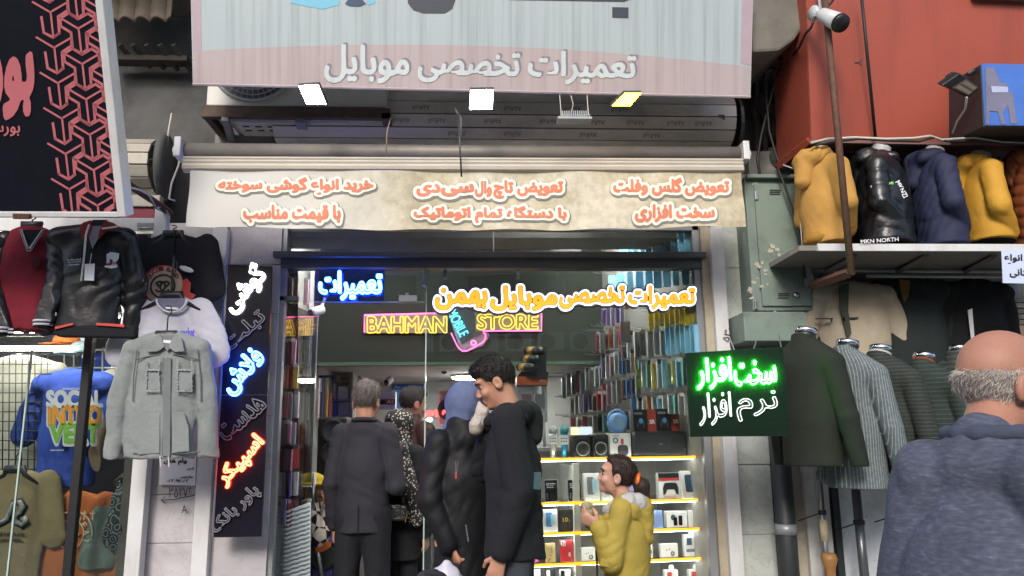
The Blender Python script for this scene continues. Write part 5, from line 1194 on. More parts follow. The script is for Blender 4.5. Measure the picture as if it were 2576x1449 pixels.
for x0, x1 in ((368, 400), (445, 482)):
    obj('chest_pocket', MB().ppoly([(x0+2, 930), (x1, 929), (x1+1, 981), (x0, 984)], F4-.004, .006), KHAKI, t, bevel=.003)
    ed = MB()
    for q in range(26):
        f = q/25; ed.tube([V(x0+(x1-x0)*f, 929+rnd.uniform(-1, 2), F4-.012), V(x0+(x1-x0)*f+rnd.uniform(-2, 2), 929+rnd.uniform(2, 5), F4-.014)], .003, 4)
        ed.tube([V(x0+(x1-x0)*f, 982+rnd.uniform(-1, 2), F4-.012), V(x0+(x1-x0)*f+rnd.uniform(-2, 2), 982+rnd.uniform(2, 5), F4-.014)], .003, 4)
    for q in range(30):
        f = q/29
        for xx in (x0, x1): ed.tube([V(xx+rnd.uniform(-1, 1), 905+f*78, F4-.01), V(xx+rnd.uniform(-3, 3), 905+f*78+3, F4-.013)], .003, 4)
    obj('frayed_trim', ed, FRAY, t)
obj('placket', MB().ppoly([(411, 900), (430, 900), (428, 1148), (408, 1148)], F4-.003, .006), cloth('grey_twill_dark', '#6c7071'), t, bevel=.002)
for sx, pts in ((-1, [(402, 838), (385, 848), (366, 882), (372, 886), (398, 884), (414, 872)]), (1, [(442, 838), (456, 850), (464, 884), (440, 886), (428, 878), (424, 868)])):
    obj('collar', MB().ppoly(pts, F4-.012, .012), KHAKI, t, bevel=.003)
sm9 = M('seam_grey', '#5d6263', .9, var=0); se = MB()
for pts in (((340, 905), (372, 897), (404, 892)), ((436, 892), (470, 897), (500, 905)), ((334, 1140), (370, 1143), (406, 1143)), ((432, 1142), (470, 1141), (504, 1136)), ((411, 900), (409, 1000), (408, 1146)), ((345, 880), (336, 950), (334, 1010)), ((497, 880), (505, 950), (506, 1010))):
    se.tube([V(x, y, F4+.008) for x, y in pts], .0035, 4)
obj('seam', se, sm9, t)
obj('neck_opening', MB().ppoly([(402, 843), (441, 843), (434, 868), (421, 884), (410, 870)], F4-.006, .004), cloth('grey_twill_dark', '#6c7071'), t); obj('brand_tab', MB().ppoly([(411, 855), (430, 856), (429, 864), (411, 862)], F4-.009, .002), CW, t)
obj('hip_pocket', MB().ppoly([(352, 1080), (372, 1045), (402, 1040), (401, 1140), (346, 1144)], F4-.002, .005), KHAKI, t, bevel=.003); obj('hip_pocket', MB().ppoly([(432, 1038), (462, 1036), (474, 1075), (476, 1135), (432, 1140)], F4-.002, .005), KHAKI, t, bevel=.003)
for x in (424, 403): obj('drawcord', MB().tube([V(x, 1148, F4), V(x+1, 1175, F4)], .004, 6), M('cord_white', '#b9b8b8', .8), t)
# lavender t-shirt behind it
t, W, N0, L = hung('t_shirt', 'pale lavender t-shirt on a hanger behind the grey overshirt', 't-shirt', 432, 748, 1020, 4.48, LTEE, .2, depth=.03, arms=(((.07, 0, -.14), (.10, 0, -.24)),), armr=(.08, .085, .085), fa=3, slope=.06, seed=8)
hanger(V(432, 742, 4.46), .17, t, hook=.2)
obj('neckband', MB().tube([V(432+38*math.cos(a), 752+34*math.sin(a), 4.43) for a in [math.pi*k/12 for k in range(13)]], .008, 6), LTEE, t, True); obj('neck_opening', MB().ppoly([(432+36*math.cos(math.pi*k/10), 750+30*math.sin(math.pi*k/10)) for k in range(11)], 4.44, .002), cloth('lavender_dark', '#6f6e86'), t)
obj('neck_label', MB().ppoly([(417, 772), (448, 774), (448, 779), (417, 777)], 4.435, .002), CW, t)
word('rocket', 456, 825, 490, 850, 4.42, M('print_violet', '#5350b5', .6), t, .05, .006)
# dark t-shirt with round print
t, W, N0, L = hung('t_shirt', 'black t-shirt with large round cream and red chest print', 't-shirt', 436, 592, 830, 4.58, NAVYT, .235, depth=.03, arms=(((.03, 0, -.14), (.05, 0, -.26)),), armr=(.08, .08, .08), fa=3, seed=5)
hanger(V(436, 588, 4.57), .15, t, hook=.05); obj('size_strip', MB().px(432, 578, 438, 775, 4.50, .004), GLASS('clear_strip', (.7, .72, .75), 1, .1, .2), t)
F5 = 4.525; q = V(411, 716, F5)
def disk(c, r, y, nm, m): obj(nm, MB().lathe(Vector((c.x, y, c.z)), [(0, 0), (r, 0), (r, .002), (0, .002)], (0, 1, 0), 40), m, t)
disk(q+Vector((-.006, 0, 0)), .118, F5, 'red_disc', M('print_coral', '#b5403a', .8, var=.1)); disk(q, .11, F5-.003, 'cream_disc', M('print_cream', '#b5a08e', .8, var=.15, vs=40)); 
obj('inner_ring', MB().tube([q+Vector((.068*math.cos(a*.2618), -.008, .068*math.sin(a*.2618)-.01)) for a in range(24)], .005, 5, True), INK, t)
LR_ = M('print_maroon', '#6d2430', .8)
for k, ch in enumerate('GUCCI BAND'):
    a_ = R(152-k*13.5)
    if ch != ' ': word(ch, q.x and 411+40*math.cos(a_)-4, 716-40*math.sin(a_)-5, 411+40*math.cos(a_)+4, 716-40*math.sin(a_)+5, F5-.004, LR_, t, .03, .002, 0, math.degrees(a_)-90)
for sx in (-1, 1): obj('monogram', MB().tube([q+Vector((sx*(.016-.03*math.cos(R(a))), -.01, .03*math.sin(R(a))-.012)) for a in range(-140, 150, 20)]+[q+Vector((sx*.02, -.01, -.012))], .005, 5), INK, t)
obj('speech_bubble', MB().ball(V(469, 677, F5), (.045, .004, .016), (Vector((1, 0, -.35)).normalized(), Vector((0, 1, 0)), Vector((.35, 0, 1)).normalized())), CW, t, True)
obj('red_print', MB().ppoly([(452, 708), (470, 700), (480, 712), (478, 735), (492, 742), (480, 758), (456, 752), (462, 735), (450, 725)], F5-.002, .002), M('print_red', '#b5352f'), t)
# red varsity jacket and black hooded jacket
t, W, N0, L = hung('varsity_jacket', 'crimson varsity jacket with black leather sleeves and striped ribbing', 'jacket', 80, 572, 832, 4.42, CRIM, .24, depth=.075, sides=(), seed=11)
hanger(V(80, 566, 4.42), .12, t, hook=.05)
for s, e, w_ in ((-1, (-25, 640), (5, 838)), (1, (150, 640), (110, 820))):
    S_ = SDF(np.array(V(min(e[0], w_[0])-80, 900, 4.4))-.1, np.array(V(max(e[0], w_[0])+60, 540, 4.4))+.1, .009); a0 = V(80+s*62, 606, 4.42)
    S_.chain([a0, V(e[0], 700, 4.38), V(w_[0], w_[1]-12, 4.33)], [.06, .062, .05]).fold(.006, (16, 10, 14), 4); S_.mesh('sleeve', LEATH, t)
    c0 = V(w_[0], w_[1]-14, 4.33); c1 = V(w_[0]-2, w_[1]+4, 4.33)
    obj('cuff', MB().tube([c0, c0+(c1-c0)*.3], .052, 12).tube([c0+(c1-c0)*.5, c0+(c1-c0)*.8], .05, 12), RIBW, t, True); obj('cuff_band', MB().tube([c0, c1], .048, 12), RIBK, t, True)
F6 = 4.335
for k, (m, wd_) in enumerate(((RIBW, 3.4), (RIBK, 1.4), (RIBW, 1.2))):
    o_ = k*1.6
    for s in (-1, 1): obj('collar_rib', MB().ppoly([(80+s*(28-o_), 577), (80+s*(32-o_), 577), (80+s*(4-o_*.3)-8, 633-o_*2), (80-8, 630-o_*2)], F6-.012-k*.002, .004), m, t)
obj('collar_gap', MB().ppoly([(54, 578), (106, 578), (76, 624), (70, 624)], F6-.008, .004), NAVYT, t)
obj('hem_rib', MB().ppoly([(-4, 823), (33, 823), (33, 842), (-4, 841)], F6-.02, .01), RIBK, t); obj('hem_stripe', MB().ppoly([(-4, 826), (33, 826), (33, 830), (-4, 830)], F6-.024, .004).ppoly([(-4, 834), (33, 834), (33, 838), (-4, 838)], F6-.024, .004), RIBW, t)
obj('chest_motif', MB().ball(V(92, 660, F6), (.03, .006, .035)), cloth('dark_crimson', '#43101c'), t, True)
t, W, N0, L = hung('hooded_jacket', 'black leather hooded jacket with red hood lining and paper price tag', 'jacket', 236, 572, 842, 4.40, LEATH, .235, sh=.18, wc=.17, wh=.18, depth=.075, arms=(((.06, -.04, -.25), (.045, -.07, -.49)),), armr=(.068, .066, .055), seed=21, fold=(.012, (12, 8, 9)))
RED = cloth('coral_red_lining', '#84302c'); F7 = 4.30
for pts in ([(205, 560), (228, 552), (232, 572), (216, 610), (204, 595), (198, 575)], [(262, 553), (285, 560), (298, 572), (262, 578), (244, 600), (250, 575)]): obj('hood_lining', MB().ppoly(pts, F7-.01, .03), RED, t, bevel=.008)
obj('hood_opening', MB().ppoly([(222, 570), (258, 566), (252, 590), (240, 610), (232, 625), (224, 600)], F7-.004, .004), M('grey_lining', '#85848f', .6, var=.2, vs=14), t); obj('hanger', MB().ppoly([(232, 553), (268, 553), (262, 566), (234, 566)], F7-.008, .02), HANGK, t)
obj('drawcord', MB().tube([V(224, 565, F7-.02), V(216, 590, F7-.024), V(212, 640, F7-.022), V(204, 707, F7-.02)], .0055, 6).tube([V(257, 575, F7-.02), V(276, 573, F7-.02), V(295, 570, F7-.01)], .0055, 6), CW, t, True)
obj('price_tag', MB().ppoly([(213, 664), (238, 663), (236, 706), (212, 705)], F7-.022, .003), PAPER, t); obj('tag_string', MB().tube([V(226, 664, F7-.024), V(230, 638, F7-.01)], .002, 4), CW, t)
obj('chest_patch', MB().ppoly([(268, 640), (278, 634), (299, 637), (298, 650), (290, 660), (295, 666), (280, 668), (284, 655), (275, 650), (276, 662), (268, 664)], F7-.012, .003).ppoly([(264, 668), (294, 666), (295, 672), (280, 675), (263, 672)], F7-.012, .003), CW, t)
word('Superior', 265, 658, 296, 668, F7-.015, M('print_maroon', '#6d2430', .8), t, .03, .003, 0, 6); word('in the soul', 170, 650, 204, 656, F7-.012, CW, t, .02, .003, 0, 4); word('way to the end', 171, 657, 204, 662, F7-.012, CW, t, .02, .003, 0, 4); word('to the moment', 172, 663, 200, 668, F7-.012, CW, t, .02, .003, 0, 4)
obj('hem_band', MB().ppoly([(135, 815), (340, 818), (338, 850), (140, 846)], F7+.02, .06), RIBK, t, bevel=.01); obj('hem_stripe', MB().ppoly([(138, 822), (184, 812), (184, 817), (138, 828)], F7+.008, .004).ppoly([(242, 812), (312, 816), (312, 823), (242, 818)], F7+.008, .004), M('print_coral', '#b5403a'), t); obj('zip_pull', MB().ppoly([(139, 786), (142, 786), (142, 794), (139, 794)], F7, .003).ppoly([(297, 786), (302, 786), (302, 796), (297, 796)], F7, .003), STEEL, t)
# dark jacket at the far left edge
hung('jacket', 'black jacket cut by the left edge beside the crimson varsity jacket', 'jacket', -52, 585, 850, 4.40, NAVYT, .16, depth=.08, seed=31)
# window clothes
BLUE = cloth('royal_blue_cotton', '#2a4193'); 
t, W, N0, L = hung('t_shirt', 'royal blue t-shirt with large bubble lettering on the window mannequin', 't-shirt', 190, 942, 1222, 5.05, BLUE, .21, depth=.10, arms=(((.06, .0, -.16), (.10, .0, -.30)),), armr=(.08, .085, .085), fa=1.8, seed=6, fold=(.006, (9, 5, 6)))
F8 = 4.872
word('SOCIAL', 120, 984, 258, 1024, F8, CW, t, .06, .008); word('INTRO', 122, 1020, 256, 1070, F8, CW, t, .10, .004); word('VERT', 126, 1066, 252, 1116, F8, CW, t, .10, .004)
word('INTRO', 124, 1022, 254, 1068, F8, M('print_orange', '#d08a24', .7, var=.12, vs=18), t, .05, .008); word('VERT', 128, 1068, 250, 1112, F8, M('print_green', '#6fa540', .7, var=.15, vs=18), t, .05, .008); word('WITHOUT MYSELF', 158, 976, 210, 981, F8, CW, t, .02, .006)
obj('gold_patch', MB().ppoly([(190, 1175), (210, 1175), (210, 1190), (190, 1190)], F8, .003), M('gold_foil', '#b5914a', .3, .6), t); word('SOCIAL INTROVERT', 128, 1131, 162, 1134, F8, CW, t, .02, .006)
mn = thing('mannequin', 'bronze mannequin arm and hand hanging below the blue t-shirt sleeve', 'mannequin', V(255, 1270, 5.05)); BRZ = M('bronze_skin', '#6d5a48', .35, .3, var=.1)
S_ = SDF(np.array(V(200, 1300, 5.05))-.1, np.array(V(300, 1040, 5.05))+.12, .005); a0, a1, a2 = V(262, 1060, 5.04), V(240, 1140, 4.98), V(238, 1205, 4.9)
S_.chain([a0, a1, a2], [.042, .036, .027]); pm = V(236, 1225, 4.88); S_.cone(a2, pm, .026, .03, .015, (Vector((1, 0, 0)), 1.5))
for k, (dx, dy, dl) in enumerate(((-4, 26, 0), (2, 30, .01), (8, 31, .02), (13, 27, .03))):
    k0 = pm+Vector((.006*k-.01, .012*k-.02, -.02)); k1 = V(236+dx*.6, 1225+dy*.65, 4.88-.012*k); k2 = V(240+dx*1.3, 1232+dy, 4.88-.012*k); S_.chain([k0, k1, k2], [.010, .009, .007], .006)
S_.chain([pm, V(228, 1240, 4.85), V(229, 1250, 4.83)], [.012, .01, .008], .006); S_.mesh('arm', BRZ, mn)
S_ = SDF(np.array(V(270, 1260, 5.2))-.1, np.array(V(345, 1180, 5.2))+.1, .005); a0, a1 = V(350, 1190, 5.2), V(310, 1200, 5.15); S_.chain([a0, a1], [.03, .024])
for k in range(4): S_.chain([a1+Vector((0, 0, .014-.009*k)), V(297, 1206+2*k, 5.12), V(284+2*k, 1212+3*k, 5.1)], [.009, .009, .007], .006)
S_.mesh('hand', BRZ, mn)
t, W, N0, L = hung('t_shirt', 'khaki t-shirt with a coiled snake print on a black hanger', 't-shirt', 38, 1186, 1520, 4.92, cloth('khaki_cotton', '#85775a'), .235, depth=.035, arms=(((.04, 0, -.18), (.06, 0, -.30)),), armr=(.075, .08, .08), fa=2.5, seed=9)
hanger(V(38, 1180, 4.90), .15, t, hook=.13); SN = M('snake_grey', '#85878a', .8, var=.5, vs=60); F9 = 4.875
obj('snake_print', MB().tube([V(x, y, F9) for x, y in ((-25, 1310), (0, 1316), (18, 1306), (26, 1285), (34, 1266), (50, 1262), (58, 1276), (50, 1290), (38, 1298), (40, 1312), (56, 1320), (66, 1312), (60, 1300))], .015, 8), SN, t, True); obj('snake_print_edge', MB().tube([V(x, y, F9+.012) for x, y in ((-25, 1312), (0, 1318), (20, 1308), (28, 1285), (36, 1264), (52, 1260), (62, 1276), (52, 1292), (40, 1298), (42, 1314), (58, 1323), (70, 1312))], .021, 8), cloth('snake_dark', '#2c2d2e'), t, True)
word('the path before you', -30, 1338, 62, 1350, F9, INK, t, .02, .006); word('fear, persevere.', -22, 1352, 54, 1364, F9, INK, t, .02, .006)
t, W, N0, L = hung('t_shirt', 'orange t-shirt with white round gothic print behind the black window post', 't-shirt', 188, 1240, 1560, 4.98, cloth('burnt_orange_cotton', '#a85e34'), .225, depth=.04, arms=(((.05, 0, -.2), (.08, 0, -.42)),), armr=(.075, .08, .08), fa=2.5, seed=14)
F10 = 4.925; PW = M('print_offwhite', '#c9b9a8', .8)
q = V(178, 1345, F10); obj('ring_print', MB().tube([q+Vector((.125*math.cos(R(a)), 0, .135*math.sin(R(a)))) for a in range(-30, 211, 12)], .005, 5).tube([q+Vector((.075*math.cos(R(a)), 0, .085*math.sin(R(a)))) for a in range(-60, 241, 12)], .0035, 5), PW, t, True)
obj('cross_print', MB().tube([q+Vector((0, 0, -.05)), q+Vector((0, 0, .05))], [.012, .006], 6).tube([q+Vector((-.05, 0, 0)), q+Vector((.05, 0, 0))], [.008, .008], 6), PW, t)
for k in range(9):
    a_ = R(200-k*27.5); x, y = 178+41*math.cos(a_), 1345-43*math.sin(a_); word('HEARTHEAT'[k], x-5, y-7, x+5, y+7, F10, PW, t, .03, .002, 0, math.degrees(a_)-90)
for x in (212, 233): obj('small_cross', MB().px(x-1.5, 1284, x+1.5, 1308, F10-.003, .002).px(x-6, 1290, x+6, 1293, F10-.0035, .002), PW, t)
t = thing('shorts', 'grey green shorts on the mannequin beside the patterned scarf', 'shorts', V(270, 1449, 5.05)); S_ = SDF(np.array(V(190, 1520, 5.05))-.15, np.array(V(350, 1250, 5.05))+.15, .008)
S_.cone(V(275, 1290, 5.05), V(275, 1330, 5.05), .15, .16, .04, (Vector((0, 1, 0)), 1.4)).cone(V(262, 1330, 5.05), V(250, 1410, 5.0), .11, .12, .03).cone(V(305, 1330, 5.1), V(318, 1410, 5.1), .11, .12, .03).cut(V(250, 1424, 5.0), (0, 0, -1)).cut(V(250, 1270, 5), (0, 0, 1)).fold(.006, (10, 10, 5), 3); S_.mesh('cloth', cloth('sage_cotton', '#66756f'), t)
def paisley(N, L, tc):
    v = N('ShaderNodeTexVoronoi'); v.inputs['Scale'].default_value = 16; L(tc, v.inputs[0]); w_ = N('ShaderNodeMath'); w_.operation = 'SINE'; q_ = N('ShaderNodeMath'); q_.operation = 'MULTIPLY'; q_.inputs[1].default_value = 26; L(v.outputs[0], q_.inputs[0]); L(q_.outputs[0], w_.inputs[0])
    r = ramp(N, [(0, '#17161d'), (.62, '#1d2230'), (.66, '#9fb5b8'), (.8, '#3d7f96'), (.9, '#5d4a3c')], True); L(w_.outputs[0], r.inputs[0]); return r.outputs[0]
t = thing('scarf', 'dark bandana scarf with white and teal swirls hanging in the window', 'scarf', V(298, 1400, 4.86)); S_ = SDF(np.array(V(255, 1420, 4.86))-.06, np.array(V(345, 1200, 4.86))+.06, .006); S_.chain([V(301, 1216, 4.86), V(303, 1255, 4.86), V(300, 1330, 4.86), V(292, 1350, 4.86)], [.012, .045, .085, .075], .03, (Vector((0, 1, 0)), 2.2)).cone(V(296, 1340, 4.86), V(292, 1385, 4.86), .06, .02, .03, (Vector((0, 1, 0)), 2)).fold(.006, (30, 10, 8), 5); S_.mesh('cloth', node_mat('swirl_print', paisley, .8), t)
t, W, N0, L = hung('hoodie', 'cream hoodie hanging behind the wire grid', 'hoodie', 60, 905, 1240, 5.3, cloth('cream_cotton', '#9a968a'), .27, depth=.09, arms=(((.05, -.03, -.3), (.02, -.06, -.6)),), seed=41, fold=(.01, (9, 8, 9)))
for (px_, py_, c, lab) in ((168, 862, '#b0642c', 'orange cap on the high rail of the clothes shop'), (205, 885, '#7d9098', 'pale blue cap below the orange cap'), (285, 955, '#8d897d', 'cream cap beside the sleeve of the grey overshirt')):
    q = V(px_, py_, 5.35); tt = thing('cap', lab, 'cap', q); S_ = SDF(np.array(q)-.17, np.array(q)+.17, .008); S_.ell(q, (.085, .09, .075)).cut(q+Vector((0, 0, -.01)), (0, 0, -1)); S_.mesh('crown', cloth('cap'+c, c), tt); obj('brim', MB().ball(q+Vector((-.07, -.05, -.015)), (.085, .07, .008)), cloth('cap'+c, c), tt, True)
for i, (x, y, w_, h_, c) in enumerate(((250, 900, 26, 80, '#2c3f8a'), (110, 900, 60, 90, '#3a3a3d'), (215, 930, 40, 120, '#232326'), (290, 990, 45, 150, '#1f2024'), (300, 1120, 50, 120, '#2a2226'), (140, 1120, 40, 130, '#1d1e22'), (70, 850, 70, 40, '#57585c'))):
    hung('folded_jacket' if i == 6 else 'jacket', ['blue jacket hanging deep inside the clothes shop', 'dark grey jacket deep behind the wire grid', 'black jacket deep behind the blue t-shirt', 'black coat behind the cream cap', 'dark brown coat at the right of the shop window', 'black coat behind the blue t-shirt sleeve', 'grey bundle under the ceiling of the clothes shop'][i], 'jacket', x, y, y+h_*1.3, 6.2, cloth('far'+c, c), w_*.0062, depth=.08, seed=50+i, h=.014)

# pilaster notices
nt_ = thing('notice', 'torn white paper notice with phone number under the overshirt', 'notice', V(446, 1185, 4.76)); YP = 4.772
obj('sheet', MB().ppoly([(404, 1145), (494, 1147), (491, 1222), (400, 1219)], YP, .002), PAPER, nt_)
word('وام های', 412, 1153, 470, 1170, YP, INK, nt_, .03, .003); word('گردش', 470, 1175, 488, 1183, YP, INK, nt_, .01, .003); word('خیابان فردوسی', 455, 1196, 486, 1204, YP, INK, nt_, .02, .003); word('۰۹۱۸۰۸۳ ۰۸۴', 422, 1206, 474, 1213, YP, INK, nt_, .03, .003)
hw_ = thing('handwriting', 'marker handwriting of numbers and an arrow on the stone panel', 'graffiti', V(450, 1250, 4.77)); MK = M('marker_ink', '#3d3b48', .8, var=0)
word('۳۵۲۷۶', 425, 1226, 483, 1252, YP, MK, hw_, .0, .003); obj('arrow', MB().tube([V(489, 1246, YP), V(440, 1256, YP), V(405, 1258, YP), (V(414, 1250, YP))], .003, 4).tube([V(405, 1258, YP), V(416, 1266, YP)], .003, 4), MK, hw_); word('A', 457, 1271, 471, 1291, YP, MK, hw_, .0, .003)

# vertical LED board
YL = 4.60
lb = thing('led_sign', 'tall dark LED board with diagonal white, blue and red lit Persian words', 'LED sign', V(600, 1352, YL)); LBM = M('led_board_black', '#15131c', .18, var=.25, vs=3)
obj('board', MB().ppoly([(573, 666), (684, 670), (673, 992), (555, 993)], YL, .02), LBM, lb); obj('board', MB().ppoly([(555, 995), (673, 994), (657, 1350), (535, 1352)], YL, .02), LBM, lb)
obj('board_edge', MB().tube([V(572, 666, YL), V(535, 1352, YL)], .006, 6), M('led_board_edge', '#6b6a75', .4), lb)
BW = E('white_led', (1, 1, .95), 3.5); RL = E('red_led', (1, .03, .012), 24); OFFL = M('unlit_led', '#6a6a74', .5, var=0)
for s, cx, cy, w_, hh, rot, m, r in (('گوشی', 617, 728, 128, 62, 47, BW, .0048), ('تبلت', 617, 833, 122, 44, 42, OFFL, .004), ('فلاش', 613, 936, 122, 62, 44, BLU, .005), ('هدست', 610, 1053, 134, 40, 40, OFFL, .004), ('اسپیکر', 608, 1160, 146, 48, 47, RL, .005), ('پاور بانک', 594, 1282, 150, 40, 44, OFFL, .004)):
    neon(s, cx-w_/2, cy-hh/2, cx+w_/2, cy+hh/2, YL, m, lb, .015, .014, r, rot, 'led_lettering')
# ---------------------------------------------------------------- right of the shop: cabinet, pipe, green sign
CABM = M('cabinet_green_paint', '#6f7f76', .55, 0, .1, 4, dirt='#3f463f', dirt_s=5, dirt_a=.6, bump=.15, bs=20)
cb = thing('electrical_cabinet', 'dented grey green steel electrical cabinet with torn stickers', 'cabinet', V(1955, 870, 4.6))
obj('upper_box', MB().px(1884, 445, 2036, 782, 4.58, .25), CABM, cb, bevel=.006); obj('door', MB().px(1908, 462, 2030, 770, 4.565, .02), CABM, cb, bevel=.005); obj('lower_box', MB().px(1872, 784, 2030, 858, 4.5, .32), CABM, cb, bevel=.006); obj('roof', MB().px(1880, 438, 2040, 447, 4.54, .3), CABM, cb, bevel=.003)
vt = MB()
for y in (477, 482, 487): vt.px(1937, y, 1963, y+2.2, 4.56, .006)
for y in (737, 742, 748): vt.px(1958, y, 1985, y+2.2, 4.56, .006)
obj('vents', vt, DKGREY, cb); obj('lock', MB().lathe(V(2003, 743, 4.565), [(0, 0), (.02, 0), (.018, -.01), (0, -.012)], (0, 1, 0), 14), STEEL, cb, True)
for y in (480, 755): obj('hinge', MB().px(1900, y, 1907, y+22, 4.555, .02), STEEL, cb, bevel=.002)
scr = M('torn_paper', '#a9a598', .9, var=.15, vs=20)
for k in range(18):
    x, y = [(1945, 620), (1955, 628), (1960, 640), (1938, 632), (1918, 660), (1912, 672), (1925, 680), (1905, 700), (1930, 715), (1915, 720), (1895, 710), (1888, 735), (1892, 750), (1885, 728), (1950, 785), (1925, 690), (1906, 665), (1899, 462)][k]
    n_ = rnd.randint(7, 11); s_ = rnd.uniform(4, 12); pts = [(x+s_*rnd.uniform(.25, 1)*math.cos(6.283*i/n_), y+s_*rnd.uniform(.2, .9)*math.sin(6.283*i/n_)) for i in range(n_)]
    obj('paper_scrap', MB().ppoly(pts, 4.562 if x > 1906 else 4.577, .002), scr, cb)
pp = thing('drain_pipe', 'black drain pipe with a grey clamp beside the marble pillar', 'pipe', V(1965, 1449, 4.62)); a = V(1957, 1060, 4.62); obj('pipe', MB().tube([Vector((a.x, 4.62, 0)), Vector((a.x, 4.62, a.z))], .058, 18), M('pipe_black', '#2a2e30', .5, var=.15, vs=5), pp, True); q = V(1960, 1331, 4.62); obj('clamp', MB().tube([Vector((a.x, 4.62, q.z-.03)), Vector((a.x, 4.62, q.z+.03))], .064, 18), GREYAL, pp, True)
gs = thing('led_sign', 'dark board with a green lit Persian line above a white unlit line', 'LED sign', V(1855, 1098, 4.3)); YG = 3.95
obj('board', MB().ppoly([(1726, 888), (1970, 872), (1988, 1097), (1736, 1099)], YG, .02), M('sign_black_glow_tint', '#15241b', .2, var=.1), gs, bevel=.002)  # green in the board colour stands for the glow of the letters
GL = E('green_led', (.003, .85, .008), 110); GW = E('green_white_core', (.35, 1, .45), 6)
word('سخت', 1850, 905, 1948, 962, YG, GL, gs, .03, .004, 0) if False else None
neon('سخت', 1846, 908, 1950, 968, YG, GW, gs, .0, .012, .0034, 3, 'led_lettering'); neon('افزار', 1752, 902, 1838, 978, YG, GW, gs, .0, .012, .0034, 3, 'led_lettering')
neon('سخت', 1846, 908, 1950, 968, YG, GL, gs, .006, .008, .0046, 3, 'led_glow_tube'); neon('افزار', 1752, 902, 1838, 978, YG, GL, gs, .006, .008, .0046, 3, 'led_glow_tube')
WU = E('white_unlit_led_glow', (.9, 1, .93), .55); neon('نرم', 1852, 985, 1954, 1058, YG, WU, gs, .0, .010, .0028, 3, 'led_lettering'); neon('افزار', 1757, 988, 1838, 1070, YG, WU, gs, .0, .010, .0028, 3, 'led_lettering')  # unlit letters with a faint glow put into their material
obj('chain', MB().tube([V(1902, 858, 4.3), V(1896, 880, 3.96)], .004, 5).tube([V(1836, 850, 4.6), V(1848, 882, 3.96)], .004, 5).tube([V(1958, 840, 4.42), V(1966, 876, 3.96)], .004, 5), STEEL, gs)
tag(obj('wall_hook', MB().px(1834, 820, 1846, 852, 4.72, .05).px(1846, 830, 1856, 838, 4.72, .03), DKGREY, bevel=.003), 'small black wall bracket on the marble pillar', 'bracket')
hw2 = thing('handwriting', 'small marker numbers written down the white door frame', 'graffiti', V(1830, 840, 4.71)); word('۵۳۰', 1812, 832, 1846, 850, 4.715, M('marker_ink', '#3d3b48'), hw2, 0, .003, 0, 75)
def cab(name, label, pts, r, m):
    return tag(obj(name, MB().tube([V(*p) for p in pts], r, 6), m, smooth=True), label, 'cable')
cab('cable', 'black cable running down from the concrete beam to the cabinet', [(2000, 120, 4.5), (1960, 170, 4.5), (1935, 260, 4.55), (1915, 340, 4.6), (1905, 400, 4.6), (1912, 440, 4.55)], .009, CABLE)
cab('cable', 'black cable bowing beside the red fascia edge', [(2030, 90, 4.3), (1985, 150, 4.4), (1950, 175, 4.5), (1925, 210, 4.55), (1935, 330, 4.55), (1955, 400, 4.55), (1985, 440, 4.5)], .008, CABLE)
cab('cable', 'dark wire crossing the cabinet top to the shelf', [(1955, 420, 4.5), (1975, 470, 4.5), (2005, 560, 4.5), (2018, 640, 4.5), (2026, 700, 4.5)], .008, CABLE)
cab('cable', 'pale wire looping under the orange bracket', [(1970, 415, 4.45), (1998, 425, 4.4), (2012, 480, 4.4), (2014, 560, 4.4), (2018, 620, 4.4)], .005, WCABLE)
dm = thing('satellite_arm', 'grey bent conduit pipes on the dark wall above the cabinet', 'conduit', V(1910, 150, 4.6)); obj('pipe', MB().tube([V(1890, 147, 4.5), V(1960, 145, 4.55)], .025, 12), M('conduit_white', '#97948c', .6, var=.15), dm, True); obj('clamp', MB().tube([V(1955, 140, 4.5), V(1962, 155, 4.5)], .012, 6), DKGREY, dm, True)
vp = MB()
for x in (1900, 1925, 1990): vp.tube([V(x, -30, 4.86), V(x+rnd.uniform(-5, 5), 440, 4.86)], .02, 8)
obj('wall_conduits', vp, M('dark_conduit', '#3d3c3a', .7, var=.2), bl, True)
rub = SDF(np.array(V(1890, 440, 4.85))-.12, np.array(V(2060, 0, 4.85))+.12, .015)
for k in range(40): rub.ell(V(rnd.uniform(1900, 2050), rnd.uniform(60, 430), 4.9), [rnd.uniform(.04, .13) for _ in range(3)])
rub.fold(.012, (30, 30, 30), 4); rub.mesh('broken_masonry', M('broken_masonry', '#4c4a46', .95, var=.4, vs=9, bump=.8, bs=25), bl)
slb = MB().prism([V(1893, -60, 4.2), V(2070, -60, 4.2), V(2040, 40, 4.2), V(2000, 100, 4.2), (V(1960, 128, 4.2)), V(1893, 132, 4.2)], (0, .75, .05))
tag(obj('concrete_slab', slb, CONC, bevel=.02), 'broken grey concrete slab between the signboard and the red fascia', 'slab')
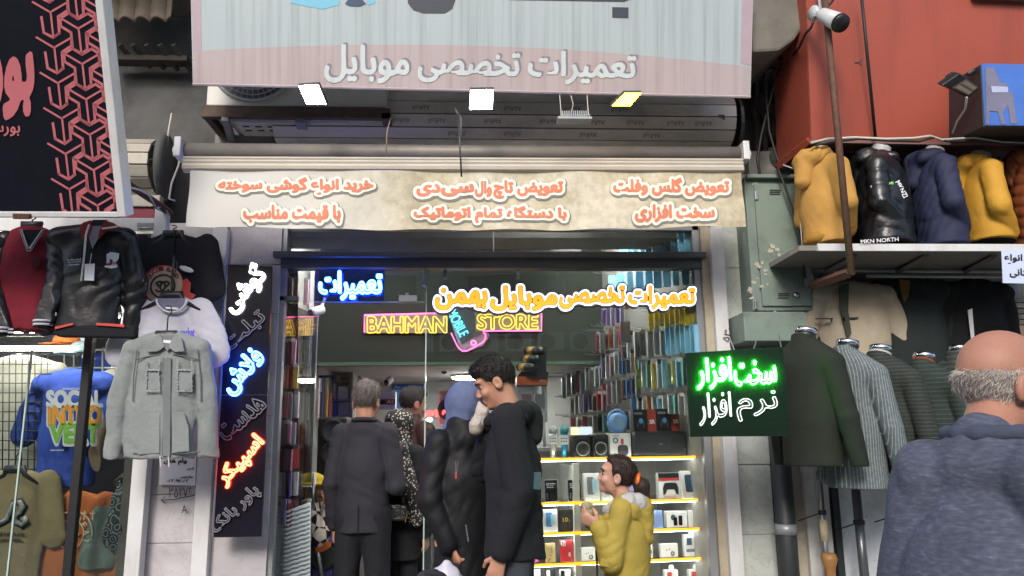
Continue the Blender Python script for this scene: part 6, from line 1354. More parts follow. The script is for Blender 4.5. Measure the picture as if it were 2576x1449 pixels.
# red fascia with floodlight, camera and blue poster box
YR = tilt(2037, 355, 4.25, 10)
rf = thing('fascia_board', 'plain faded red fascia board over the menswear shop', 'fascia', V(2300, 355, 4.25)); REDP = M('red_acp_panel', '#9a4a3a', .45, 0, .12, 1.2, dirt='#6f362d', dirt_s=1.3, dirt_a=.55, dstretch=(5, 1, .45))
obj('panel', MB().ppoly([(2022, -60), (2800, -60), (2800, 362), (2037, 352)], YR, .05), REDP, rf); obj('return_panel', MB().prism([V(2022, -60, YR), V(2037, 352, YR), V(2037, 352, YR)+Vector((0, .5, 0)), V(2022, -60, YR)+Vector((0, .5, 0))], (.01, 0, 0)), REDP, rf)
obj('lower_lip', MB().ppoly([(2037, 352), (2800, 362), (2800, 372), (2037, 358)], YR, .3, .004), M('fascia_lip', '#7a5a58', .6, var=.15), rf); obj('top_trim', MB().ppoly([(2440, -30), (2800, -30), (2800, 14), (2440, -2)], YR, .05, .05), GREYAL, rf)
ob_ = thing('shelf_bracket', 'orange red triangular steel bracket beside the cabinet', 'bracket', V(2000, 410, 4.4)); a, b = V(1958, 417, 4.5), V(2036, 352, 4.25); d = (b-a).normalized(); obj('arm', MB().obox((a+b)/2, ((b-a).length/2, .018, .018), (d, d.orthogonal(), d.cross(d.orthogonal()))), M('orange_paint', '#8a3a26', .6, var=.15), ob_)
rpole = thing('steel_pole', 'rusty upright steel pole with a square arm in front of the shelf', 'pole', V(2140, 690, 3.95)); q0, q1 = V(2142, -80, 3.95), V(2142, 692, 3.95); obj('pole', MB().tube([Vector((q1.x, 3.95, q1.z)), Vector((q1.x, 3.95, q0.z))], .019, 12), RUST, rpole, True)
obj('clamp_screw', MB().tube([V(2150, 158, 3.94), V(2165, 157, 3.93)], .006, 6).tube([V(2165, 150, 3.93), V(2165, 164, 3.93)], .006, 6), RUST, rpole); a, b = V(2140, 685, 3.96), V(2042, 718, 4.5); d = (b-a).normalized(); obj('arm', MB().obox((a+b)/2, ((b-a).length/2, .02, .02), (d, d.orthogonal(), d.cross(d.orthogonal()))), RUST, rpole)
cab('stay_cable', 'dark stay cable slanting down the red fascia', [(2166, -20, 4.0), (2180, 120, 4.05), (2202, 345, 4.2)], .009, CABLE)
cable = [(2040, 360, 4.15), (2080, 350, 4.15), (2150, 346, 4.14), (2230, 350, 4.12), (2300, 348, 4.12), (2340, 342, 4.12), (2370, 352, 4.12), (2450, 346, 4.12), (2520, 358, 4.12), (2640, 362, 4.12)]
cab('cable_bundle', 'white wires tied along the lower edge of the red fascia', cable, .008, WCABLE); cab('cable_bundle', 'dark wires tied along the lower edge of the red fascia', [(x+12, y+5+3*math.sin(i*2), z) for i, (x, y, z) in enumerate(cable)], .007, CABLE)
cab('cable', 'white wire hanging from the unlit floodlight on the fascia', [(2432, 245, 3.85), (2428, 275, 3.95), (2408, 305, 4.05), (2396, 335, 4.1)], .006, WCABLE)
cc = thing('security_camera', 'white bullet security camera on a bracket at the red fascia corner', 'security camera', V(2085, 40, 3.95)); CWH = M('camera_white', '#b9bcc0', .4)
a, b = V(2062, 34, 3.98), V(2112, 57, 3.85); obj('body', MB().tube([a, a+(b-a)*.15, b], [.025, .04, .052], 16), CWH, cc, True); obj('lens_hood', MB().tube([b, b+(b-a)*.12], [.054, .05], 16), BLACK, cc, True); obj('bracket', MB().tube([V(2044, 33, 4.0), V(2066, 30, 4.0), V(2058, -40, 4.05)], .012, 8).lathe(V(2044, 33, 4.0), [(0, 0), (.045, 0), (.045, .012), (0, .012)], (1, .3, 0), 16), CWH, cc, True)
obj('wires', MB().tube([V(2050, 42, 3.98), V(2040, 70, 4.0), V(2026, 85, 4.05), V(2010, 120, 4.2), V(1990, 145, 4.4)], .008, 6).tube([V(2070, 28, 3.98), V(2090, 8, 4.0), V(2110, -20, 4.0)], .008, 6), CABLE, cc, True)
fl = thing('floodlight', 'unlit black square floodlight tilted on an arm before the red fascia', 'floodlight', V(2420, 205, 3.85)); Yf = tilt(2420, 205, 3.85, 35, 20)
pts = [(2372, 214), (2416, 184), (2466, 220), (2440, 246)]; obj('housing', MB().ppoly(pts, Yf, .05), BLACK, fl, bevel=.008); g = lambda u, v: tuple(pts[0][i]*(1-u)*(1-v)+pts[1][i]*u*(1-v)+pts[2][i]*u*v+pts[3][i]*(1-u)*v for i in (0, 1))
obj('lens_panel', MB().ppoly([g(.1, .3), g(.9, .35), g(.9, .93), g(.1, .9)], Yf, .002, .002), M('lamp_glass_dull', '#6a5f58', .25, var=.1), fl); obj('led_chip', MB().ppoly([g(.18, .36), g(.42, .36), g(.42, .88), g(.18, .86)], Yf, .001, .004).ppoly([g(.58, .38), g(.84, .4), g(.84, .88), g(.58, .88)], Yf, .001, .004), M('led_chip', '#8f7f70', .4, var=.2, vs=60), fl); obj('arm', MB().tube([V(2436, 186, 3.9), V(2474, 164, 4.05)], .012, 8), DKGREY, fl, True)
obj('cord', MB().tube([V(2384, 204, 3.9), V(2380, 192, 3.92), V(2396, 182, 3.94), V(2410, 186, 3.92)], .006, 6), CABLE, fl, True)
bx = thing('lightbox', 'blue banner light box with a grey picture of clothes on a chair', 'sign box', V(2520, 320, 3.95)); YX = tilt(2520, 250, 3.92, 6); obj('box', MB().ppoly([(2466, 162), (2800, 166), (2800, 322), (2474, 320)], YX, .34), DKGREY, bx, bevel=.006)
obj('banner', MB().ppoly([(2467, 161), (2800, 166), (2800, 318), (2476, 316)], YX, .002, .006), M('banner_blue', '#4068b5', .5, 0, .25, 2.5), bx); GB = M('banner_grey', '#6f6f86', .6, var=.15, vs=8); obj('picture', MB().ppoly([(2476, 170), (2498, 172), (2508, 195), (2512, 208), (2532, 212), (2536, 234), (2545, 234), (2556, 312), (2540, 312), (2533, 265), (2520, 285), (2526, 314), (2516, 314), (2508, 282), (2486, 280), (2486, 312), (2479, 314)], YX, .001, .009), GB, bx)
obj('picture_books', MB().ppoly([(2490, 218), (2532, 220), (2533, 234), (2493, 234)], YX, .001, .011), M('banner_pale', '#a9b0d0', .6), bx)
# shelf of jackets
sh2 = thing('shelf', 'grey steel shelf carrying jacketed torsos above the menswear shop', 'shelf', V(2300, 640, 4.4)); zt2 = V(2300, 618, 4.12).z
xs0, xs1 = V(2016, 640, 4.1).x, V(2800, 640, 4.1).x
obj('board', MB().box((xs0, 4.12, zt2-.03), (xs1, 4.75, zt2)), M('shelf_grey', '#77756f', .6, var=.12), sh2); obj('front_edge', MB().box((xs0+.1, 4.10, zt2-.035), (xs1, 4.119, zt2+.006)), WHITE, sh2)
for x in (2150, 2330, 2500):
    a, b = V(x, 644, 4.2), V(x-85, 690, 4.68); d = (b-a).normalized(); obj('strut', MB().obox((a+b)/2, ((b-a).length/2, .018, .012), (d, d.orthogonal(), d.cross(d.orthogonal()))), M('shelf_grey', '#77756f'), sh2)
obj('hanging_rail', MB().tube([V(2040, 680, 4.6), V(2800, 684, 4.6)], .016, 10).tube([V(2180, 694, 4.5), V(2800, 698, 4.5)], .012, 10), GREYAL, sh2, True); obj('side_frame', MB().px(2022, 632, 2040, 720, 4.55, .05), GREYAL, sh2)
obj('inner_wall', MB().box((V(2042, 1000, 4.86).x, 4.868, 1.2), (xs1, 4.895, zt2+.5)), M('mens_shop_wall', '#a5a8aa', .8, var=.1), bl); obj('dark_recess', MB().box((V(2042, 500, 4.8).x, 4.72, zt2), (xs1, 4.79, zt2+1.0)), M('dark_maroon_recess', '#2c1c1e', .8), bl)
ps = thing('paper_sign', 'white paper sign with two lines of Persian writing taped under the shelf', 'sign', V(2560, 710, 4.05)); obj('sheet', MB().ppoly([(2519, 627), (2740, 622), (2740, 716), (2523, 712)], 4.05, .003), M('sign_paper', '#b9c4dc', .8, var=.03), ps); word('ویژه انواع', 2526, 640, 2620, 664, 4.05, INK, ps, .03, .003); word('زمستانی', 2540, 676, 2625, 698, 4.05, INK, ps, .03, .003)
MANN = M('mannequin_white', '#a5a5a3', .5, var=.05)
def bust(cx, yt, yb, Y, th, m, label, cat, wc, depth, name='jacket', arms=None, group='jackets on the shelf', hood=None, ring=None, fold=(.0035, (8, 8, 10)), seed=1, neckm=MANN, lean=0, sh=.19, wh=None, cap=None, armr=(.062, .058, .047), nk=.055, nh=.07, slope=.075):
    N0 = V(cx, yt, Y); L = N0.z-V(cx, yb, Y).z; t = thing(name, label, cat, N0-Vector((0, 0, L)), group)
    arms = arms or (((.05, .0, -.235), (-.065, .085, -.36)),)
    o, W = garment(N0, th, m, t, 'body', sh=sh, L=L, wc=wc, wh=wh or wc, depth=depth, arms=arms, armr=armr, fold=fold, ring=ring, seed=seed, lean=lean, fa=None, slope=slope)
    S_ = SDF(np.array(N0)-.2, np.array(N0)+.2, .007); S_.cone(W((0, .0, -.06)), W((0, .02, nh)), nk+.008, nk, .01).cut(W((0, 0, nh+.0)), W((0, .3, 1))-W((0, 0, 0))); S_.mesh('neck', neckm, t)
    if hood:
        S_ = SDF(np.array(N0)-.32, np.array(N0)+.3, .008); S_.cone(W((-.07, -.075, -.015)), W((.07, -.075, -.015)), .055, .055, .03).cone(W((0, -.09, -.03)), W((0, -.125, -.15)), .078, .05, .03).cone(W((-.08, -.03, .0)), W((-.04, .085, -.03)), .04, .03, .03).cone(W((.08, -.03, .0)), W((.04, .085, -.03)), .04, .03, .03).ell(W((0, .0, .06)), (.05, .05, .07), None, .02, True).fold(.006, (16, 16, 12), seed+3); S_.mesh('hood', hood, t)
    if cap:
        c = W((0, .02, nh)); obj('neck_ring', MB().lathe(c-Vector((0, 0, .02)), [(0, 0), (nk+.006, 0), (nk+.006, .03), (nk-.004, .034), (0, .034)], W((0, .22, 1))-W((0, 0, 0)), 24), CHROME, t, True)
    sm_ = M('seam_'+m.name, tuple(.55*c for c in (m.node_tree.nodes['Color Ramp'].color_ramp.elements[0].color[:3] if 'Color Ramp' in m.node_tree.nodes else (.1, .1, .1))), .9, var=0)
    if hood: obj('front_seam', MB().tube([W((-.01, depth+.012-.02*abs(z+.35), z)) for z in (-.05, -.15, -.3, -.45, -L+.02)], .004, 5), sm_, t, True)
    return t, W, L
YEL = cloth('mustard_fleece', '#b48a48', .9, var=.08, bump=.25); YEL2 = cloth('golden_cotton', '#b98b30', .7, var=.08, bump=.3); NVY = cloth('navy_nylon', '#262b44', .72, bump=.5); PUFK = M('black_puffer_shine', '#15171b', .36, 0, .15, 8, .6, 16, spec=.6); ORP = M('rust_puffer', '#80482a', .6, 0, .1, 8, .4, 14)
t, W, L = bust(2062, 400, 618, 4.30, R(-78), YEL, 'mustard yellow pullover hoodie at the left end of the shelf', 'hoodie', .155, .115, 'hoodie', hood=YEL, seed=2, sh=.15)
obj('hem_rib', MB().lathe(W((0, 0, -L+.005)), [(.13, .0), (.135, .03), (.125, .06)], (0, 0, 1), 28), cloth('mustard_rib', '#9a7230', bs=120), t, True)
t, W, L = bust(2210, 395, 618, 4.28, R(-125), PUFK, 'shiny black puffer jacket with white lettering on the shelf', 'puffer jacket', .18, .135, 'puffer_jacket', hood=PUFK, ring=(.007, .085), fold=(.005, (12, 12, 14)), seed=4, sh=.16, wh=.205)
obj('chest_label', MB().ppoly([(2208, 490), (2226, 487), (2232, 522), (2215, 527)], 4.11, .003), M('label_silver', '#77797d', .4, .3), t); word('MKN NORTH', 2165, 600, 2260, 610, 4.09, CW, t, .02, .002, 0, 4); word('MKNZI', 2245, 470, 2290, 482, 4.11, CW, t, .03, .002, 0, -62); word('LEGEND', 2190, 462, 2240, 468, 4.1, CW, t, .02, .002, 0, 10)
obj('drawcord', MB().tube([V(2232, 390, 4.16), V(2240, 440, 4.12), V(2248, 468, 4.11)], .005, 6), CABLE, t, True); obj('cord_lock', MB().ball(V(2243, 462, 4.11), .012), M('lime_plastic', '#7fd03a', .4), t, True)
bust(2345, 400, 625, 4.28, R(-100), NVY, 'navy blue hooded nylon jacket on the shelf', 'jacket', .16, .12, 'jacket', hood=NVY, seed=6, sh=.15, wh=.18, fold=(.005, (11, 11, 12)))
t, W, L = bust(2462, 412, 612, 4.28, R(-105), YEL2, 'golden yellow hooded jacket with dark drawcord on the shelf', 'jacket', .16, .118, 'jacket', hood=YEL2, seed=8, sh=.155, wh=.18)
obj('drawcord', MB().tube([W((.05, .1, .02)), V(2490, 455, 4.08), V(2503, 500, 4.07)], .006, 6), CABLE, t, True); obj('cord_tip', MB().tube([V(2503, 500, 4.07), V(2506, 512, 4.07)], .008, 6), STEEL, t, True); obj('dark_lining', MB().lathe(W((0, 0, -L-.005)), [(.135, .0), (.14, .03), (.13, .05)], (0, 0, 1), 24), NAVYT, t, True)
bust(2600, 395, 622, 4.26, R(-110), ORP, 'rust brown quilted puffer jacket at the right end of the shelf', 'puffer jacket', .21, .15, 'puffer_jacket', hood=ORP, ring=(.010, .065), seed=10, sh=.18, wh=.23)

# menswear: hung jackets and suits on torsos
def stripes(name, base, line, step, vert=True, rough=.85):
    def fn(N, L, tc):
        sx = N('ShaderNodeSeparateXYZ'); L(tc, sx.inputs[0]); m = N('ShaderNodeMath'); m.operation = 'MULTIPLY'; m.inputs[1].default_value = 1/step
        if vert: L(sx.outputs[0], m.inputs[0])
        else: L(sx.outputs[2], m.inputs[0])
        f = N('ShaderNodeMath'); f.operation = 'FRACT'; L(m.outputs[0], f.inputs[0]); n = N('ShaderNodeTexNoise'); n.inputs['Scale'].default_value = 60; L(tc, n.inputs[0])
        r = ramp(N, [(0, base), (.72, base), (.8, line), (.95, line), (1, base)]); L(f.outputs[0], r.inputs[0]); r2 = ramp(N, [(.3, (.6, .6, .6)), (.7, (1.2, 1.2, 1.2))]); L(n.outputs[0], r2.inputs[0])
        mx = N('ShaderNodeMix'); mx.data_type = 'RGBA'; mx.blend_type = 'MULTIPLY'; mx.inputs['Factor'].default_value = .6; L(r.outputs[0], mx.inputs['A']); L(r2.outputs[0], mx.inputs['B']); return mx.outputs['Result']
    return node_mat(name, fn, rough)
BEI = cloth('beige_cotton', '#a59a87'); DGR = cloth('dark_green_wool', '#22292a'); BLK = cloth('black_wool', '#141518')
t, W, N0, L = hung('jacket', 'beige zip jacket hanging open over a dark green shirt', 'jacket', 2140, 718, 930, 4.62, BEI, .25, depth=.07, arms=(((.10, -.03, -.27), (.12, -.06, -.50)),), armr=(.07, .07, .06), seed=61); obj('inner_shirt', MB().ppoly([(2112, 716), (2136, 712), (2134, 780), (2142, 838), (2132, 850), (2112, 770)], 4.53, .006), cloth('olive_shirt', '#3d4238'), t)
for x0, x1, y in ((2052, 2096, 800), (2120, 2160, 798)): obj('zip_pocket', MB().px(x0, y, x1, y+3, 4.535, .006).px(x1-6 if x0 < 2100 else x0, y, x1-2 if x0 < 2100 else x0+5, y+10, 4.53, .006), DKGREY, t)
t, W, N0, L = hung('jacket', 'dark green zip jacket hanging between the beige and black jackets', 'jacket', 2285, 708, 940, 4.66, DGR, .24, depth=.07, arms=(((.04, -.03, -.28), (.03, -.06, -.55)),), armr=(.07, .065, .06), seed=62); obj('zip', MB().px(2214, 785, 2220, 835, 4.57, .006), STEEL, t); obj('neck_scarf', MB().ppoly([(2262, 703), (2290, 706), (2286, 745), (2276, 760), (2268, 740)], 4.57, .01), cloth('mustard_scarf', '#6b5426'), t)
t, W, N0, L = hung('jacket', 'black jacket hanging with a white inner seam behind the bald man', 'jacket', 2445, 712, 930, 4.66, BLK, .22, depth=.07, arms=(((.04, -.03, -.28), (.03, -.06, -.55)),), armr=(.07, .065, .06), seed=63); obj('white_seam', MB().ppoly([(2435, 780), (2446, 776), (2452, 855), (2444, 858)], 4.56, .004), CW, t)
SUIT = 'suit jackets on torsos in the menswear shop'
def suit(cx, yt, yb, Y, m, label, th=R(-62), shirt=None, neckm=None, seed=1, sh=.168, el=((.055, .01, -.28), (.075, .05, -.54))):
    t, W, L = bust(cx, yt+14, yb, Y, th, m, label, 'suit jacket', .165, .112, 'suit_jacket', arms=(el,), group=SUIT, seed=seed, neckm=neckm or BLACK, cap=True, sh=sh, wh=.17, fold=(.0016, (6, 6, 4)), armr=(.064, .055, .045), slope=.10)
    S_ = SDF(np.array(W((0, 0, 0)))-.2, np.array(W((0, 0, 0)))+.2, .006); S_.cone(W((0, -.005, -.03)), W((0, .0, .035)), .075, .064, .01).cone(W((0, .0, -.03)), W((0, .005, .08)), .054, .054, .008, None, True).cut(W((0, 0, .035)), W((0, .35, 1))-W((0, 0, 0))).cut(W((0, .045, 0)), W((0, 1, .3))-W((0, 0, 0))); S_.mesh('collar', m, t)
    if shirt:
        S_ = SDF(np.array(W((0, 0, 0)))-.2, np.array(W((0, 0, 0)))+.2, .006); S_.cone(W((0, .005, -.03)), W((0, .01, .05)), .064, .060, .01).cut(W((0, 0, .05)), W((0, .3, 1))-W((0, 0, 0))); S_.mesh('shirt_collar', shirt, t)
    return t, W
suit(2410, 893, 1190, 4.36, stripes('grey_tweed', '#2a302e', '#454c48', .03, False), 'dark tweed suit jacket half hidden by the bald man\'s head', seed=75)
suit(2322, 912, 1190, 4.30, stripes('dark_teal_check', '#1f2b28', '#33423d', .025, False), 'dark teal suit jacket with an orange shirt collar', neckm=None, shirt=cloth('orange_shirt', '#7d3a20'), seed=74)
suit(2212, 893, 1188, 4.22, stripes('green_grey_check', '#222824', '#39423b', .02, False), 'green grey checked suit jacket with white shirt collar', shirt=cloth('white_shirt', '#a9adab'), seed=73)
suit(2128, 880, 1228, 4.16, stripes('grey_pinstripe', '#566063', '#8a9497', .013), 'light grey pinstriped suit jacket', seed=72)
t, W = suit(2022, 850, 1172, 4.12, cloth('charcoal_suit', '#20261f', bump=.15), 'plain black suit jacket right of the green lit sign', seed=71)
obj('cuff_buttons', MB().ball(V(2112, 1150, 3.98), .008).ball(V(2114, 1160, 3.98), .008).ball(V(2116, 1170, 3.98), .008), STEEL, t, True)
t = thing('shirt_tail', 'white shirt tail hanging below the checked suit jacket', 'shirt', V(2220, 1215, 4.3)); S_ = SDF(np.array(V(2200, 1230, 4.3))-.14, np.array(V(2240, 1170, 4.3))+.14, .008); S_.cone(V(2215, 1175, 4.28), V(2222, 1200, 4.28), .12, .11, .03, (Vector((0, 1, 0)), 2)).cut(V(2215, 1198, 4.28), (.1, 0, -1)).fold(.008, (25, 9, 3), 2); S_.mesh('cloth', cloth('white_shirt', '#a9adab'), t)
obj('white_door', MB().px(2085, 1215, 2620, 1600, 4.70, .05), M('white_painted_door', '#c6cdd3', .5, 0, .05, 3, dirt='#8a8378', dirt_s=9, dirt_a=.4), bl); obj('door_frame', MB().px(2036, 1160, 2066, 1600, 4.68, .08).px(2068, 1160, 2098, 1600, 4.66, .08), M('chipped_white_frame', '#b5b5b2', .6, 0, .1, 4, dirt='#6f675a', dirt_s=8), bl, bevel=.004); obj('door_post', MB().px(2106, 1160, 2122, 1600, 4.64, .05), M('black_green_post', '#20282a', .5), bl)
obj('cracked_pillar', MB().px(2006, 1150, 2034, 1600, 4.72, .1), M('cracked_plaster', '#a59d8f', .9, 0, .2, 5, .4, 12, dirt='#57513f', dirt_s=6), bl)
for k, (x, y, c, r) in enumerate(((2228, 1314, '#7a5636', 3.4), (2085, 1250, '#2c2c2c', 1), (2124, 1342, '#2c2c2c', 1), (2165, 1298, '#5d4a38', 2), (2205, 1225, '#6d5a44', 4.5), (2240, 1372, '#444', 1), (2200, 1410, '#555', 1), (2180, 1300, '#8a8378', 2))):
    obj('door_mark', MB().lathe(V(x, y, 4.698), [(0, 0), (r*MPP(4.7), 0), (r*MPP(4.7), .002), (0, .002)], (0, 1, 0), 12), M('mark'+c, c if len(c) == 7 else '#4a4a4a', .8, var=.3, vs=60), bl)
for (a, b, r, m, lab) in (((2060, 1190, 4.55), (2092, 1560, 4.45), .017, STEEL, 'thin steel pole with taped joint tied to the white frame'), ((2152, 1225, 4.55), (2186, 1560, 4.4), .026, M('dark_steel_tube', '#5f6366', .3, .6, var=.15), 'thick dark steel pole tied with black cord'), ((2252, 1195, 4.5), (2290, 1560, 4.4), .018, STEEL, 'slim steel pole with taped top behind the old man')):
    t = thing('pole', lab, 'pole', V(*b), 'poles leaning on the white door'); a, b = V(*a), V(*b); obj('shaft', MB().tube([a, b], r, 12), m, t, True); q = a+(b-a)*.28; u = (b-a).normalized()
    obj('cord', MB().tube([q-u*.012, q+u*.012], r+.006, 10).tube([q, q+Vector((-.12, .06, -.05))], .004, 5), CABLE, t, True)
    if 'taped' in lab: obj('tape', MB().tube([q+u*.04, q+u*.16], r+.006, 12), M('masking_tape', '#a59a80', .8, var=.2, vs=30), t, True)
wh_ = thing('wooden_handle', 'turned wooden tool handle standing at the foot of the thin pole', 'handle', V(2092, 1449, 4.4)); a = V(2085, 1392, 4.4); obj('handle', MB().lathe(a, [(0, 0), (.035, 0), (.045, -.03), (.03, -.08), (.026, -.12), (.04, -.18), (.045, -.3), (0, -.3)], (0, 0, 1), 20), M('turned_wood', '#8a6236', .5, var=.2, vs=14, stretch=(1, 1, .2)), wh_, True)
t = thing('packaged_shirts', 'wrapped folded shirts stacked on a bright rear shelf by the old man', 'shirts', V(2550, 780, 4.75)); 
for k in range(5): obj('packet', MB().px(2526+rnd.uniform(-2, 2), 748+k*14, 2700, 760+k*14, 4.68, .12), M('packet%d' % (k % 2), ['#a59a90', '#c2b5a5'][k % 2], .25, var=.3, vs=20), t, bevel=.006)
obj('shelf_board', MB().px(2530, 818, 2720, 860, 4.66, .15), M('pale_peach_shelf', '#c9a58c', .6), t)  # shelf board in one pale peach colour
# ---------------------------------------------------------------- people
SKIN = M('skin', '#a87c66', .5, 0, .08, 9, .12, 90, spec=.35, sub=.12)
def hairm(n, c, st=(1, 1, 1)): return M(n, c, .55, 0, .35, 60, .9, 130, st, spec=.4)
EYEW = M('eye_white', '#857c76', .2, var=0); EYED = M('eye_iris', '#1d120c', .1, var=0); LIP = M('lips', '#8d5650', .45, var=.05)
def add_hand(S, w, d, n, side, s=1.0, curl=.5, k=.005, spread=1.0):
    # palm from the wrist along d, fingers bending towards n, thumb on the given side (vector)
    d, n, t = Vector(d).normalized(), Vector(n).normalized(), Vector(side).normalized(); n = (n-d*n.dot(d)).normalized(); t = (t-d*t.dot(d)-n*t.dot(n)).normalized()
    pe = w+d*.085*s
    S.cone(w, pe, .024*s, .030*s, .012, (n, 1.9)); S.cone(w+d*.03*s+t*.012*s, pe+t*.016*s, .02*s, .022*s, .012, (n, 1.5)); S.cone(w+d*.03*s-t*.012*s, pe-t*.02*s, .02*s, .02*s, .012, (n, 1.5))
    for i, L in enumerate((.070, .080, .075, .058)):
        o = pe+t*(.027-.018*i)*s; p = o-d*.006*s; dd = (d+t*(.10-.07*i)*spread).normalized(); a = curl*(.75+.12*i); pts = [p]
        for j, f in enumerate((.45, .32, .23)):
            ang = a*(.55+.75*j); v = dd*math.cos(ang)+n*math.sin(ang); pts.append(pts[-1]+v*L*f*s)
        S.chain(pts, [.0095*s, .0088*s, .008*s, .0068*s], k)
    b = w+d*.025*s+t*.026*s; v = (d*.7+t*.75+n*.35).normalized(); p1 = b+v*.04*s; p2 = p1+(d*.9+t*.15+n*.5*(curl+.2)).normalized()*.032*s
    S.chain([b-v*.01*s, p1, p2], [.0135*s, .0105*s, .008*s], .008)
class Person: pass
def person(label, px, ytop, Y, th, H=None, head=(0, 0), hs=1.0, hoff=(0, 0, 0), L=None, Rr=None, skin=SKIN, h=.006, lean=0, hands=('L', 'R'), palms={}, curl={}, bodyw=.92, face=True, sz=1.435, sx=.147):
    P = Person(); P.sz = sz; P.sx = sx; dz = sz-1.405; P.dz = dz; top = V(px, ytop, Y); P.H = H or top.z; s = P.H/1.75; P.s = s
    rt, fw, up = axes(th); O = Vector((top.x, Y, top.z-P.H)); P.rt, P.fw = rt, fw
    def W(p, O=O):
        z = p[2]*s; y = p[1]*s
        if lean and p[2] > .95: y += (p[2]-.95)*s*math.tan(lean)
        return O+rt*(p[0]*s)+fw*y+up*z
    P.W = W; P.O = O
    P.t = thing('person', label, 'person', O)
    yaw, pit = head; hf = Vector((-math.sin(th+yaw), math.cos(th+yaw), 0)); hr = Vector((math.cos(th+yaw), math.sin(th+yaw), 0)); hu = Vector((0, 0, 1))
    hf, hu = hf*math.cos(pit)+hu*math.sin(pit), hu*math.cos(pit)-hf*math.sin(pit)
    q = s*hs*1.05; P.q = q
    hc = W((hoff[0], hoff[1]+.02, 1.75))-Vector((0, 0, .118*q))+Vector((0, 0, hoff[2])); P.hc = hc; P.hax = (hr, hf, hu)
    Hd = lambda x, y, z: hc+hr*(x*q)+hf*(y*q)+hu*(z*q); P.Hd = Hd
    P.sh = {'L': W((-sx, 0, sz-.005)), 'R': W((sx, 0, sz-.005))}
    arms = {'L': L or ((-.205, -.02, 1.13), (-.205, .05, .87)), 'R': Rr or ((.205, -.02, 1.13), (.205, .05, .87))}; wv = lambda p: p if isinstance(p, Vector) else W(p)
    P.arm = {k: (wv(a[0]), wv(a[1])) for k, a in arms.items()}
    pts = [W((x, y, z)) for x in (-.32, .32) for y in (-.25, .30) for z in (0, 1.75)]+[v for a in P.arm.values() for v in a]+[hc]
    P.lo = [min(p[i] for p in pts)-.14 for i in range(3)]; P.hi = [max(p[i] for p in pts)+.14 for i in range(3)]
    S = SDF(P.lo, P.hi, h); ax = P.hax; r3 = lambda *a: [v*q for v in a]
    fl = (fw, 1.4)
    S.cone(W((0, 0, .95)), W((0, 0, 1.12)), .128*s*bodyw, .115*s*bodyw, .05, fl).cone(W((0, 0, 1.1)), W((0, 0, 1.32)), .115*s*bodyw, .122*s*bodyw, .05, fl).cone(W((-.13, 0, 1.40)), W((.13, 0, 1.40)), .048*s, .048*s, .05)
    nb = W((0, -.01, 1.42+dz)); S.cone(nb, hc-hu*.06*q-hf*.02*q, .060*s, .052*q, .03)
    for sd in (-1, 1):
        S.cone(W((sd*.085, 0, .93)), W((sd*.095, .01, .50)), .082*s, .055*s, .03).cone(W((sd*.095, .01, .50)), W((sd*.10, -.02, .08)), .055*s, .036*s, .02).cone(W((sd*.10, -.03, .04)), W((sd*.11, .14, .03)), .036*s, .03*s, .02)
    for k in 'LR':
        e, w_ = P.arm[k]; S.cone(P.sh[k], e, .050*s, .040*s, .03).cone(e, w_, .040*s, .025*s, .015)
        if k in hands:
            d, n, t = palms.get(k, ((w_-e).normalized(), -rt*(-1 if k == 'L' else 1), fw)); add_hand(S, w_, d, n, t, q*1.0 if hs > 1.05 else s, curl.get(k, .6))
    # head
    S.ell(Hd(0, -.012, .028), r3(.073, .094, .090), ax, .02*q).ell(Hd(0, .022, -.042 if hs < 1.1 else -.036), r3(.057, .064, .072 if hs < 1.1 else .064), ax, .03*q).ell(Hd(0, .060 if hs < 1.1 else .066, -.096 if hs < 1.1 else -.086), r3(.022, .020, .018), ax, .025*q)
    kid = hs > 1.1; lz = .86 if kid else 1; ky = .965 if kid else 1
    if face:
        S.ell(Hd(0, .072 if kid else .075, .032), r3(.052, .016, .014), ax, .02*q)
        for sd in (-1, 1):
            S.ell(Hd(sd*.034, .086, .004), r3(.019, .014, .012), ax, .012*q, True); S.ell(Hd(sd*.040, .062, -.03), r3(.022, .02, .02), ax, .02*q)
        S.cone(Hd(0, .084, .006), Hd(0, .095 if kid else .101, -.026), .006*q, .0110*q*(.85 if kid else 1), .01*q).ell(Hd(.012, .094, -.034), r3(.009, .010, .007), ax, .006*q).ell(Hd(-.012, .094, -.034), r3(.009, .010, .007), ax, .006*q)
        S.ell(Hd(0, .081*ky, -.062*lz), r3(.022, .012, .007), ax, .008*q).ell(Hd(0, .079*ky, -.074*lz), r3(.019, .012, .008), ax, .008*q).cone(Hd(-.022, .088*ky, -.0675*lz), Hd(.022, .088*ky, -.0675*lz), .0022*q, .0022*q, .004*q, None, True)
    for sd in (-1, 1):
        S.ell(Hd(sd*.076, -.012, -.012), r3(.011, .022, .032), ax, .008*q).ell(Hd(sd*.085, -.006, -.008), r3(.007, .010, .017), ax, .006*q, True)
    P.body = S.mesh('body', skin, P.t)
    if face:
        for sd in (-1, 1):
            e = obj('eye', MB().ball(Hd(sd*.033, .0685, .003), .0122*q, ax), EYEW, P.body, True); obj('iris', MB().ball(Hd(sd*.0345, .0738, .003), .0086*q, ax), EYED, e, True)
            obj('eyebrow', MB().tube([Hd(sd*.014, .091, .024), Hd(sd*.032, .088, .030), Hd(sd*.052, .072, .022)], [.0035*q, .0045*q, .0025*q], 6), P_hair if False else HAIRK, P.body, True)
        obj('lips', MB().ball(Hd(0, .0832*ky, -.0635*lz), tuple(r3(.016, .009, .004)), ax).ball(Hd(0, .0818*ky, -.073*lz), tuple(r3(.014, .009, .005)), ax), LIP, P.body, True)
    P.r3 = r3
    return P
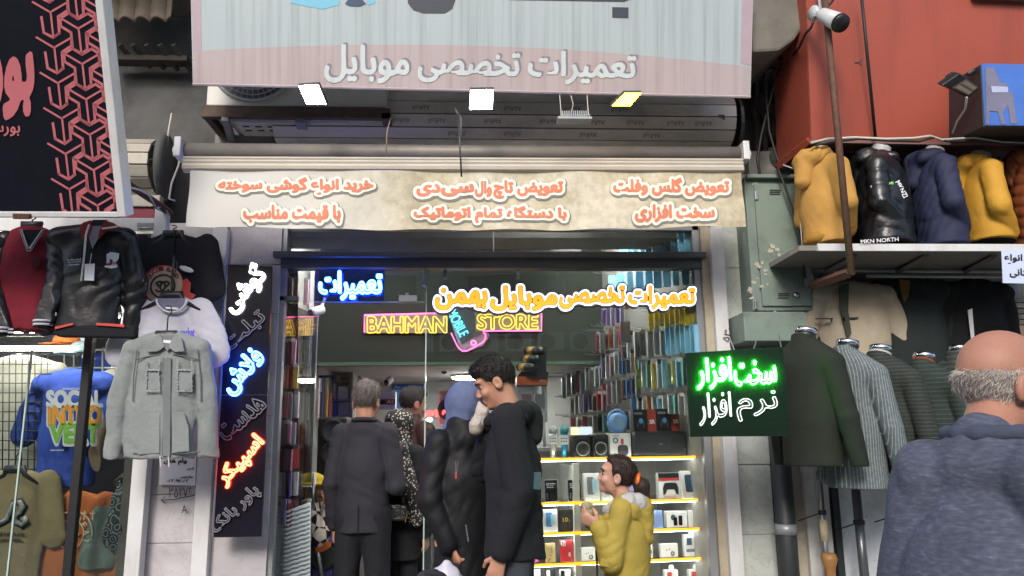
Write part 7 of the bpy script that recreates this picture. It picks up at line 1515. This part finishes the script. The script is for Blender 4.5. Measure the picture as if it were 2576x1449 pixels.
HAIRK = hairm('black_hair', '#16120f'); HAIRG = hairm('grey_hair', '#6b625c'); HAIRB = hairm('dark_brown_hair', '#2a1c15', (1, 1, .3)); HAIRW = M('white_hair', '#8f857d', .6, 0, .22, 40, .35, 90, (1, 1, .35), spec=.3)
def hair(P, m, kind='short', fold=.004):
    S = SDF(np.array(P.hc)-.2*P.q/1, np.array(P.hc)+.2*P.q, .005); Hd, ax, r3 = P.Hd, P.hax, P.r3; rt, hf, hu = ax
    v = lambda x, y, z: rt*x+hf*y+hu*z
    if kind == 'short':
        S.ell(Hd(0, -.014, .036), r3(.080, .101, .096), ax).cut(Hd(0, .070, .050), v(0, 1, -.55)).cut(Hd(0, -.085, -.055), v(0, .25, -1))
        S.cut(Hd(0, .028, .0), v(0, 1, -.25), .01*P.q)
        S.ell(Hd(0, .03, .085), r3(.068, .062, .038), ax, .02)
    elif kind == 'fade':
        S.ell(Hd(0, -.014, .036), r3(.077, .099, .094), ax).cut(Hd(0, -.085, -.035), v(0, .3, -1)).cut(Hd(0, .032, .0), v(0, 1, -.3)); S.ell(Hd(0, .004, .078), r3(.073, .084, .055), ax, .02).ell(Hd(0, .052, .090), r3(.058, .038, .030), ax, .02)
    elif kind == 'long':
        S.ell(Hd(0, -.014, .030), r3(.079, .100, .095), ax).cut(Hd(0, .052, .066), v(0, 1, -.6)).cut(Hd(0, .022, .0), v(0, 1, -.18), .012*P.q).cut(Hd(0, -.085, -.075), v(0, .25, -1))
        S.ell(Hd(0, .03, .085), r3(.060, .036, .026), ax, .02)
    elif kind == 'fringe':
        S.ell(Hd(0, -.014, .016), r3(.0742, .0952, .086), ax).cut(Hd(0, -.02, .034), v(0, -.3, 1), .02).cut(Hd(0, .03, .0), v(0, 1, -.1)).cut(Hd(0, -.085, -.065), v(0, .25, -1))
    S.fold(fold, (26, 26, 20), 5); return S.mesh('hair', m, P.t)
def top(P, m, g=.03, hem=.84, name='jacket', wh=.165, fold=(.006, (7, 7, 11)), seed=1, h=.007, sides='LR', cuff=.0, arm=(.062, .054, .043), collar=True, bell=0, k=.012, shoulders=.062, neckr=.075, rings=None, flat=1.3, wc=.143, upr=.122):
    s = P.s; W = P.W; S = SDF(P.lo, P.hi, h); fl = (P.fw, flat); dz = P.dz
    S.cone(W((0, .0, 1.0)), W((0, 0, 1.22)), (wc-.008)*s+g*.4, wc*s+g*.4, .05, fl).cone(W((0, 0, 1.2)), W((0, .0, 1.34)), wc*s+g*.4, upr*s+g*.3, .05, fl).cone(W((0, 0, 1.05)), W((0, 0, hem-.05)), (wc-.008)*s+g*.4, wh*s+g*.4+bell, .05, fl)
    S.cone(W((-P.sx+.02, 0, 1.400+dz)), W((P.sx-.02, 0, 1.400+dz)), shoulders*s*.8+g*.3, None, .05).cone(W((-.05, -.01, 1.44+dz)), W((.05, -.01, 1.44+dz)), .05*s, None, .04)
    for q in sides:
        e, w_ = P.arm[q]; d = (w_-e).normalized(); we = w_-d*.01*s
        S.cone(P.sh[q], e, arm[0]*s+g*.3, arm[1]*s+g*.3, k).cone(e, we, arm[1]*s+g*.3, arm[2]*s+g*.25, k); S.cone(we+d*.012, we+d*.10*s, .025*s, .03*s, .004, None, True)
    if collar: S.cone(W((0, -.015, 1.42+dz)), W((0, .0, 1.475+dz)), neckr*s, (neckr-.010)*s, .02)
    S.cut(W((0, 0, hem)), (0, 0, -1))
    S.fold(fold[0], fold[1], seed)
    if rings: S.rings(*rings)
    return S.mesh(name, m, P.t)
def legs(P, m, name='trousers', r=(.098, .072, .062), fold=(.005, (9, 9, 6)), seed=3, topz=.98, botz=.06, stance=None):
    s = P.s; W = P.W; S = SDF(P.lo, P.hi, .009); S.cone(W((0, 0, topz)), W((0, 0, min(.90, topz))), .135*s, .14*s, .03, (P.fw, 1.3))
    for sd in (-1, 1): S.cone(W((sd*.08, 0, min(.92, topz-.06))), W((sd*.098, .01, .5)), r[0]*s, r[1]*s, .02).cone(W((sd*.098, .01, .5)), W((sd*.105, -.02, botz)), r[1]*s, r[2]*s, .02)
    S.fold(fold[0], fold[1], seed); o = S.mesh(name, m, P.t)
    for sd in (-1, 1):
        S = SDF(np.array(W((sd*.11, .05, .04)))-.26, np.array(W((sd*.11, .05, .04)))+.26, .008); S.cone(W((sd*.105, -.05, .045)), W((sd*.12, .16, .035)), .048*s, .042*s, .03).cut(W((0, 0, .002)), (0, 0, -1)); S.mesh('shoe', M('shoe_black', '#1b1b1d', .4), P.t)
    return o
def ell_part(P, name, m, prims, cuts=(), fold=None, h=.007, seed=1, mar=.12, extra=None):      # prims: ('e', centre, radii, axes) or ('c', a, b, ra, rb, flat)
    pts = [Vector(p[1]) for p in prims]+[Vector(p[2]) for p in prims if p[0] == 'c']; rr = max([max(p[2]) if p[0] == 'e' else max(p[3], p[4]) for p in prims])+.04
    S = SDF([min(p[i] for p in pts)-rr for i in range(3)], [max(p[i] for p in pts)+rr for i in range(3)], h)
    for p in prims:
        if p[0] == 'e': S.ell(p[1], p[2], p[3] if len(p) > 3 else None, .02)
        else: S.cone(p[1], p[2], p[3], p[4], .02, p[5] if len(p) > 5 else None)
    for a, n in cuts: S.cut(a, n)
    if extra: extra(S)
    if fold: S.fold(fold[0], fold[1], seed)
    return S.mesh(name, m, P.t if isinstance(P, Person) else P)

def strands(P, cap, m, n, length, r, lift=.35, seed=1, flow=None):      # loose hairs over a cap of hair, one mesh
    g = np.random.RandomState(seed); me = cap.data; k = len(me.vertices); co = np.zeros(k*3, np.float32); no = np.zeros(k*3, np.float32)
    me.vertices.foreach_get('co', co); me.vertices.foreach_get('normal', no); co = co.reshape(-1, 3); no = no.reshape(-1, 3)
    hr, hf, hu = [np.array(v) for v in P.hax]; hc = np.array(P.hc); rel = (co-hc)/P.q
    ok = np.nonzero((no*(co-hc)).sum(1) > 0)[0]; ids = g.choice(ok, n); p = co[ids]+g.normal(0, .0015, (n, 3)); nn_ = no[ids]
    up_ = np.clip((rel[ids]@hu-.07)/.03, 0, 1)[:, None]; fl = (flow if flow is not None else (-hu-.35*hf))*(1-up_)+(hf*.5+hr*.15)*up_
    t = fl-nn_*(fl*nn_).sum(1)[:, None]; t /= np.linalg.norm(t, axis=1)[:, None]+1e-6
    d = t+nn_*lift+g.normal(0, .28, (n, 3)); d /= np.linalg.norm(d, axis=1)[:, None]; L = length*g.uniform(.5, 1.2, (n, 1))
    a = np.cross(d, nn_); a /= np.linalg.norm(a, axis=1)[:, None]+1e-6; b = np.cross(d, a); vs = np.zeros((n, 6, 3)); mid = p+d*L*.55; tip = p+d*L+t*L*.25-nn_*L*.12
    for j in range(3):
        q_ = 2.094*j; o = a*math.cos(q_)+b*math.sin(q_); vs[:, j] = p+o*r; vs[:, 3+j] = mid+o*r*.8
    V_ = np.concatenate([vs.reshape(-1, 3), tip]); F = []
    for i in range(n):
        k0 = 6*i; T_ = 6*n+i
        for j in range(3): j2 = (j+1) % 3; F += [(k0+j, k0+j2, k0+3+j2, k0+3+j), (k0+3+j, k0+3+j2, T_)]
    mb = MB(); mb.v = [tuple(v) for v in V_.tolist()]; mb.f = F
    return obj('loose_hair', mb, m, P.t, True)
# grey haired man in the dark blazer, back to the street
BLZ = cloth('charcoal_blazer', '#28282f', .8, var=.08, bump=.15, bs=60); TRO = cloth('dark_trousers', '#191b21', .85, var=.1)
P1 = person('man with short grey hair in a dark charcoal blazer seen from behind in the doorway', 922, 961, 5.1, R(-6), head=(R(-4), R(-8)), L=((-.195, -.03, 1.12), (-.19, .05, .86)), Rr=((.21, -.02, 1.10), (.14, .22, 1.22)))
strands(P1, hair(P1, HAIRG, 'short', .004), HAIRG, 2200, .022, .0011, .4, 3); top(P1, BLZ, .025, .83, 'blazer', .155, (.0035, (5, 5, 8)), 3, arm=(.056, .048, .04), shoulders=.062); legs(P1, TRO)
obj('blazer_vent', MB().tube([P1.W((0, -.138, .85)), P1.W((0, -.134, 1.0))], .003, 4), INK, P1.t); 
obj('collar', MB().tube([P1.W((.074*math.cos(R(a)), -.015+.066*math.sin(R(a)), 1.503-.012*math.sin(R(a)))) for a in range(160, 381, 20)], .014, 8), BLZ, P1.t, True)
# woman in leopard scarf
def leo(N, L, tc):
    v = N('ShaderNodeTexVoronoi'); v.inputs['Scale'].default_value = 58; L(tc, v.inputs[0]); n = N('ShaderNodeTexNoise'); n.inputs['Scale'].default_value = 70; L(tc, n.inputs[0]); ad = N('ShaderNodeMath'); L(v.outputs[0], ad.inputs[0]); L(n.outputs[0], ad.inputs[1])
    r = ramp(N, [(0, '#b5b0aa'), (.78, '#b5b0aa'), (.82, '#19181b'), (1.0, '#19181b')]); L(ad.outputs[0], r.inputs[0]); return r.outputs[0]
LEO = node_mat('leopard_scarf', leo, .8)
BCO = cloth('black_coat', '#121317', .85, bump=.3)
P2 = person('woman in a black coat and black and white leopard print headscarf beside the blazer man', 1004, 1035, 5.42, R(-28), head=(R(-15), R(-10)), face=True)
top(P2, BCO, .035, .70, 'coat', .19, (.006, (6, 6, 5)), 8, flat=1.2); legs(P2, TRO, r=(.09, .065, .055))
q = P2.q; Hd = P2.Hd
def openface(S): S.ell(Hd(0, .10, -.03), [.058*q, .075*q, .075*q], P2.hax, .02, True)
ell_part(P2, 'headscarf', LEO, [('e', Hd(0, -.015, .02), [.098*q, .118*q, .118*q], P2.hax), ('c', Hd(0, 0, -.08), P2.W((0, .01, 1.42)), .085*q, .115, ), ('c', P2.W((.05, -.07, 1.42)), P2.W((.16, -.10, 1.20)), .09, .07), ('c', P2.W((.16, -.10, 1.20)), P2.W((.20, -.06, .98)), .065, .05), ('c', P2.W((-.05, -.03, 1.42)), P2.W((-.14, -.02, 1.36)), .07, .06)], fold=(.009, (14, 14, 9)), extra=openface)
hb_ = thing('handbag', 'small black quilted handbag with gold clasp hanging beside the blazer man', 'handbag', V(998, 1312, 5.15)); LB = M('bag_leather', '#1a1a1c', .35, 0, .15, 40, .8, 45)
obj('body', MB().px(968, 1272, 1022, 1311, 5.14, .10), LB, hb_, bevel=.012); obj('flap', MB().ppoly([(969, 1272), (1008, 1270), (1007, 1294), (970, 1298)], 5.137, .008), LB, hb_, bevel=.004); obj('clasp', MB().ppoly([(976, 1293), (989, 1293), (989, 1305), (977, 1305)], 5.128, .004), M('gold_metal', '#b8924a', .25, .9), hb_); obj('strap', MB().tube([V(974, 1272, 5.19), V(985, 1240, 5.2), V(1012, 1246, 5.2), V(1018, 1272, 5.19)], .007, 6), LB, hb_, True); obj('ring', MB().tube([V(1013, 1248, 5.19), V(1014, 1268, 5.19)], .006, 6), M('gold_metal', '#b8924a', .25, .9), hb_)
for x in (1022, 1019): obj('zip_pull', MB().px(x, 1290+(1022-x)*4, x+2.5, 1302+(1022-x)*4, 5.13, .004), M('gold_metal', '#b8924a', .25, .9), hb_)
# man in brown jacket
P3 = person('dark haired man in a dark brown jacket looking away deeper in the shop', 1036, 975, 6.0, R(-40), head=(R(-18), R(-8)), hands=()); hair(P3, hairm('dark_grey_hair', '#2b2523'), 'short', .003); top(P3, cloth('brown_jacket', '#38211f', .6), .035, .80, 'jacket', .17, (.008, (7, 7, 9)), 12, neckr=.085); legs(P3, TRO)
# woman with blue headscarf
PUF = M('black_puffer', '#131418', .62, 0, .12, 8, .3, 22, spec=.25)
P4 = person('woman in a blue grey headscarf and long black padded coat holding a carrier bag', 1168, 968, 4.28, R(22), head=(R(28), R(-6)), L=((-.205, -.02, 1.13), V(1133, 1372, 4.17)), Rr=((.21, .02, 1.12), (.14, .22, 1.07)), curl={'L': 1.5, 'R': .8})
top(P4, PUF, .05, .42, 'padded_coat', .165, (.0035, (7, 7, 13)), 5, arm=(.060, .054, .046), flat=1.2, neckr=.115); legs(P4, TRO, r=(.085, .065, .055))
HJ = cloth('denim_blue_scarf', '#566080', .85, var=.15, vs_=30, bump=.3); q = P4.q; Hd4 = P4.Hd; r4 = P4
def openface4(S): S.ell(Hd4(0, .105, -.02), [.060*q, .075*q, .082*q], r4.hax, .02, True)
ell_part(P4, 'headscarf', HJ, [('e', Hd4(0, -.018, .018), [.100*q, .122*q, .122*q], P4.hax), ('c', Hd4(0, -.005, -.07), P4.W((0, .02, 1.45)), .095*q, .12), ('c', P4.W((0, .02, 1.45)), P4.W((.02, .05, 1.38)), .115, .11)], fold=(.006, (16, 16, 8)), seed=4, extra=openface4)
ell_part(P4, 'fringe', HAIRK, [('e', Hd4(0, .045, .052), [.068*q, .05*q, .045*q], P4.hax)], cuts=[(Hd4(0, 0, .03), P4.hax[2]*-1)], fold=(.003, (26, 26, 20)))
obj('sleeve_zip', MB().tube([V(1146, 1160, 4.02), V(1147, 1185, 4.02)], .003, 5).tube([V(1151, 1160, 4.02), V(1149, 1190, 4.02)], .003, 5), STEEL, P4.t); obj('zip_tag', MB().px(1145, 1186, 1149, 1204, 4.02, .003), M('print_coral', '#b5403a'), P4.t); obj('zip', MB().tube([V(1172, 1320, 4.0), V(1178, 1362, 4.0)], .004, 5), STEEL, P4.t)
bg = thing('carrier_bag', 'white and pink plastic carrier bag hanging from the hand of the headscarf woman', 'carrier bag', V(1125, 1500, 4.2)); hp_ = P4.arm['L'][1]+Vector((-.01, -.07, -.07))
ell_part(bg, 'bag', M('white_polythene', '#b5b4c2', .35, 0, .1, 10, .4, 20, spec=.5), [('c', hp_+Vector((0, 0, -.01)), hp_+Vector((-.01, 0, -.10)), .018, .075, ((0, 1, 0), 1.5)), ('c', hp_+Vector((-.01, 0, -.10)), hp_+Vector((.0, 0, -.30)), .085, .13, ((0, 1, 0), 1.7))], fold=(.008, (18, 10, 4)), seed=7)
obj('red_stripe', MB().tube([hp_+Vector((-.03, -.05, -.05)), hp_+Vector((-.06, -.085, -.14)), hp_+Vector((-.07, -.10, -.25))], .012, 6), M('polythene_red', '#8d2a34', .4), bg, True)
tb_ = thing('backpack', 'dark grey cloth bag in front of the white carrier bag at the bottom edge', 'bag', V(1090, 1600, 4.0)); ell_part(tb_, 'bag', cloth('dark_grey_canvas', '#2b2c31'), [('c', V(1078, 1468, 3.98), V(1098, 1474, 3.98), .07, .07, ((0, 1, 0), 1.5)), ('c', V(1088, 1480, 3.98), V(1088, 1560, 3.98), .085, .10, ((0, 1, 0), 1.4))], fold=(.008, (12, 8, 10)), seed=9); obj('zip', MB().tube([V(1062, 1436, 3.92), V(1090, 1438, 3.91), V(1118, 1448, 3.91)], .004, 5), INK, tb_)
# young man eating
HOO = cloth('black_hoodie', '#1a1b20', .9, var=.1, bump=.3, bs=60); JEA = cloth('grey_black_jeans', '#33383f', .85, var=.25, vs_=7)
P5 = person('young man with short black hair in a black hoodie eating with head bowed', 1290, 896, 4.0, R(82), head=(R(6), R(-24)), hs=.96, hoff=(0, .043, -.012), h=.005, lean=R(2), L=((-.19, -.05, 1.12), (-.20, .045, .84)), Rr=((.17, .17, 1.20), V(1228, 1098, 4.07)),
            palms={'R': (Vector((-.28, -.1, .95)), Vector((-.3, -.9, 0)), Vector((.9, -.3, .2)))}, curl={'R': 1.0, 'L': .7})
strands(P5, hair(P5, HAIRK, 'fade', .003), HAIRK, 2600, .020, .0011, .35, 4); top(P5, HOO, .035, .80, 'hoodie', .17, (.008, (7, 7, 10)), 6, arm=(.070, .060, .047), flat=1.2, collar=False); legs(P5, JEA, r=(.088, .070, .062), topz=.86)
ell_part(P5, 'hood', HOO, [('c', P5.W((-.09, -.07, 1.475)), P5.W((.09, -.07, 1.475)), .055, .055), ('c', P5.W((0, -.09, 1.46)), P5.W((0, -.115, 1.36)), .075, .045), ('c', P5.W((-.085, .0, 1.485)), P5.W((-.05, .10, 1.43)), .038, .03), ('c', P5.W((.085, .0, 1.485)), P5.W((.05, .10, 1.43)), .038, .03)], fold=(.007, (12, 12, 12)), seed=8)
obj('back_print', MB().ppoly([(1344, 1188), (1362, 1187), (1360, 1232), (1342, 1230)], P5.W((-.28, 0, 1)).y-.045, .003), M('teal_print', '#2b4a4d', .7, var=.2, vs=60), P5.t)
sw = thing('sandwich', 'crumpled paper wrapped sandwich held to the young man\'s mouth', 'sandwich', V(1207, 1075, 3.98)); ell_part(sw, 'wrap', M('crumpled_paper', '#a59c92', .6, 0, .2, 14, .9, 40), [('c', V(1198, 1074, 3.99), V(1214, 1040, 3.99), .040, .036), ('c', V(1212, 1036, 3.99), V(1206, 1014, 3.99), .022, .012)], fold=(.0045, (20, 20, 20)), h=.005)
# girl in the yellow coat
GC = cloth('mustard_coat', '#9c8a3e', .75, var=.1, bump=.45, bs=30); FLE = M('grey_fleece', '#a9aaa8', .95, 0, .12, 30, .8, 120)
P6 = person('girl in a mustard yellow hooded coat with a dark ponytail', 1568, 1145, 4.15, R(68), head=(R(8), R(10)), hs=1.16, h=.0045, hoff=(0, .035, 0), skin=M('skin_light', '#b48a78', .5, 0, .06, 9, .1, 90, spec=.35, sub=.15),
            L=((-.20, .07, 1.07), V(1508, 1326, 4.03)), Rr=((.19, .10, 1.07), V(1506, 1320, 4.16)), sz=1.40, sx=.15, palms={'L': (Vector((-.8, .15, .5)), Vector((0, .7, .5)), Vector((.3, .2, .9))), 'R': (Vector((-.8, -.15, .5)), Vector((0, -.7, .4)), Vector((.3, .2, .9)))}, curl={'L': 1.0, 'R': 1.0})
strands(P6, hair(P6, HAIRB, 'long', .0015), HAIRB, 1500, .022, .0008, .05, 5, np.array(-P6.hax[1]-.25*P6.hax[2])); q = P6.q; H6 = P6.Hd
ell_part(P6, 'ponytail', HAIRB, [('c', H6(0, -.10, .005), H6(0, -.15, -.03), .03*q, .038*q), ('c', H6(0, -.15, -.03), H6(0.01, -.175, -.15), .042*q, .04*q), ('c', H6(.01, -.175, -.15), H6(.01, -.185, -.29), .038*q, .018*q)], fold=(.004, (30, 30, 6)), h=.005)
obj('hair_tie', MB().tube([H6(.034*math.cos(a*.628), -.125, -.005+.034*math.sin(a*.628)) for a in range(10)], .013*q, 8, True), M('orange_satin', '#d2601f', .4, var=.1), P6.t, True)
obj('earring', MB().ball(H6(-.088, -.004, -.055), .006*q).ball(H6(-.088, -.004, -.072), .005*q), M('gold_metal', '#b8924a', .25, .9), P6.t, True)
top(P6, GC, .04, .40, 'coat', .18, (.0032, (9, 9, 10)), 7, h=.006, arm=(.056, .062, .054), flat=1.15, wc=.148, collar=False, k=.02); legs(P6, TRO, r=(.08, .06, .05))
ell_part(P6, 'hood', GC, [('c', P6.W((-.09, -.06, 1.385)), P6.W((.09, -.06, 1.385)), .052, .052), ('c', P6.W((0, -.085, 1.38)), P6.W((0, -.125, 1.20)), .085, .05), ('c', P6.W((-.095, .0, 1.385)), P6.W((-.05, .12, 1.32)), .034, .028), ('c', P6.W((.095, .0, 1.385)), P6.W((.05, .12, 1.32)), .034, .028)], fold=(.004, (12, 12, 12)), seed=3, h=.006)
ell_part(P6, 'hood_lining', FLE, [('c', P6.W((-.095, -.05, 1.44)), P6.W((.095, -.05, 1.44)), .042, .042), ('c', P6.W((-.105, -.03, 1.44)), P6.W((-.055, .11, 1.38)), .036, .03), ('c', P6.W((.105, -.03, 1.44)), P6.W((.055, .11, 1.38)), .036, .03), ('c', P6.W((-.06, -.10, 1.43)), P6.W((.06, -.11, 1.42)), .048, .048)], fold=(.005, (18, 18, 18)), seed=5, h=.006)
yy = P6.W((-.205, 0, .8)).y-.055
obj('pocket_flap', MB().ppoly([(1512, 1405), (1556, 1416), (1552, 1432), (1508, 1424)], yy+.02, .012), GC, P6.t, bevel=.004); obj('coat_zip', MB().tube([P6.W((-.01, .21, z)) for z in (.45, .7, .95, 1.2, 1.36)], .006, 6), INK, P6.t, True)
fd = thing('food_wrap', 'crumpled wrapped snack held in both hands of the girl', 'snack', V(1478, 1300, 4.1)); m_ = (P6.arm['L'][1]+P6.arm['R'][1])/2+P6.fw*.055+Vector((0, 0, .035)); ell_part(fd, 'wrap', M('snack_wrap', '#8f8b6c', .6, 0, .35, 30, .9, 50), [('c', m_+Vector((.01, 0, -.03)), m_+Vector((-.005, 0, .05)), .026, .034)], fold=(.008, (36, 36, 36)), h=.005)
# boy in the yellow hat
def chk(N, L, tc):
    mp = N('ShaderNodeMapping'); mp.inputs['Rotation'].default_value = (R(45), R(40), R(45)); L(tc, mp.inputs[0]); c = N('ShaderNodeTexChecker'); c.inputs['Scale'].default_value = 15; c.inputs[1].default_value = lin('#c2bcb2')+(1,); c.inputs[2].default_value = lin('#17171a')+(1,); L(mp.outputs[0], c.inputs[0]); return c.outputs[0]
CHK = node_mat('check_knit', chk, .95)
P7 = person('child in a yellow bucket hat and checked sweater behind the glass door', 783, 1190, 5.5, R(-82), head=(R(6), R(0)), hs=1.22, h=.006, skin=M('skin_light', '#b48a78'), L=((-.2, .10, 1.08), (-.10, .34, 1.05)), Rr=((.2, .12, 1.12), (.06, .20, 1.36)), palms={'R': (Vector((-.1, -.2, .95)), Vector((-1, 0, 0)), Vector((0, -1, 0)))})
top(P7, CHK, .04, .72, 'sweater', .18, (.006, (9, 9, 9)), 4, arm=(.07, .062, .055)); legs(P7, cloth('grey_denim', '#4d5158')); q = P7.q; H7 = P7.Hd; YH = M('yellow_hat', '#bfa51a', .75, 0, .2, 40, .4, 60)
ell_part(P7, 'bucket_hat', YH, [('e', H7(0, -.01, .05), [.09*q, .11*q, .075*q], P7.hax), ('e', H7(0, 0, .035), [.12*q, .14*q, .022*q], P7.hax)], h=.006)
obj('cuff', MB().tube([P7.arm['R'][1], P7.arm['R'][1]-(P7.arm['R'][1]-P7.arm['R'][0])*.3], [.035, .042], 10).tube([P7.arm['L'][1], P7.arm['L'][1]-(P7.arm['L'][1]-P7.arm['L'][0])*.25], [.035, .042], 10), CW, P7.t, True)
tag(obj('cushion', MB().px(793, 1336, 842, 1362, 5.4, .2), cloth('grey_cushion', '#55565c'), bevel=.03), 'grey cushion under the checked sleeve of the child', 'cushion')
# old man close to the camera at the right
def heather(N, L, tc):
    mp = N('ShaderNodeMapping'); mp.inputs['Scale'].default_value = (55, 55, 170); mp.inputs['Rotation'].default_value = (R(6), R(-9), 0); L(tc, mp.inputs[0]); n = N('ShaderNodeTexNoise'); n.inputs['Scale'].default_value = 1.0; n.inputs['Detail'].default_value = 5; L(mp.outputs[0], n.inputs[0])
    r = ramp(N, [(.32, '#3c4150'), (.5, '#454a59'), (.64, '#505564'), (.78, '#666975')]); L(n.outputs[0], r.inputs[0])
    n2 = N('ShaderNodeTexNoise'); n2.inputs['Scale'].default_value = 5; L(tc, n2.inputs[0]); r2 = ramp(N, [(.35, (.8, .78, .8)), (.65, (1.1, 1.1, 1.12))]); L(n2.outputs[0], r2.inputs[0]); mx = N('ShaderNodeMix'); mx.data_type = 'RGBA'; mx.blend_type = 'MULTIPLY'; mx.inputs['Factor'].default_value = 1; L(r.outputs[0], mx.inputs['A']); L(r2.outputs[0], mx.inputs['B']); return mx.outputs['Result']
HEA = node_mat('heather_jacket', heather, .9)
P8 = person('bald old man with a white hair fringe in a heather blue jacket', 2420, 822, 1.5, R(-60), head=(R(-30), R(-14)), h=.005, hoff=(0, .10, 0), bodyw=.55, sz=1.43, sx=.115, skin=M('skin_ruddy', '#a0725f', .58, 0, .1, 14, .12, 60, spec=.4, sub=.12), lean=R(3), L=((-.185, .0, 1.12), (-.19, .08, .86)), Rr=((.21, .02, 1.15), (.20, .12, .88)))
strands(P8, hair(P8, HAIRW, 'fringe', .0015), M('silver_hair', '#c2bab2', .55, 0, .3, 60, spec=.3), 6500, .017, .00055, .22, 6)
top(P8, HEA, .04, .70, 'jacket', .185, (.006, (7, 7, 7)), 9, h=.007, arm=(.075, .070, .055), flat=1.1, wc=.158, collar=True, shoulders=.045, neckr=.074, upr=.085); legs(P8, TRO)
ell_part(P8, 'collar', cloth('slate_collar', '#3d4453', .85, bump=.3, bs=70), [('c', P8.W((.08*math.cos(R(a)), .03+.078*math.sin(R(a)), 1.520)), P8.W((.08*math.cos(R(a+30)), .03+.078*math.sin(R(a+30)), 1.520)), .014, .014) for a in range(130, 410, 30)], cuts=[(P8.W((0, 0, 1.56)), (0, 0, 1))], h=.005)
